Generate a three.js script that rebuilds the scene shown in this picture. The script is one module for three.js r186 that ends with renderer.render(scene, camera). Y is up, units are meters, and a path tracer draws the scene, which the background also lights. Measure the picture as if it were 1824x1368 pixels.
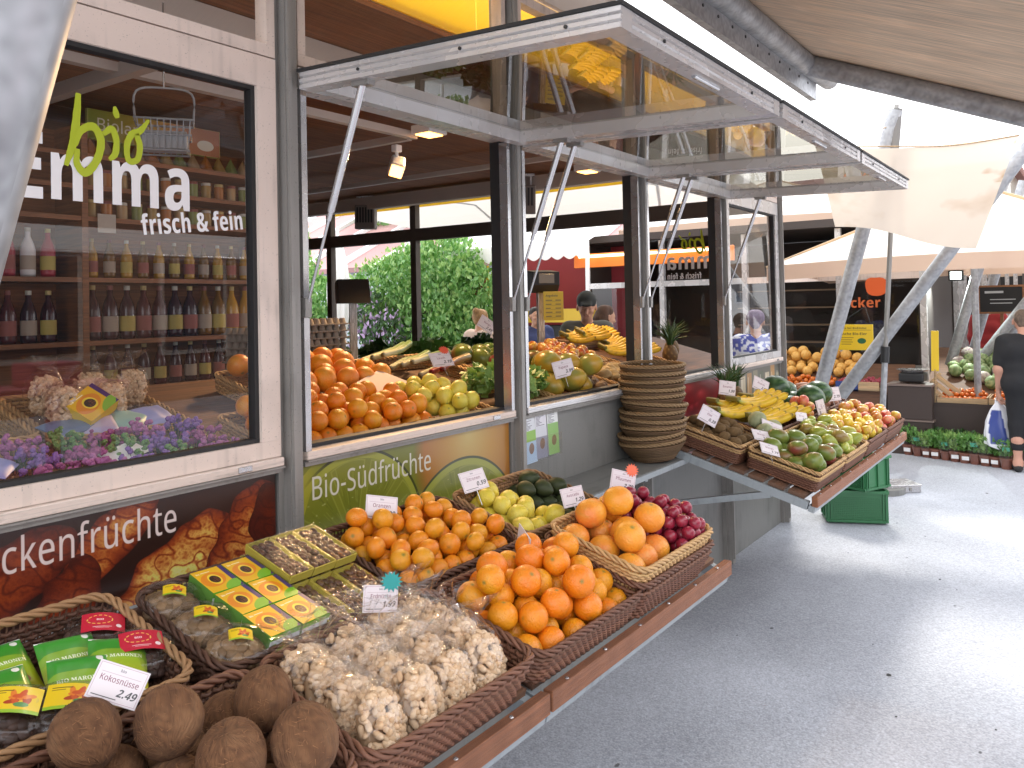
import * as THREE from 'three';
import { RoundedBoxGeometry } from 'three/addons/geometries/RoundedBoxGeometry.js';
import { mergeGeometries, mergeVertices } from 'three/addons/utils/BufferGeometryUtils.js';
import { ImprovedNoise } from 'three/addons/math/ImprovedNoise.js';
import { FontLoader } from 'three/addons/loaders/FontLoader.js';

// ---------------------------------------------------------------- camera, sky, sun, exposure
const scene = new THREE.Scene();
const PW = 1824, PH = 1368, FOCAL = 1482.5;
const camera = new THREE.PerspectiveCamera(2 * Math.atan(PH / 2 / FOCAL) * 180 / Math.PI, PW / PH, 0.05, 400);
{
  const yaw = 0.61, pitch = -0.0191, roll = -0.021, c = Math.cos(yaw), s = Math.sin(yaw);
  const fw = new THREE.Vector3(c * Math.cos(pitch), -Math.sin(pitch), -s * Math.cos(pitch));
  const r = new THREE.Vector3(s, 0, c), u = r.clone().cross(fw);
  camera.position.set(0, 1.7, 2.01);
  camera.up.copy(u.multiplyScalar(Math.cos(roll)).addScaledVector(r, -Math.sin(roll)));
  camera.lookAt(camera.position.clone().add(fw));
  camera.setViewOffset(PW, PH, 0, 166, PW, PH);          // shifted lens: the horizon lies above the middle
}
const SUN_DIR = new THREE.Vector3(0.60, 0.72, -0.24).normalize();
{
  const w = 256, h = 128, d = new Float32Array(w * h * 4);
  for (let j = 0; j < h; j++) for (let i = 0; i < w; i++) {
    const el = (j + 0.5) / h * Math.PI - Math.PI / 2, az = (i + 0.5) / w * Math.PI * 2;
    const up = Math.max(0, Math.sin(el));
    const cl = 0.5 + 0.5 * Math.sin(az * 3 + 2 * Math.sin(el * 5 + az)) * Math.sin(el * 7 + 1.3 * Math.sin(az * 2));
    const b = 1.0 + 0.12 * cl - 0.06 * up;
    const k = (j * w + i) * 4, t = el < 0 ? 0.45 : 1;
    d[k] = b * (0.98 - 0.05 * up) * t; d[k + 1] = b * (0.99 - 0.02 * up) * t; d[k + 2] = b * 1.04 * t; d[k + 3] = 1;
  }
  const tx = new THREE.DataTexture(d, w, h, THREE.RGBAFormat, THREE.FloatType);
  tx.mapping = THREE.EquirectangularReflectionMapping; tx.magFilter = THREE.LinearFilter; tx.needsUpdate = true;
  scene.background = tx; scene.environment = tx;
}
const sun = new THREE.DirectionalLight(new THREE.Color(1, 0.95, 0.86), 1.2);
sun.position.copy(SUN_DIR).multiplyScalar(40).add(new THREE.Vector3(6, 0, 0)); sun.target.position.set(6, 0, 0);
sun.castShadow = true; sun.shadow.radius = 22; sun.shadow.mapSize.set(4096, 4096);
Object.assign(sun.shadow.camera, { left: -25, right: 25, top: 25, bottom: -25, near: 1, far: 120 });
scene.add(sun, sun.target);
const renderer = new THREE.WebGLRenderer({ antialias: true });
renderer.toneMapping = THREE.LinearToneMapping;
renderer.toneMappingExposure = 3.3;
renderer.shadowMap.enabled = true;

// ---------------------------------------------------------------- helpers
const V = (x, y, z) => new THREE.Vector3(x, y, z);
function rng(seed) { let a = seed >>> 0; return () => { a = (a + 0x6d2b79f5) | 0; let t = Math.imul(a ^ (a >>> 15), 1 | a); t = (t + Math.imul(t ^ (t >>> 7), 61 | t)) ^ t; return ((t ^ (t >>> 14)) >>> 0) / 4294967296; }; }
const used = {};
const numbered = (n) => { const k = used[n] = (used[n] ?? -1) + 1; return k ? n + '_' + String(k).padStart(3, '0') : n; };
function tag(o, label, category, group, kind) {
  if (label) o.userData.label = label; if (category) o.userData.category = category;
  if (group) o.userData.group = group; if (kind) o.userData.kind = kind; return o;
}
const sh = (m) => { m.castShadow = true; m.receiveShadow = true; return m; };
function thing(name, label, category, group, pos) { const g = new THREE.Group(); g.name = numbered(name); tag(g, label, category, group); if (pos) g.position.set(...pos); scene.add(g); return g; }
function one(name, geo, mat, label, category, group) { const m = sh(new THREE.Mesh(geo, mat)); m.name = numbered(name); tag(m, label, category, group); scene.add(m); return m; }
function part(parent, name, geo, mat, pos, rot) { const m = sh(new THREE.Mesh(geo, mat)); m.name = name; if (pos) m.position.set(...pos); if (rot) m.rotation.set(...rot); parent.add(m); return m; }
function structure(name, geo, mat, label) { const m = sh(new THREE.Mesh(geo, mat)); m.name = name; m.userData.kind = 'structure'; if (label) m.userData.label = label; scene.add(m); return m; }
function copyOf(o, label) { const c = o.clone(); c.name = numbered(o.name.replace(/_\d{3}$/, '')); c.userData = { ...o.userData }; if (label) c.userData.label = label; scene.add(c); return c; }
const C3 = (r, g, b) => new THREE.Color().setRGB(r, g, b);
const M = (r, g, b, rough = 0.6, o = {}) => new THREE.MeshStandardMaterial({ color: C3(r, g, b), roughness: rough, ...o });
const MP = (r, g, b, rough = 0.6, o = {}) => new THREE.MeshPhysicalMaterial({ color: C3(r, g, b), roughness: rough, ...o });
// geometry
function tf(g, x = 0, y = 0, z = 0, rx = 0, ry = 0, rz = 0) { g.applyMatrix4(new THREE.Matrix4().compose(V(x, y, z), new THREE.Quaternion().setFromEuler(new THREE.Euler(rx, ry, rz)), V(1, 1, 1))); return g; }
function uvBox(g, w, h, d) { const u = g.attributes.uv, s = [[d, h], [d, h], [w, d], [w, d], [w, h], [w, h]]; for (let i = 0; i < u.count; i++) { const f = s[Math.floor(i / 4)]; u.setXY(i, u.getX(i) * f[0], u.getY(i) * f[1]); } return g; }
const bx = (w, h, d, x = 0, y = 0, z = 0, rx = 0, ry = 0, rz = 0) => tf(uvBox(new THREE.BoxGeometry(w, h, d), w, h, d), x, y, z, rx, ry, rz);
const rb = (w, h, d, r = 0.005, x = 0, y = 0, z = 0, rx = 0, ry = 0, rz = 0) => tf(new RoundedBoxGeometry(w, h, d, 2, Math.min(r, w / 2.01, h / 2.01, d / 2.01)), x, y, z, rx, ry, rz);
function along(g, a, b, rollUp = V(0, 1, 0)) { // g lies along +z, centred; move to run from a to b
  const z = b.clone().sub(a).normalize(); let up = rollUp; if (Math.abs(z.dot(up)) > 0.98) up = V(1, 0, 0);
  const x = up.clone().cross(z).normalize(), y = z.clone().cross(x);
  g.applyMatrix4(new THREE.Matrix4().makeBasis(x, y, z).setPosition(a.clone().add(b).multiplyScalar(0.5))); return g;
}
const bar = (a, b, w, h, up) => { const l = a.distanceTo(b); return along(uvBox(new THREE.BoxGeometry(w, h, l), w, h, l), a, b, up); };
const rod = (a, b, r0, r1 = r0, seg = 12, open = false) => { const l = a.distanceTo(b), g = new THREE.CylinderGeometry(r1, r0, l, seg, 1, open); g.rotateX(Math.PI / 2); const u = g.attributes.uv; for (let i = 0; i < u.count; i++) u.setXY(i, u.getX(i) * 6.28 * r0, u.getY(i) * l); return along(g, a, b); };
function mg(list) {
  const L = list.map((g) => { let h = g.index ? g.toNonIndexed() : g; for (const k of Object.keys(h.attributes)) if (!['position', 'normal', 'uv', 'color'].includes(k)) h.deleteAttribute(k); return h; });
  const col = L.some((g) => g.attributes.color);
  for (const g of L) { const n = g.attributes.position.count; if (!g.attributes.uv) g.setAttribute('uv', new THREE.BufferAttribute(new Float32Array(n * 2), 2)); if (!g.attributes.normal) g.computeVertexNormals(); if (col && !g.attributes.color) paint(g, 1, 1, 1); }
  return mergeGeometries(L);
}
function paint(g, r, gg, b) { const n = g.attributes.position.count, a = new Float32Array(n * 3); for (let i = 0; i < n; i++) { a[i * 3] = r; a[i * 3 + 1] = gg; a[i * 3 + 2] = b; } g.setAttribute('color', new THREE.BufferAttribute(a, 3)); return g; }
// sweep of a round section along points; up = reference for frames
function sweep(pts, rad, sides = 5, closed = false, up = V(0, 1, 0)) {
  const n = pts.length, pos = [], nor = [], uv = [], idx = []; let len = 0;
  for (let i = 0; i < n; i++) {
    const a = pts[closed ? (i + n - 1) % n : Math.max(0, i - 1)], b = pts[closed ? (i + 1) % n : Math.min(n - 1, i + 1)];
    const t = b.clone().sub(a).normalize(); let bi = up.clone().cross(t); if (bi.lengthSq() < 1e-4) bi = V(1, 0, 0).cross(t); bi.normalize(); const no = t.clone().cross(bi);
    const r = typeof rad === 'function' ? rad(i / (n - 1)) : rad; if (i) len += pts[i].distanceTo(pts[i - 1]);
    for (let k = 0; k < sides; k++) { const an = k / sides * 6.2832, cx = Math.cos(an), sy = Math.sin(an); const d = bi.clone().multiplyScalar(cx).addScaledVector(no, sy); pos.push(pts[i].x + d.x * r, pts[i].y + d.y * r, pts[i].z + d.z * r); nor.push(d.x, d.y, d.z); uv.push(k / sides * r * 6.28, len); }
  }
  const m = closed ? n : n - 1;
  for (let i = 0; i < m; i++) for (let k = 0; k < sides; k++) { const a = i * sides + k, b = i * sides + (k + 1) % sides, c = ((i + 1) % n) * sides + k, d = ((i + 1) % n) * sides + (k + 1) % sides; idx.push(a, b, c, b, d, c); }
  if (!closed) for (const [o, f] of [[0, 1], [(n - 1) * sides, 0]]) for (let k = 1; k < sides - 1; k++) f ? idx.push(o, o + k + 1, o + k) : idx.push(o, o + k, o + k + 1);
  const g = new THREE.BufferGeometry(); g.setAttribute('position', new THREE.Float32BufferAttribute(pos, 3)); g.setAttribute('normal', new THREE.Float32BufferAttribute(nor, 3)); g.setAttribute('uv', new THREE.Float32BufferAttribute(uv, 2)); g.setIndex(idx); return g;
}
const curve = (pts, n, closed = false) => new THREE.CatmullRomCurve3(pts, closed).getPoints(n);
function extrude(shape, depth, bevel = 0, seg = 6) { return new THREE.ExtrudeGeometry(shape, { depth, bevelEnabled: bevel > 0, bevelThickness: bevel, bevelSize: bevel, bevelSegments: 2, curveSegments: seg }); }
function poly(pts) { const s = new THREE.Shape(); pts.forEach(([x, y], i) => i ? s.lineTo(x, y) : s.moveTo(x, y)); return s; }
// cloth or sheet: function (u,v) -> Vector3, two-sided with thickness
function sheetGeo(fn, nu, nv, th = 0.002) {
  const pos = [], uv = [], idx = [], P = [];
  for (let j = 0; j <= nv; j++) for (let i = 0; i <= nu; i++) { const p = fn(i / nu, j / nv); P.push(p); pos.push(p.x, p.y, p.z); uv.push(i / nu, j / nv); }
  for (let j = 0; j < nv; j++) for (let i = 0; i < nu; i++) { const a = j * (nu + 1) + i, b = a + 1, c = a + nu + 1, d = c + 1; idx.push(a, b, c, b, d, c); }
  const g = new THREE.BufferGeometry(); g.setAttribute('position', new THREE.Float32BufferAttribute(pos, 3)); g.setAttribute('uv', new THREE.Float32BufferAttribute(uv, 2)); g.setIndex(idx); g.computeVertexNormals(); return g;
}
// value noise, 3-D and tileable 2-D
function hash3(x, y, z) { let h = (x * 374761393 + y * 668265263 + z * 2147483647) | 0; h = Math.imul(h ^ (h >>> 13), 1274126177); return ((h ^ (h >>> 16)) >>> 0) / 4294967296; }
function noise3(x, y, z) {
  const X = Math.floor(x), Y = Math.floor(y), Z = Math.floor(z), f = (t) => t * t * (3 - 2 * t), u = f(x - X), v = f(y - Y), w = f(z - Z), l = (a, b, t) => a + (b - a) * t;
  return l(l(l(hash3(X, Y, Z), hash3(X + 1, Y, Z), u), l(hash3(X, Y + 1, Z), hash3(X + 1, Y + 1, Z), u), v), l(l(hash3(X, Y, Z + 1), hash3(X + 1, Y, Z + 1), u), l(hash3(X, Y + 1, Z + 1), hash3(X + 1, Y + 1, Z + 1), u), v), w);
}
function tnoise(x, y, px, py, seed) { // tileable with periods px, py (integers)
  const X = Math.floor(x), Y = Math.floor(y), f = (t) => t * t * (3 - 2 * t), u = f(x - X), v = f(y - Y), m = (a, n) => ((a % n) + n) % n, h = (i, j) => hash3(m(i, px), m(j, py), seed);
  return (h(X, Y) * (1 - u) + h(X + 1, Y) * u) * (1 - v) + (h(X, Y + 1) * (1 - u) + h(X + 1, Y + 1) * u) * v;
}
function tex(w, h, fn, srgb = false, sx = 1, sy = sx) { // fn(u,v) -> [r,g,b] in 0..1; one tile covers sx by sy metres
  const d = new Uint8Array(w * h * 4);
  for (let j = 0; j < h; j++) for (let i = 0; i < w; i++) { const c = fn(i / w, j / h), k = (j * w + i) * 4; for (let q = 0; q < 3; q++) d[k + q] = Math.max(0, Math.min(255, c[q] * 255)); d[k + 3] = 255; }
  const t = new THREE.DataTexture(d, w, h); t.wrapS = t.wrapT = THREE.RepeatWrapping; t.magFilter = THREE.LinearFilter; t.minFilter = THREE.LinearMipmapLinearFilter; t.generateMipmaps = true;
  t.repeat.set(1 / sx, 1 / sy); if (srgb) t.colorSpace = THREE.SRGBColorSpace; t.needsUpdate = true; return t;
}
function canvasTex(w, h, draw, pass) {
  const c = document.createElement('canvas'); c.width = w; c.height = h; const g = c.getContext('2d'); draw(g, w, h);
  const t = new THREE.CanvasTexture(c); t.colorSpace = THREE.SRGBColorSpace; t.anisotropy = 8; return t;
}
const fbm = (u, v, p, oct, seed) => { let s = 0, a = 0.5, t = 0; for (let o = 0; o < oct; o++) { s += a * tnoise(u * p, v * p, p, p, seed + o); t += a; a *= 0.5; p *= 2; } return s / t; };
const gray = (x) => [x, x, x];
const perlin = new ImprovedNoise(), pn = (x, y, z) => 0.5 + 0.62 * perlin.noise(x, y, z);

// ---------------------------------------------------------------- materials
const T = {};
T.fine = tex(512, 512, (u, v) => gray(0.5 + 0.9 * (fbm(u, v, 32, 3, 3) - 0.5)), false, 0.25);
T.patch = tex(256, 256, (u, v) => gray(fbm(u, v, 5, 5, 9)), false, 0.6);
T.asphalt = (() => { const r = rng(5), sp = []; for (let i = 0; i < 46; i++) sp.push([r(), r(), 0.0015 + 0.004 * r() * r(), 0.35 + 0.4 * r(), r() < 0.3]);
  return tex(2048, 2048, (u, v) => { let k = 0.80 + 0.20 * (fbm(u, v, 6, 5, 21) - 0.5) + 0.11 * (tnoise(u * 512, v * 512, 512, 512, 4) - 0.5) + 0.13 * (tnoise(u * 900, v * 900, 900, 900, 6) - 0.5);
    let b = 0; for (const [x, y, s, a, br] of sp) { let dx = Math.abs(u - x), dy = Math.abs(v - y); if (dx > 0.03 || dy > 0.03) continue; const q = Math.hypot(dx, dy * 1.7) / (s * (0.7 + 0.8 * tnoise(u * 300, v * 300, 300, 300, 8))); if (q < 1) { k *= 1 - a * Math.min(1, (1 - q) * 3); if (br) b = 0.05; } }
    return [k * (0.985 + b), k * (0.995 + b * 0.4), k * 1.02]; }, true, 4.2); })();
T.asphaltBump = tex(1024, 1024, (u, v) => gray(0.5 * tnoise(u * 400, v * 400, 400, 400, 14) + 0.5 * fbm(u, v, 64, 3, 15)), false, 2.1);
T.ply = tex(1024, 512, (u, v) => { const g = fbm(u, v * 1, 4, 3, 31), l = tnoise(u * 6 + g * 1.5, v * 90, 6, 90, 32), f = tnoise(u * 24, v * 240, 24, 240, 33); const k = 0.86 + 0.16 * (g - 0.5) + 0.20 * (l - 0.5) + 0.14 * (f - 0.5); return [k, k * (0.985 - 0.05 * l), k * (0.965 - 0.09 * l)]; }, true, 1.6, 0.8);
T.plyBump = tex(512, 512, (u, v) => gray(tnoise(u * 12, v * 180, 12, 180, 33)), false, 1.0, 0.5);
T.galv = tex(512, 512, (u, v) => { const a = tnoise(u * 26 + 2 * tnoise(u * 9, v * 9, 9, 9, 41), v * 26, 26, 26, 42), b = fbm(u, v, 7, 4, 43); const k = 0.80 + 0.13 * (a - 0.5) + 0.20 * (b - 0.5); return [k, k * 1.0, k * 1.01]; }, true, 0.5);
T.weave = tex(256, 256, (u, v) => { const a = Math.sin(u * 6.2832 * 24), b = Math.sin(v * 6.2832 * 24); return gray(0.5 + 0.25 * (a * (b > 0 ? 1 : -1)) + 0.2 * (fbm(u, v, 6, 3, 8) - 0.5)); }, false, 0.05);
T.grime = tex(1024, 1024, (u, v) => { const a = fbm(u, v, 6, 5, 91), s = tnoise(u * 90, v * 7, 90, 7, 92), f = tnoise(u * 380, v * 380, 380, 380, 93), k = 1 - 0.20 * Math.max(0, a - 0.52) * (0.5 + s) * 2 - (f > 0.93 ? 0.18 : 0) - 0.05 * (s > 0.72 ? (s - 0.72) * 4 : 0); return [k, k * 0.99, k * 0.975]; }, true, 1.3);
const mat = {
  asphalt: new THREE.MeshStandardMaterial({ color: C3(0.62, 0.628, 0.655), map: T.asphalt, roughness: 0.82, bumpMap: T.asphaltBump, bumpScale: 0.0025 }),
  alu: M(0.50, 0.49, 0.49, 0.40, { metalness: 0.75, roughnessMap: T.patch }),
  aluLight: M(0.62, 0.605, 0.60, 0.45, { metalness: 0.35, roughnessMap: T.patch }),
  post: M(0.30, 0.295, 0.285, 0.5, { metalness: 0.35, map: T.grime, bumpMap: T.fine, bumpScale: 0.0003 }),
  cream: M(0.74, 0.63, 0.57, 0.45, { map: T.grime, bumpMap: T.fine, bumpScale: 0.0002 }),
  gasket: M(0.018, 0.018, 0.019, 0.6),
  darkFrame: M(0.10, 0.085, 0.075, 0.55),
  glass: MP(1, 1, 1, 0.0, { transmission: 1, thickness: 0, ior: 1.52 }),
  flapGlass: MP(0.42, 0.40, 0.33, 0.0, { transmission: 1, thickness: 0, ior: 1.9 }),
  greyPanel: M(0.21, 0.215, 0.21, 0.5, { map: T.grime, bumpMap: T.fine, bumpScale: 0.0002 }),
  galv: M(0.56, 0.57, 0.58, 0.45, { map: T.galv, metalness: 0.35, bumpMap: T.patch, bumpScale: 0.0004 }),
  steelBlue: M(0.34, 0.38, 0.41, 0.5, { map: T.grime, metalness: 0.2, bumpMap: T.patch, bumpScale: 0.0005 }),
  ply: M(0.90, 0.75, 0.60, 0.6, { map: T.ply, bumpMap: T.plyBump, bumpScale: 0.0006 }),
  plyDark: M(0.36, 0.155, 0.06, 0.75, { map: T.ply, bumpMap: T.plyBump, bumpScale: 0.0006 }),
  boardRed: M(0.40, 0.17, 0.085, 0.55, { map: T.ply, bumpMap: T.plyBump, bumpScale: 0.001 }),
  slat: M(0.20, 0.11, 0.07, 0.7, { map: T.ply, bumpMap: T.plyBump, bumpScale: 0.001 }),
  shelfWood: M(0.38, 0.17, 0.07, 0.5, { map: T.ply }),
  black: M(0.02, 0.02, 0.021, 0.45), blackMatt: M(0.025, 0.024, 0.024, 0.8),
  white: M(0.78, 0.78, 0.78, 0.5), whiteGloss: M(0.8, 0.8, 0.8, 0.3),
  brownCrate: M(0.055, 0.038, 0.033, 0.6, { bumpMap: T.fine, bumpScale: 0.0004 }),
  paleWood: M(0.62, 0.46, 0.28, 0.7, { map: T.ply }),
  crateGreen: M(0.035, 0.165, 0.065, 0.4, { bumpMap: T.fine, bumpScale: 0.0002 }),
  film: MP(1, 1, 1, 0.08, { transmission: 1, thickness: 0, ior: 1.5, specularIntensity: 1 }),
  yellow: MP(0.95, 0.70, 0.006, 0.55, { transmission: 0.5, thickness: 0 }),
  yellowSign: M(0.80, 0.55, 0.03, 0.5),
  clothCream: MP(0.80, 0.74, 0.66, 0.95, { transmission: 0.42, thickness: 0, bumpMap: T.weave, bumpScale: 0.0003 }),
  clothWhite: MP(0.86, 0.85, 0.82, 0.95, { transmission: 0.42, thickness: 0 }),
  leafA: MP(0.15, 0.34, 0.07, 0.5, { transmission: 0.42, thickness: 0, side: THREE.DoubleSide }),
  leafB: MP(0.30, 0.48, 0.13, 0.5, { transmission: 0.45, thickness: 0, side: THREE.DoubleSide }),
  leafDark: MP(0.035, 0.10, 0.022, 0.45, { transmission: 0.2, thickness: 0, side: THREE.DoubleSide }),
  bark: M(0.12, 0.085, 0.06, 0.9),
};
const vc = (rough, o = {}) => new THREE.MeshStandardMaterial({ vertexColors: true, roughness: rough, ...o });
// ---------------------------------------------------------------- ground
{
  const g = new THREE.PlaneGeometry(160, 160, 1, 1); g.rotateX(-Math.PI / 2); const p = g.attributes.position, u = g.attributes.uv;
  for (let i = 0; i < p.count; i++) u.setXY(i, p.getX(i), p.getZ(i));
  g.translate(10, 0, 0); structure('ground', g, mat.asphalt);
}
// ---------------------------------------------------------------- kiosk
const XP = [-0.73, 0.47, 1.67, 2.87, 4.07, 5.27, 6.47], YS = 1.262, YH = 2.392, YC = 2.83, XE = 6.47, ZB = -6.05;
const font = await new FontLoader().loadAsync('fonts/droid/droid_sans_bold.typeface.json');
const fontR = await new FontLoader().loadAsync('fonts/droid/droid_sans_regular.typeface.json');
function words(text, w, h, f = font, depth = 0.0012) { // lettering fitted into w by (cap) h, origin bottom left
  const g = new THREE.ExtrudeGeometry(f.generateShapes(text, 1), { depth: 0.01, bevelEnabled: false, curveSegments: 5 });
  g.computeBoundingBox(); const b = g.boundingBox, k = h; g.translate(-b.min.x, 0, 0); g.scale(w / (b.max.x - b.min.x), k, depth / 0.01); return g;
}
// a brush stroke: flat ribbon along points [x,y,halfwidth]
function stroke(pts, z = 0, th = 0.0012) {
  const c = new THREE.CatmullRomCurve3(pts.map((p) => V(p[0], p[1], p[2]))), n = pts.length * 7, P = c.getPoints(n), L = [], R = [], r = rng(7);
  P.forEach((p, i) => { const a = P[Math.max(0, i - 1)], b = P[Math.min(n, i + 1)], t = V(b.x - a.x, b.y - a.y, 0).normalize(), j = 1 + 0.12 * (r() - 0.5), q = 1 + 0.12 * (r() - 0.5); L.push([p.x - t.y * p.z * j, p.y + t.x * p.z * j]); R.push([p.x + t.y * p.z * q, p.y - t.x * p.z * q]); });
  const gs = []; for (let i = 0; i < n; i++) { const s = poly([L[i], L[i + 1], R[i + 1], R[i]]); gs.push(new THREE.ShapeGeometry(s)); }
  return tf(mg(gs), 0, 0, z);
}
function bioWord(parent, sx, sy, pos, rot) { // hand-brushed word, 1 unit high, one part per stroke
  [[stroke([[0.17, 1.0, 0.035], [0.15, 0.75, 0.05], [0.10, 0.40, 0.055], [0.0, 0.10, 0.03]]), stroke([[0.12, 0.36, 0.03], [0.2, 0.55, 0.045], [0.36, 0.62, 0.05], [0.46, 0.48, 0.055], [0.40, 0.2, 0.05], [0.24, 0.04, 0.05], [0.14, 0.14, 0.045], [0.15, 0.32, 0.03]], 0.0012)],
    [stroke([[0.50, 0.55, 0.03], [0.62, 0.63, 0.045], [0.68, 0.5, 0.045], [0.66, 0.32, 0.045], [0.58, 0.24, 0.025]])], [stroke([[0.66, 0.92, 0.02], [0.68, 0.84, 0.045], [0.70, 0.78, 0.03]])],
    [stroke([[1.16, 0.83, 0.018], [1.02, 0.66, 0.045], [0.90, 0.60, 0.045], [0.83, 0.44, 0.045], [0.86, 0.26, 0.04], [0.97, 0.28, 0.04], [1.02, 0.46, 0.045], [0.97, 0.62, 0.04]])]].forEach((g, k) => { const m = mg(g); m.scale(sx, sy, 1); m.translate(0, 0, k * 0.0003); part(parent, 'brush_lettering', m, letterGreen, pos, rot); });
}
const letterWhite = M(0.82, 0.80, 0.80, 0.5, { side: THREE.DoubleSide }), letterGreen = M(0.42, 0.50, 0.02, 0.5, { side: THREE.DoubleSide });
const kiosk = thing('market_kiosk', 'glazed market kiosk with open flap windows and printed panels', 'kiosk');
{
  const K = kiosk;
  // posts of the front
  for (const x of XP) {
    part(K, 'post', mg([bx(0.085, 3.05, 0.07, x, 1.525, -0.02), bx(0.046, 3.046, 0.032, x, 1.526, 0.031), bx(0.012, 2.99, 0.012, x - 0.012, 1.53, 0.0525)]), mat.post);
  }
  // lower walls, sills, heads, transoms, fascia per bay
  XP.slice(0, -1).forEach((x, i) => {
    const a = x + 0.044, b = XP[i + 1] - 0.044, w = b - a, m = (a + b) / 2, glassBay = i === 1 || i === 5 || i === 0;
    part(K, 'lower_wall', bx(w, 1.222, 0.04, m, 0.611, -0.03), mat.greyPanel);
    part(K, 'sill_rail', mg([bx(w, 0.014, 0.075, m, 1.2335, -0.005), bx(w, 0.005, 0.09, m, 1.2435, 0.003)]), mat.post);
    const sill = part(K, 'window_sill', mg([rb(w, 0.026, 0.09, 0.004, m, 1.2595, 0.0)]), glassBay || i === 2 ? mat.cream : mat.aluLight);
    part(sill, 'latch_plate', rb(0.045, 0.016, 0.006, 0.002, b - 0.14, 1.2595, 0.047), mat.alu);
    if (glassBay) {
      const y0 = 1.274, y1 = 2.45, fr = part(K, 'window_frame', mg([bx(w, 0.048, 0.06, m, y0 + 0.024, 0), bx(w, 0.09, 0.06, m, y1 - 0.045, 0), bx(0.068, y1 - y0 - 0.139, 0.06, a + 0.034, (y0 + 0.048 + y1 - 0.09) / 2, 0), bx(0.068, y1 - y0 - 0.139, 0.06, b - 0.034, (y0 + 0.048 + y1 - 0.09) / 2, 0)]), i === 5 ? mat.aluLight : mat.cream);
      const gx0 = a + 0.068, gx1 = b - 0.068, gy0 = y0 + 0.048, gy1 = y1 - 0.09, q = 0.014;
      part(fr, 'gasket', mg([bx(gx1 - gx0, 0.012, 0.03, (gx0 + gx1) / 2, gy0 + 0.006, 0.004), bx(gx1 - gx0, 0.012, 0.03, (gx0 + gx1) / 2, gy1 - 0.006, 0.004), bx(q, gy1 - gy0 - 0.025, 0.03, gx0 + q / 2, (gy0 + gy1) / 2, 0.004), bx(q, gy1 - gy0 - 0.025, 0.03, gx1 - q / 2, (gy0 + gy1) / 2, 0.004)]), mat.gasket);
      const pane = part(fr, 'pane', new THREE.PlaneGeometry(gx1 - gx0, gy1 - gy0), mat.glass, [(gx0 + gx1) / 2, (gy0 + gy1) / 2, 0.002]);
      if (i === 1) for (const o of [['E', 0.085, 0.158, 0.880, 1.975], ['mma', 0.366, 0.146, 0.984, 1.977]]) part(fr, 'word_lettering', words(o[0], o[1], o[2]), letterWhite, [o[3], o[4], 0.0035]);
      if (i === 1) { part(fr, 'word_lettering', tf(words('frisch & fein', 0.312, 0.052), 0, 0, 0, 0, 0, 0.11), letterWhite, [1.212, 1.905, 0.0035]); bioWord(fr, 0.185, 0.20, [1.018, 2.04, 0.0058]); }
    } else {
      part(K, 'opening_gasket', mg([bx(0.018, YH - YS - 0.004, 0.05, a + 0.009, (YH + YS) / 2, -0.028), bx(0.018, YH - YS - 0.004, 0.05, b - 0.009, (YH + YS) / 2, -0.028), bx(w - 0.04, 0.012, 0.05, m, 1.279, -0.03)]), mat.gasket);
      for (const jx of [a + 0.011, b - 0.011]) part(K, 'jamb', bx(0.022, YH - YS - 0.02, 0.04, jx, (YH + YS) / 2, 0.018), mat.alu);
      part(K, 'head_rail', mg([bx(w, 0.05, 0.075, m, YH + 0.032, -0.008), bx(w, 0.012, 0.1, m, YH + 0.003, 0.004)]), mat.aluLight);
    }
    const ty0 = 2.455, ty1 = 3.046, tr = part(K, 'transom_frame', mg([bx(w, 0.036, 0.05, m, ty0 + 0.018, 0.004), bx(w, 0.04, 0.05, m, ty1 - 0.02, 0.004), bx(0.03, ty1 - ty0 - 0.077, 0.05, a + 0.015, (ty0 + ty1) / 2 - 0.002, 0.004), bx(0.03, ty1 - ty0 - 0.077, 0.05, b - 0.015, (ty0 + ty1) / 2 - 0.002, 0.004)]), mat.cream);
    part(tr, 'pane', new THREE.PlaneGeometry(w - 0.06, ty1 - ty0 - 0.076), mat.glass, [m, (ty0 + ty1) / 2 - 0.002, 0.0]);
    part(K, 'fascia_panel', mg([bx(1.19, 0.185, 0.03, x + 0.6, 3.146, 0.035), bx(1.19, 0.014, 0.05, x + 0.6, 3.2465, 0.03)]), M(0.56, 0.47, 0.40, 0.6, { bumpMap: T.fine, bumpScale: 0.0003 }));
    part(K, 'yellow_band', bx(1.19, 0.40, 0.01, x + 0.6, 3.052, -0.16), mat.yellow);
  });
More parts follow.
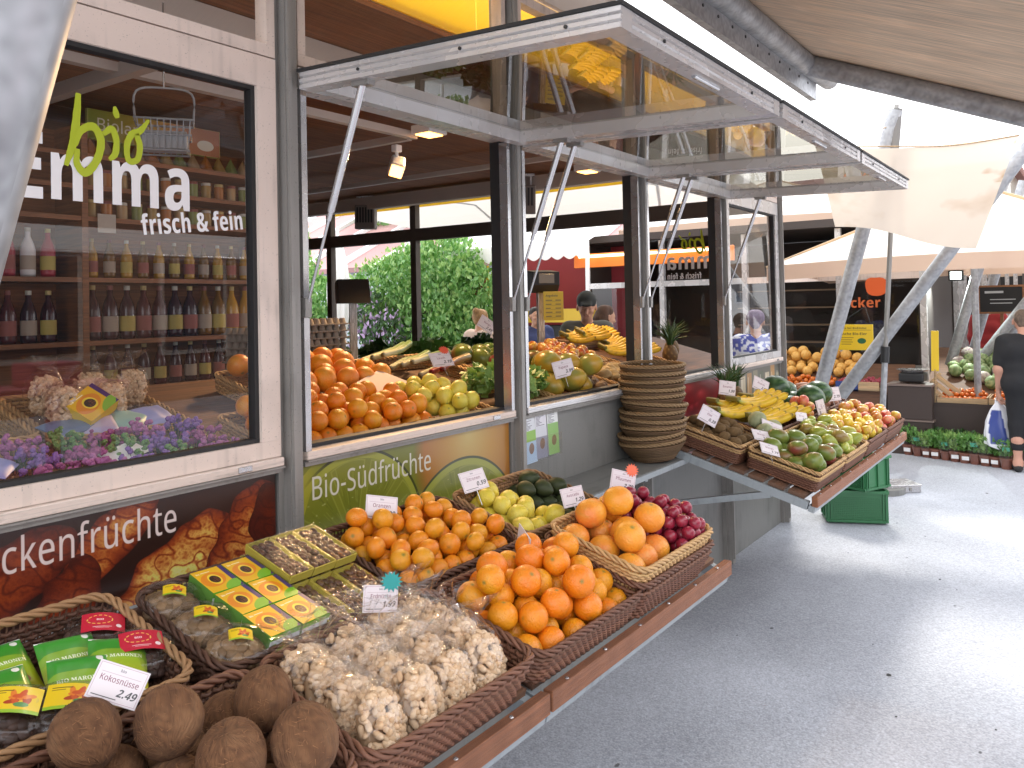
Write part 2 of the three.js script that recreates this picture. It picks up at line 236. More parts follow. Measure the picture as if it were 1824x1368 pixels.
  // printed panels
  const walnut = canvasTex(1024, 420, (g, w, h) => { // printed photograph of walnut kernels
    const K = [[150, 330, 190, 80, 0.35, 0.5], [330, 110, 170, 75, -0.5, 0.6], [560, 70, 150, 60, -0.7, 0.9], [700, 235, 230, 105, -0.75, 1.25], [540, 345, 170, 70, -0.15, 1.0], [905, 240, 110, 240, 0.35, 0.95], [260, 390, 130, 60, -0.2, 0.55], [430, 250, 75, 170, 0.45, 0.65], [1010, 120, 70, 90, 0.1, 0.35]];
    const im = g.createImageData(w, h), D = im.data;
    for (let y = 0; y < h; y++) for (let x = 0; x < w; x++) {
      let best = -1, hgt = 0, e0 = 0; for (let q = 0; q < K.length; q++) { const [cx, cy, rx, ry, a, t] = K[q], c = Math.cos(a), s = Math.sin(a), wx = x + 26 * (pn(x / 60, y / 60, q + 3) - 0.5), wy = y + 26 * (pn(x / 60 + 9, y / 60, q + 7) - 0.5), u = ((wx - cx) * c + (wy - cy) * s) / rx, v = (-(wx - cx) * s + (wy - cy) * c) / ry, e = 1 - u * u - v * v; if (e > 0 && (best < 0 || q >= 3)) { best = q; hgt = Math.sqrt(e); e0 = u; } }
      let r = 30, gg = 12, b = 9; const fine = pn(x / 3, y / 3, 1) - 0.5;
      if (best >= 0) { const qx = (x + 0.6 * y), qy = (y - 0.5 * x), n1 = pn(qx / 60, qy / 38, best * 5.3 + 2.4), n2 = 0.6 * pn(qx / 26 + n1, qy / 17, best * 5.3 + 30.2) + 0.4 * pn(qx / 9, qy / 8, best + 50.7), rid = 1 - Math.abs(2 * n1 - 1), rid2 = 1 - Math.abs(2 * n2 - 1), t = K[best][5]; let l = t * (0.25 + 0.75 * hgt) * (0.35 + 0.75 * Math.pow(rid2, 0.7) * (0.5 + 0.6 * n1)) * (1 - 0.45 * Math.max(0, rid - 0.86) / 0.14) + 0.05 * fine; l = Math.max(0.02, l); const hi = Math.max(0, l - 0.62); r = 255 * Math.min(1, 0.10 + l * 0.92); gg = 255 * Math.min(1, 0.03 + l * l * 0.50 + hi * 0.5 + l * 0.08); b = 255 * Math.min(1, 0.02 + l * l * 0.16 + hi * 0.5); }
      const k = (y * w + x) * 4; D[k] = r + 10 * fine; D[k + 1] = gg + 8 * fine; D[k + 2] = b + 6 * fine; D[k + 3] = 255;
    }
    g.putImageData(im, 0, 0); g.fillStyle = 'rgba(70,38,24,.28)'; g.fillRect(0, 0, w, h);
    g.fillStyle = '#d9c9c4'; g.font = '102px sans-serif'; g.translate(204, 92); const m = g.measureText('Trockenfrüchte').width; g.scale(522 / m, 1); g.fillText('Trockenfrüchte', 0, 0);
  });
  const lime = canvasTex(1024, 420, (g, w, h) => {
    const r = rng(12); let gr = g.createLinearGradient(0, 0, w, 0); gr.addColorStop(0, '#8d9a1c'); gr.addColorStop(0.55, '#7f8a18'); gr.addColorStop(0.75, '#b57a1c'); gr.addColorStop(1, '#b8541c'); g.fillStyle = gr; g.fillRect(0, 0, w, h);
    gr = g.createRadialGradient(770, 10, 10, 800, 60, 330); gr.addColorStop(0, '#f3d27a'); gr.addColorStop(0.4, '#e3a02c'); gr.addColorStop(0.8, '#cf7a1a'); gr.addColorStop(1, 'rgba(180,90,20,0)'); g.fillStyle = gr; g.fillRect(420, 0, 604, 300);
    const slice = (x, y, R, a0) => { g.fillStyle = '#2f3a08'; g.beginPath(); g.arc(x, y, R + 9, 0, 6.3); g.fill(); g.fillStyle = '#b9c23e'; g.beginPath(); g.arc(x, y, R, 0, 6.3); g.fill(); g.fillStyle = '#8f9a26'; g.beginPath(); g.arc(x, y, R * 0.93, 0, 6.3); g.fill();
      for (let k = 0; k < 10; k++) { const t = a0 + k * 0.6283; g.save(); g.translate(x, y); g.rotate(t); const q = g.createLinearGradient(0, 0, R, 0); q.addColorStop(0, '#a9b244'); q.addColorStop(0.5, '#7d8a1a'); q.addColorStop(1, '#96a02a'); g.fillStyle = q; g.beginPath(); g.moveTo(R * 0.08, 0); g.lineTo(R * 0.88, -R * 0.235); g.quadraticCurveTo(R * 0.97, 0, R * 0.88, R * 0.235); g.closePath(); g.fill(); g.strokeStyle = 'rgba(190,198,90,.55)'; g.lineWidth = 5; g.stroke(); for (let s = 0; s < 26; s++) { g.strokeStyle = 'rgba(' + (r() < 0.5 ? '200,208,110' : '80,92,12') + ',.35)'; g.lineWidth = 1 + 3 * r(); const d = R * (0.2 + 0.6 * r()), e = (r() - 0.5) * d * 0.45; g.beginPath(); g.moveTo(d, e); g.lineTo(d + R * 0.13, e * 1.15); g.stroke(); } g.restore(); } };
    slice(210, 290, 300, 0.2); slice(740, 430, 330, 0.5); g.fillStyle = 'rgba(240,246,190,.6)'; for (let k = 0; k < 60; k++) g.fillRect(r() * w * 0.7, 60 + r() * (h - 60), 2 + 6 * r(), 2 + 3 * r());
    gr = g.createLinearGradient(0, 0, 90, 0); gr.addColorStop(0, '#d6d23a'); gr.addColorStop(1, 'rgba(150,160,30,0)'); g.fillStyle = gr; g.beginPath(); g.moveTo(0, 160); g.lineTo(40, 60); g.lineTo(110, 0); g.lineTo(40, 0); g.lineTo(0, 30); g.fill();
    g.fillStyle = 'rgba(82,70,20,.36)'; g.fillRect(0, 0, w, h);
    g.fillStyle = '#d0ccbe'; g.save(); g.font = '96px sans-serif'; g.translate(30, 106); const m = g.measureText('Bio-Südfrüchte').width; g.scale(536 / m, 1); g.fillText('Bio-Südfrüchte', 0, 0); g.restore();
  });
  const red = canvasTex(256, 256, (g, w, h) => { const r = rng(13); g.fillStyle = '#8e1720'; g.fillRect(0, 0, w, h); for (let k = 0; k < 26; k++) { const x = r() * w, y = r() * h, q = 18 + 60 * r(), gr = g.createRadialGradient(x - q * 0.3, y - q * 0.3, 2, x, y, q); gr.addColorStop(0, '#d8505a'); gr.addColorStop(0.3, '#b0232e'); gr.addColorStop(1, 'rgba(95,10,18,0.1)'); g.fillStyle = gr; g.beginPath(); g.arc(x, y, q, 0, 6.3); g.fill(); } });
  const jars = canvasTex(256, 256, (g, w, h) => { const r = rng(14); g.fillStyle = '#66655a'; g.fillRect(0, 0, w, h); for (let k = 0; k < 9; k++) { const x = k * 30; g.fillStyle = ['#8e8a70', '#5c6650', '#c9bda0', '#b5894f'][k % 4]; g.fillRect(x, 40 * r(), 22, h); g.fillStyle = 'rgba(240,235,220,.5)'; g.fillRect(x + 4, 30, 4, h - 80); } g.fillStyle = '#c06a30'; for (let k = 0; k < 10; k++) { g.beginPath(); g.ellipse(150 + 90 * r(), 120 + 100 * r(), 10, 24, 0, 0, 6.3); g.fill(); } });
  [[1, walnut], [2, lime], [4, red], [5, jars]].forEach(([i, t]) => {
    const w = 1.104, x = XP[i] + 0.6, pn = part(K, 'printed_panel', rb(w, 0.44, 0.012, 0.002, x, 1.005, 0.0), mat.greyPanel);
    part(pn, 'print', new THREE.PlaneGeometry(w - 0.006, 0.434), new THREE.MeshPhysicalMaterial({ map: t, roughness: 0.32, clearcoat: 0.4, clearcoatRoughness: 0.25 }), [x, 1.005, 0.0085]);
  });
  // ceiling boards, roof skin
  for (let k = 0; k < 10; k++) for (let j = 0; j < 3; j++) { const z0 = -0.17 - k * 0.588, x0 = XP[0] + j * 2.4; part(K, 'ceiling_board', bx(2.394, 0.02, 0.58, x0 + 1.2, YC + 0.01, z0 - 0.294), mat.plyDark); }
  part(K, 'roof_deck', bx(7.1, 0.03, 5.8, 2.87, YC + 0.06, -3.1), mat.white);
  part(K, 'floor', bx(7.1, 0.12, 5.95, 2.87, 0.06, -3.04), mat.blackMatt);
  part(K, 'back_wall', bx(7.15, 2.8, 0.06, 2.87, 1.42, ZB), mat.plyDark);
  part(K, 'side_wall', bx(0.06, 2.8, 5.9, XP[0] - 0.02, 1.42, -3.03), mat.plyDark);
  // beams and lamp tracks under the ceiling
  const beamM = M(0.60, 0.53, 0.47, 0.5);
  const beam = (a, b, w = 0.07, h = 0.05) => part(K, 'ceiling_beam', bar(a, b, w, h), beamM);
  beam(V(-0.6, 2.785, -0.68), V(6.4, 2.785, -0.62), 0.10, 0.08); beam(V(1.88, 2.70, -1.0), V(1.88, 2.70, -2.6), 0.05, 0.06); beam(V(0.3, 2.71, -1.26), V(3.66, 2.71, -1.22), 0.045, 0.04); beam(V(3.66, 2.71, -1.26), V(3.66, 2.71, -4.2), 0.04, 0.04);
  beam(V(5.95, 2.75, -0.3), V(5.95, 2.75, -5.8), 0.09, 0.12); beam(V(4.9, 2.73, -1.0), V(4.9, 2.73, -5.2), 0.035, 0.035);
  // end wall towards the next stall
  const ZP = [-1.25, -2.48, -3.72, -4.97, -6.0], ends = [-0.02, ...ZP];
  for (const z of ZP) part(K, 'end_post', bx(0.07, 2.83, 0.075, XE, 1.415, z), mat.darkFrame);
  for (let i = 0; i < 5; i++) {
    const z0 = ends[i] - (i ? 0.038 : 0.03), z1 = ends[i + 1] + 0.038, L = z0 - z1, m = (z0 + z1) / 2;
    part(K, 'end_lower_wall', bx(0.05, 1.0, L, XE, 0.5, m), mat.greyPanel);
    part(K, 'end_sill', bx(0.09, 0.05, L, XE, 1.026, m), mat.darkFrame);
    const fr = part(K, 'end_transom', mg([bx(0.07, 0.125, L, XE, 2.46, m), bx(0.065, 0.05, L, XE, 2.80, m)]), mat.darkFrame);
    part(fr, 'pane', tf(new THREE.PlaneGeometry(L, 0.25), XE, 2.65, m, 0, Math.PI / 2, 0), mat.glass);
    if (i === 0 || i === 3) { const g = part(K, 'end_pane', tf(new THREE.PlaneGeometry(L, 1.34), XE, 1.724, m, 0, Math.PI / 2, 0), mat.glass); if (i === 0) { const gr = part(K, 'pane_stop', bx(0.02, 1.34, 0.02, XE, 1.724, z1 + 0.012), mat.aluLight);
      for (const [t, w, h, z, y] of [['Emma', 0.50, 0.135, -0.42, 1.98], ['frisch & fein', 0.30, 0.05, -0.62, 1.90]]) part(gr, 'word_lettering', words(t, w, h), letterWhite, [XE + 0.006, y, z], [0, Math.PI / 2, 0]); bioWord(gr, 0.2, 0.2, [XE + 0.008, 2.10, -0.58], [0, Math.PI / 2, 0]); } }
  }
}
// flap windows
function flap(i, tilt) {
  const w = 1.164, L = 1.085, h = 0.05, g = [];
  const rail = (len) => { const s = poly([[0, 0], [0.058, 0], [0.058, 0.012], [0.052, 0.016], [0.058, 0.02], [0.058, 0.03], [0.05, 0.034], [0.058, 0.038], [0.058, 0.05], [0, 0.05]]); const e = extrude(s, len); return e; };
  const a = rail(L); a.translate(0, 0, 0); const right = a.clone().translate(w / 2 - 0.058, 0, 0), left = a.clone().applyMatrix4(new THREE.Matrix4().makeScale(-1, 1, 1)).translate(-w / 2 + 0.058, 0, 0);
  { const ix = left.index; const p = left.attributes.position, n = left.attributes.normal; for (let k = 0; k < p.count; k += 3) for (const at of [p, n, left.attributes.uv]) { const s = at.itemSize; for (let q = 0; q < s; q++) { const t = at.array[(k + 1) * s + q]; at.array[(k + 1) * s + q] = at.array[(k + 2) * s + q]; at.array[(k + 2) * s + q] = t; } } }
  const cross = rail(w - 0.118); cross.rotateY(-Math.PI / 2); const outer = cross.clone().translate(w / 2 - 0.059, 0, L - 0.059), inner = bx(w - 0.118, 0.05, 0.05, 0, 0.025, 0.026);
  const fr = part(kiosk, 'window_flap', mg([right, left, outer, inner]), mat.aluLight); fr.position.set(XP[i] + 0.6, YH - 0.022, 0.062); fr.rotation.x = tilt;
  part(fr, 'pane', new THREE.PlaneGeometry(w - 0.1, L - 0.1).rotateX(-Math.PI / 2).translate(0, 0.044, L / 2), mat.flapGlass);
  part(fr, 'gasket', mg([bx(0.03, 0.009, L + 0.012, w / 2 - 0.009, 0.0555, L / 2), bx(0.03, 0.009, L + 0.012, -w / 2 + 0.009, 0.0555, L / 2), bx(w - 0.05, 0.009, 0.03, 0, 0.0555, L - 0.009), bx(w - 0.05, 0.009, 0.03, 0, 0.0555, 0.015)]), mat.gasket);
  for (const z of [0.25, 0.62, 0.94]) for (const s of [-1, 1]) part(fr, 'screw', new THREE.CylinderGeometry(0.005, 0.005, 0.004, 8).rotateZ(Math.PI / 2).translate(s * (w / 2 + 0.002), 0.024, z), mat.black);
  for (const x of [-0.35, 0.3]) part(fr, 'screw', new THREE.CylinderGeometry(0.005, 0.005, 0.004, 8).rotateX(Math.PI / 2).translate(x, 0.024, L + 0.002), mat.black);
  for (const s of [-1, 1]) {
    const x = s * (w / 2 - 0.034), A = V(x, -0.005, 0.235), B = V(x, -0.66, -0.02).applyAxisAngle(V(1, 0, 0), -tilt), mid = A.clone().lerp(B, 0.56);
    const st = part(fr, 'strut', mg([rod(A, mid, 0.0115, 0.0115, 12), rod(mid, A.clone().lerp(B, 0.60), 0.008, 0.008, 10), rod(A.clone().lerp(B, 0.59), B, 0.0048, 0.0048, 8)]), mat.alu);
    part(st, 'bracket', mg([rb(0.03, 0.02, 0.07, 0.003, x, -0.006, 0.235), rb(0.026, 0.06, 0.03, 0.003, B.x, B.y, B.z - 0.005)]), mat.post);
  }
  part(fr, 'handle', mg([rod(V(-0.09, -0.002, L - 0.03), V(0.09, -0.002, L - 0.03), 0.007), ]), mat.alu);
  return fr;
}
flap(2, 0.036); flap(3, 0.034); flap(4, 0.036);
// ---------------------------------------------------------------- timber canopy on leaning steel columns
{
  const g = thing('timber_canopy', 'sloping plywood canopy roof with galvanised pipe edge over the walkway', 'canopy');
  const z0 = 0.24, y0 = 3.51, sl = 0.425, z1 = 2.12, an = Math.atan(sl), x0 = -0.6, x1 = 6.5, W = (z1 - z0) / Math.cos(an), n = 5;
  const P = (x, d, h = 0) => V(x, y0 - d * Math.sin(an) + h * Math.cos(an), z0 + d * Math.cos(an) + h * Math.sin(an));
  // boards run down the slope, as their grain does
  for (let i = 0; i < 9; i++) { const xa = x0 + i * (x1 - x0) / 9, w = (x1 - x0) / 9 - 0.004; const b = bx(W, 0.03, w); b.rotateY(-Math.PI / 2); const m = part(g, 'roof_board', b, mat.ply); m.position.copy(P(xa + w / 2, W / 2, 0.09)); m.rotation.x = an; }
  part(g, 'edge_pipe', rod(P(x0, 0.02), P(x1 + 0.02, 0.02), 0.08, 0.08, 28), mat.galv);
  part(g, 'edge_pipe', rod(P(x1, 0.0), P(x1, W + 0.02), 0.078, 0.078, 28), mat.galv);
  part(g, 'edge_pipe', rod(P(x0, W), P(x1, W), 0.058, 0.058, 20), mat.galv);
  part(g, 'pipe_elbow', mg([rod(P(x1, 0.02), P(x1 + 0.5, 0.06), 0.078, 0.078, 24), new THREE.SphereGeometry(0.078, 20, 12).translate(...P(x1 + 0.5, 0.06).toArray())]), mat.galv);
  const pb = part(g, 'perforated_rail', bar(V(x0, y0 - 0.135, z0 - 0.03), V(x1 + 0.35, y0 - 0.135, z0 - 0.03), 0.05, 0.15), mat.galv);
  for (let i = 0; i < 24; i++) { const x = 1.2 + i * 0.235; part(pb, 'hole', new THREE.CylinderGeometry(0.010, 0.010, 0.006, 10).rotateX(Math.PI / 2).translate(x, y0 - 0.12, z0 - 0.003), mat.black); }
  const col = (a, b, r) => { const m = part(g, 'leaning_column', rod(a, b, r, r, 28), mat.galv); part(m, 'foot_plate', mg([rod(V(a.x, 0, a.z), V(a.x, 0.02, a.z), 0.16, 0.16, 20)]), mat.galv); return m; };
  col(V(0.15, 0, 0.414), V(0.628, 3.13, 1.212), 0.075);
}
{ // the pair of leaning columns past the kiosk end
  const v = thing('column_pair', 'pair of galvanised leaning columns spreading from one foot beyond the kiosk', 'column', null);
  const foot = V(7.95, 0, -0.36);
  part(v, 'leaning_column', rod(V(7.95, 0.02, -0.34), V(7.9, 3.35, 0.63), 0.062, 0.062, 24), mat.galv);
  part(v, 'leaning_column', rod(V(7.97, 0.02, -0.50), V(7.9, 3.05, 1.71), 0.058, 0.058, 24), mat.galv);
  part(v, 'foot_plate', mg([rod(V(7.95, 0, -0.42), V(7.95, 0.03, -0.42), 0.22, 0.22, 24)]), mat.galv);
}
// ---------------------------------------------------------------- display trays
const TH = Math.atan(0.2926), TZ = 0.917, TY = 0.775;
const trayQ = new THREE.Quaternion().setFromEuler(new THREE.Euler(TH, 0, 0));
const onTray = (x, h, s) => V(x, TY - s * Math.sin(TH) + h * Math.cos(TH), TZ + s * Math.cos(TH) + h * Math.sin(TH));
const FLAT = { at: (x, y, z) => V(x, y, z), q: new THREE.Quaternion() };
const TRAY = { at: onTray, q: trayQ };
function tray(x0, x1, label) {
  const w = x1 - x0, t = thing('display_tray', label, 'display tray', 'sloping display trays along the kiosk'); t.position.copy(onTray((x0 + x1) / 2, 0, 0)); t.quaternion.copy(trayQ);
  for (let k = 0; k < 8; k++) part(t, 'slat', bx(w - 0.02, 0.018, 0.078, 0, -0.011, -0.085 - k * 0.1), mat.slat);
  const fb = part(t, 'front_board', rb(w, 0.05, 0.028, 0.003, 0, -0.012, 0.006, -TH), mat.boardRed);
  part(t, 'steel_frame', mg([bx(w, 0.03, 0.03, 0, -0.050, 0.0), bx(0.03, 0.04, 0.86, -w / 2 + 0.015, -0.042, -0.45), bx(0.03, 0.04, 0.86, w / 2 - 0.015, -0.042, -0.45), bx(w - 0.06, 0.03, 0.03, 0, -0.046, -0.86)]), mat.steelBlue);
  for (let k = 0; k < Math.round(w / 0.2); k++) part(fb, 'bolt', new THREE.SphereGeometry(0.006, 8, 6).scale(1, 0.5, 1).translate(-w / 2 + 0.08 + k * 0.2, 0.013, 0.004 - 0.003 * (k % 2)), mat.alu);
  for (const s of [-1, 1]) { const x = s * (w / 2 - 0.02), A = V(x, -0.06, -0.20), B = V(x, -0.38, -0.80); part(t, 'brace', bar(A, B, 0.035, 0.03), mat.steelBlue); }
  return t;
}
tray(0.44, 1.664, 'sloping slatted display tray holding coconuts and bagged peanuts');
tray(1.674, 2.862, 'sloping slatted display tray holding mandarins, oranges and lemons');
tray(3.98, 6.22, 'sloping slatted display tray of bananas, mangoes and apples at the kiosk end');
{ // grey ledge of the third bay
  const s = thing('wall_ledge', 'narrow grey steel ledge below the grey wall panel', 'ledge');
  part(s, 'top', rb(1.13, 0.02, 0.27, 0.003, 3.465, 0.895, 0.128), mat.greyPanel); part(s, 'lip', bx(1.13, 0.026, 0.01, 3.465, 0.890, 0.269), mat.steelBlue);
  for (const x of [3.0, 3.62]) part(s, 'bracket', mg([bx(0.03, 0.22, 0.03, x, 0.772, 0.007), bx(0.03, 0.03, 0.22, x, 0.868, 0.13)]), mat.steelBlue);
}
// ---------------------------------------------------------------- wicker baskets
const wick = vc(0.62, { bumpMap: T.fine, bumpScale: 0.0004 });
function rrect(w, d, r, n) { // rounded rectangle as n points with outward normals
  const pts = [], L = 2 * (w - 2 * r) + 2 * (d - 2 * r) + 6.2832 * r;
  for (let i = 0; i < n; i++) { let t = i / n * L, a = w - 2 * r, b = d - 2 * r, q = 1.5708 * r; const seg = [a, q, b, q, a, q, b, q]; let k = 0; while (t > seg[k] && k < 7) { t -= seg[k]; k++; }
    const X = w / 2, Z = d / 2; let x, z, nx, nz; const arc = (cx, cz, a0) => { const an = a0 + t / r; nx = Math.cos(an); nz = Math.sin(an); x = cx + r * nx; z = cz + r * nz; };
    if (k === 0) { x = -a / 2 + t; z = -Z; nx = 0; nz = -1; } else if (k === 1) arc(X - r, -Z + r, -1.5708); else if (k === 2) { x = X; z = -b / 2 + t; nx = 1; nz = 0; } else if (k === 3) arc(X - r, Z - r, 0); else if (k === 4) { x = a / 2 - t; z = Z; nx = 0; nz = 1; } else if (k === 5) arc(-X + r, Z - r, 1.5708); else if (k === 6) { x = -X; z = b / 2 - t; nx = -1; nz = 0; } else arc(-X + r, -Z + r, 3.1416);
    pts.push([x, z, nx, nz]); }
  return pts;
}
const BROWN = [0.150, 0.062, 0.034], DARK = [0.095, 0.042, 0.024], PALE = [0.46, 0.28, 0.12], TAN = [0.30, 0.165, 0.075];
function weaveLoop(base, y, off, amp, rad, col, R, up = V(0, 1, 0), sides = 5) { const P = base.map(([x, z, nx, nz], i) => { const o = off + (i % 2 ? amp : -amp) ; return V(x + nx * o, y, z + nz * o); }); const k = 0.75 + 0.5 * R(); return paint(sweep(P, rad, sides, true), col[0] * k, col[1] * k * (0.95 + 0.1 * R()), col[2] * k); }
// w, d: outer size at the rim; h: height; o.flare: how much the foot is narrower; o.bands: colours from foot to rim
function basketParts(o) {
  const { w, d, h, r = 0.05, flare = 0.02, row = 0.0105, step = 0.026, colors = [BROWN], seed = 1, rimColor = BROWN, rimR = 0.008 } = o, R = rng(seed);
  const per = 2 * (w + d) - 1.72 * r, n = Math.round(per / step) * 2, rows = Math.floor((h - 0.015) / row), weave = [], stakes = [];
  const at = (t) => o.round ? Array.from({ length: n }, (_, i) => { const a = i / n * 6.2832, rr = w / 2 - flare * (1 - t); return [Math.cos(a) * rr, Math.sin(a) * rr, Math.cos(a), Math.sin(a)]; }) : rrect(w - 2 * flare * (1 - t), d - 2 * flare * (1 - t), r, n);
  for (let k = 0; k < rows; k++) { const t = (k + 0.5) / rows, b = at(t), sh2 = k % 2 ? b.map((_, i) => b[(i + 1) % n]) : b; const c = colors[Math.min(colors.length - 1, Math.floor(t * colors.length))]; const jit = sh2.map(([x, z, nx, nz]) => [x, z, nx, nz]); weave.push(weaveLoop(jit, 0.008 + k * row + (R() - 0.5) * 0.001, -0.004, 0.0034, row * 0.50, c, R, undefined, o.sides || 5)); }
  const b0 = at(0), b1 = at(1); for (let i = 0; i < n; i += 1) { const a = b0[i], b = b1[i], k = 0.7 + 0.5 * R(), c = colors[0]; stakes.push(paint(rod(V(a[0] - a[2] * 0.004, 0.004, a[1] - a[3] * 0.004), V(b[0] - b[2] * 0.004, h - 0.003, b[1] - b[3] * 0.004), 0.0022, 0.0022, 4, true), c[0] * k, c[1] * k, c[2] * k)); }
  const rim = []; const m = n * 2, f = o.round ? Array.from({ length: m }, (_, i) => { const a = i / m * 6.2832; return [Math.cos(a) * w / 2, Math.sin(a) * w / 2, Math.cos(a), Math.sin(a)]; }) : rrect(w, d, r, m);
  for (let q = 0; q < 3; q++) { const P = f.map(([x, z, nx, nz], i) => { const a = i / m * Math.round(per / 0.09) * 6.2832 + q * 2.094, oo = -0.004 + Math.cos(a) * rimR * 0.75; return V(x + nx * oo, h - 0.002 + Math.sin(a) * rimR * 0.7, z + nz * oo); }); const k = 0.8 + 0.4 * R(); rim.push(paint(sweep(P, rimR * 0.62, 5, true), rimColor[0] * k, rimColor[1] * k, rimColor[2] * k)); }
  const base = o.round ? paint(new THREE.CylinderGeometry(w / 2 - flare - 0.006, w / 2 - flare - 0.006, 0.008, 28).translate(0, 0.005, 0), ...DARK) : paint(bx(w - 2 * flare - 0.014, 0.008, d - 2 * flare - 0.014, 0, 0.005, 0), ...DARK);
  return { weave: mg(weave), stakes: mg(stakes), rim: mg(rim), base: mg([base]) };
}
const bcache = {};
function basket(o, label, group, F, x, y, z, ry = 0) {
  const key = JSON.stringify([o.w, o.d, o.h, o.flare, o.colors, o.rimColor, o.round, o.row, o.seed]); const g = bcache[key] ??= basketParts(o);
  const t = thing(o.round ? 'round_basket' : 'wicker_basket', label, 'basket', group);
  const wv = part(t, 'woven_side', g.weave, wick); wv.userData.kind = 'stuff'; part(t, 'stakes', g.stakes, wick).userData.kind = 'stuff'; part(t, 'rim', g.rim, wick); part(t, 'base', g.base, wick);
  t.position.copy(F.at(x, y, z)); t.quaternion.copy(F.q).multiply(new THREE.Quaternion().setFromEuler(new THREE.Euler(0, ry, 0))); return t;
}
// ---------------------------------------------------------------- fruit shapes (unit size, radius about 1)
function fruitGeo(fn, ws = 22, hs = 14, col) { // fn(theta 0..pi from the stalk, phi) -> [radius across, height]
  const g = new THREE.SphereGeometry(1, ws, hs), p = g.attributes.position; const cl = col ? new Float32Array(p.count * 3) : null;
  for (let i = 0; i < p.count; i++) { const x = p.getX(i), y = p.getY(i), z = p.getZ(i), th = Math.acos(Math.max(-1, Math.min(1, y))), ph = Math.atan2(z, x), [a, b] = fn(th, ph); p.setXYZ(i, Math.cos(ph) * a, b, Math.sin(ph) * a); if (cl) { const c = col(th, ph, p.getX(i), b, p.getZ(i)); cl.set(c, i * 3); } }
  if (cl) g.setAttribute('color', new THREE.BufferAttribute(cl, 3)); g.computeVertexNormals();
  const nn = g.attributes.normal, W = ws + 1; for (let j = 0; j <= hs; j++) { const a = j * W, b = a + ws; const v = V(nn.getX(a) + nn.getX(b), nn.getY(a) + nn.getY(b), nn.getZ(a) + nn.getZ(b)).normalize(); nn.setXYZ(a, v.x, v.y, v.z); nn.setXYZ(b, v.x, v.y, v.z); }
  return g;
}
const mix = (a, b, t) => a.map((v, i) => v + (b[i] - v) * Math.max(0, Math.min(1, t)));
const nz = (x, y, z, f, s) => noise3(x * f + s * 7.1 + 40, y * f + s * 3.3 + 40, z * f + 40);
const sphereish = (th, ph, sq, dim, lob = 0, nl = 8) => { const s = Math.sin(th), d = dim * Math.exp(-Math.pow(th / 0.22, 2)) + dim * 0.7 * Math.exp(-Math.pow((Math.PI - th) / 0.2, 2)); return [s * (1 + lob * Math.cos(nl * ph) * (1 - Math.abs(Math.cos(th)))), Math.cos(th) * sq - Math.sign(Math.cos(th)) * d]; };
const citrusSkin = (base, alt, f, s, scar) => (th, ph, x, y, z) => { const n = nz(x, y, z, f, s); let c = mix(base, alt, (n - 0.35) * 2); const q = nz(x, y, z, 9, s + 3); if (q > 0.80) c = mix(c, scar, 0.35); if (th < 0.16) c = mix([0.14, 0.17, 0.03], c, th / 0.16 * 0.7); if (Math.PI - th < 0.13) c = mix([0.25, 0.13, 0.02], c, 0.4); return c; };
T.pore = tex(256, 256, (u, v) => gray(1 - 0.8 * Math.pow(tnoise(u * 60, v * 40, 60, 40, 51), 3)), false, 1);
T.fiber = tex(512, 256, (u, v) => gray(0.6 * tnoise(u * 120, v * 10, 120, 10, 61) + 0.4 * tnoise(u * 240 + 3 * tnoise(u * 8, v * 8, 8, 8, 62), v * 24, 240, 24, 63)), false, 1);
const skinM = { citrus: vc(0.42, { bumpMap: T.pore, bumpScale: 0.0012 }), smooth: vc(0.30), matt: vc(0.6), kiwi: vc(0.9, { bumpMap: T.fine, bumpScale: 0.001 }), coco: vc(0.95, { bumpMap: T.fiber, bumpScale: 0.003 }) };
const FG = {};
const OR = [0.72, 0.185, 0.004], OR2 = [0.74, 0.235, 0.006], OR3 = [0.72, 0.30, 0.008], SC = [0.5, 0.25, 0.06];
FG.orange = [0, 1, 2, 3, 4].map((s) => fruitGeo((t, p) => sphereish(t, p, 0.96, 0.045), 24, 16, citrusSkin([OR, OR2, OR, OR3, OR2][s], [OR2, OR3, OR, OR2, OR][s], 1.6, s, SC)));
FG.mandarin = [0, 1, 2, 3].map((s) => fruitGeo((t, p) => sphereish(t, p, 0.88, 0.06, 0.012), 20, 12, citrusSkin([[0.72, 0.255, 0.006], [0.72, 0.215, 0.005], [0.72, 0.29, 0.010], [0.70, 0.225, 0.005]][s], [[0.72, 0.20, 0.005], [0.73, 0.27, 0.010], [0.62, 0.30, 0.015], [0.72, 0.26, 0.008]][s], 1.5, s + 9, SC)));
FG.grapefruit = [0, 1, 2].map((s) => fruitGeo((t, p) => sphereish(t, p, 0.93, 0.04), 26, 16, citrusSkin([[0.76, 0.31, 0.025], [0.72, 0.22, 0.035], [0.77, 0.33, 0.022]][s], [[0.74, 0.19, 0.04], [0.77, 0.32, 0.025], [0.74, 0.25, 0.025]][s], 0.9, s + 20, [0.6, 0.35, 0.08])));
FG.lemon = [0, 1, 2].map((s) => fruitGeo((t, p) => { const s1 = Math.sin(t), tip = 0.22 * Math.exp(-Math.pow((Math.PI - t) / 0.32, 2)) + 0.10 * Math.exp(-Math.pow(t / 0.25, 2)); return [s1 * (1 - 0.1 * Math.abs(Math.cos(t))), Math.cos(t) * 1.12 + Math.sign(Math.cos(t)) * tip]; }, 20, 16, citrusSkin([0.70, 0.56, 0.05], [0.66, 0.57, 0.10], 1.5, s + 30, [0.55, 0.45, 0.12])));
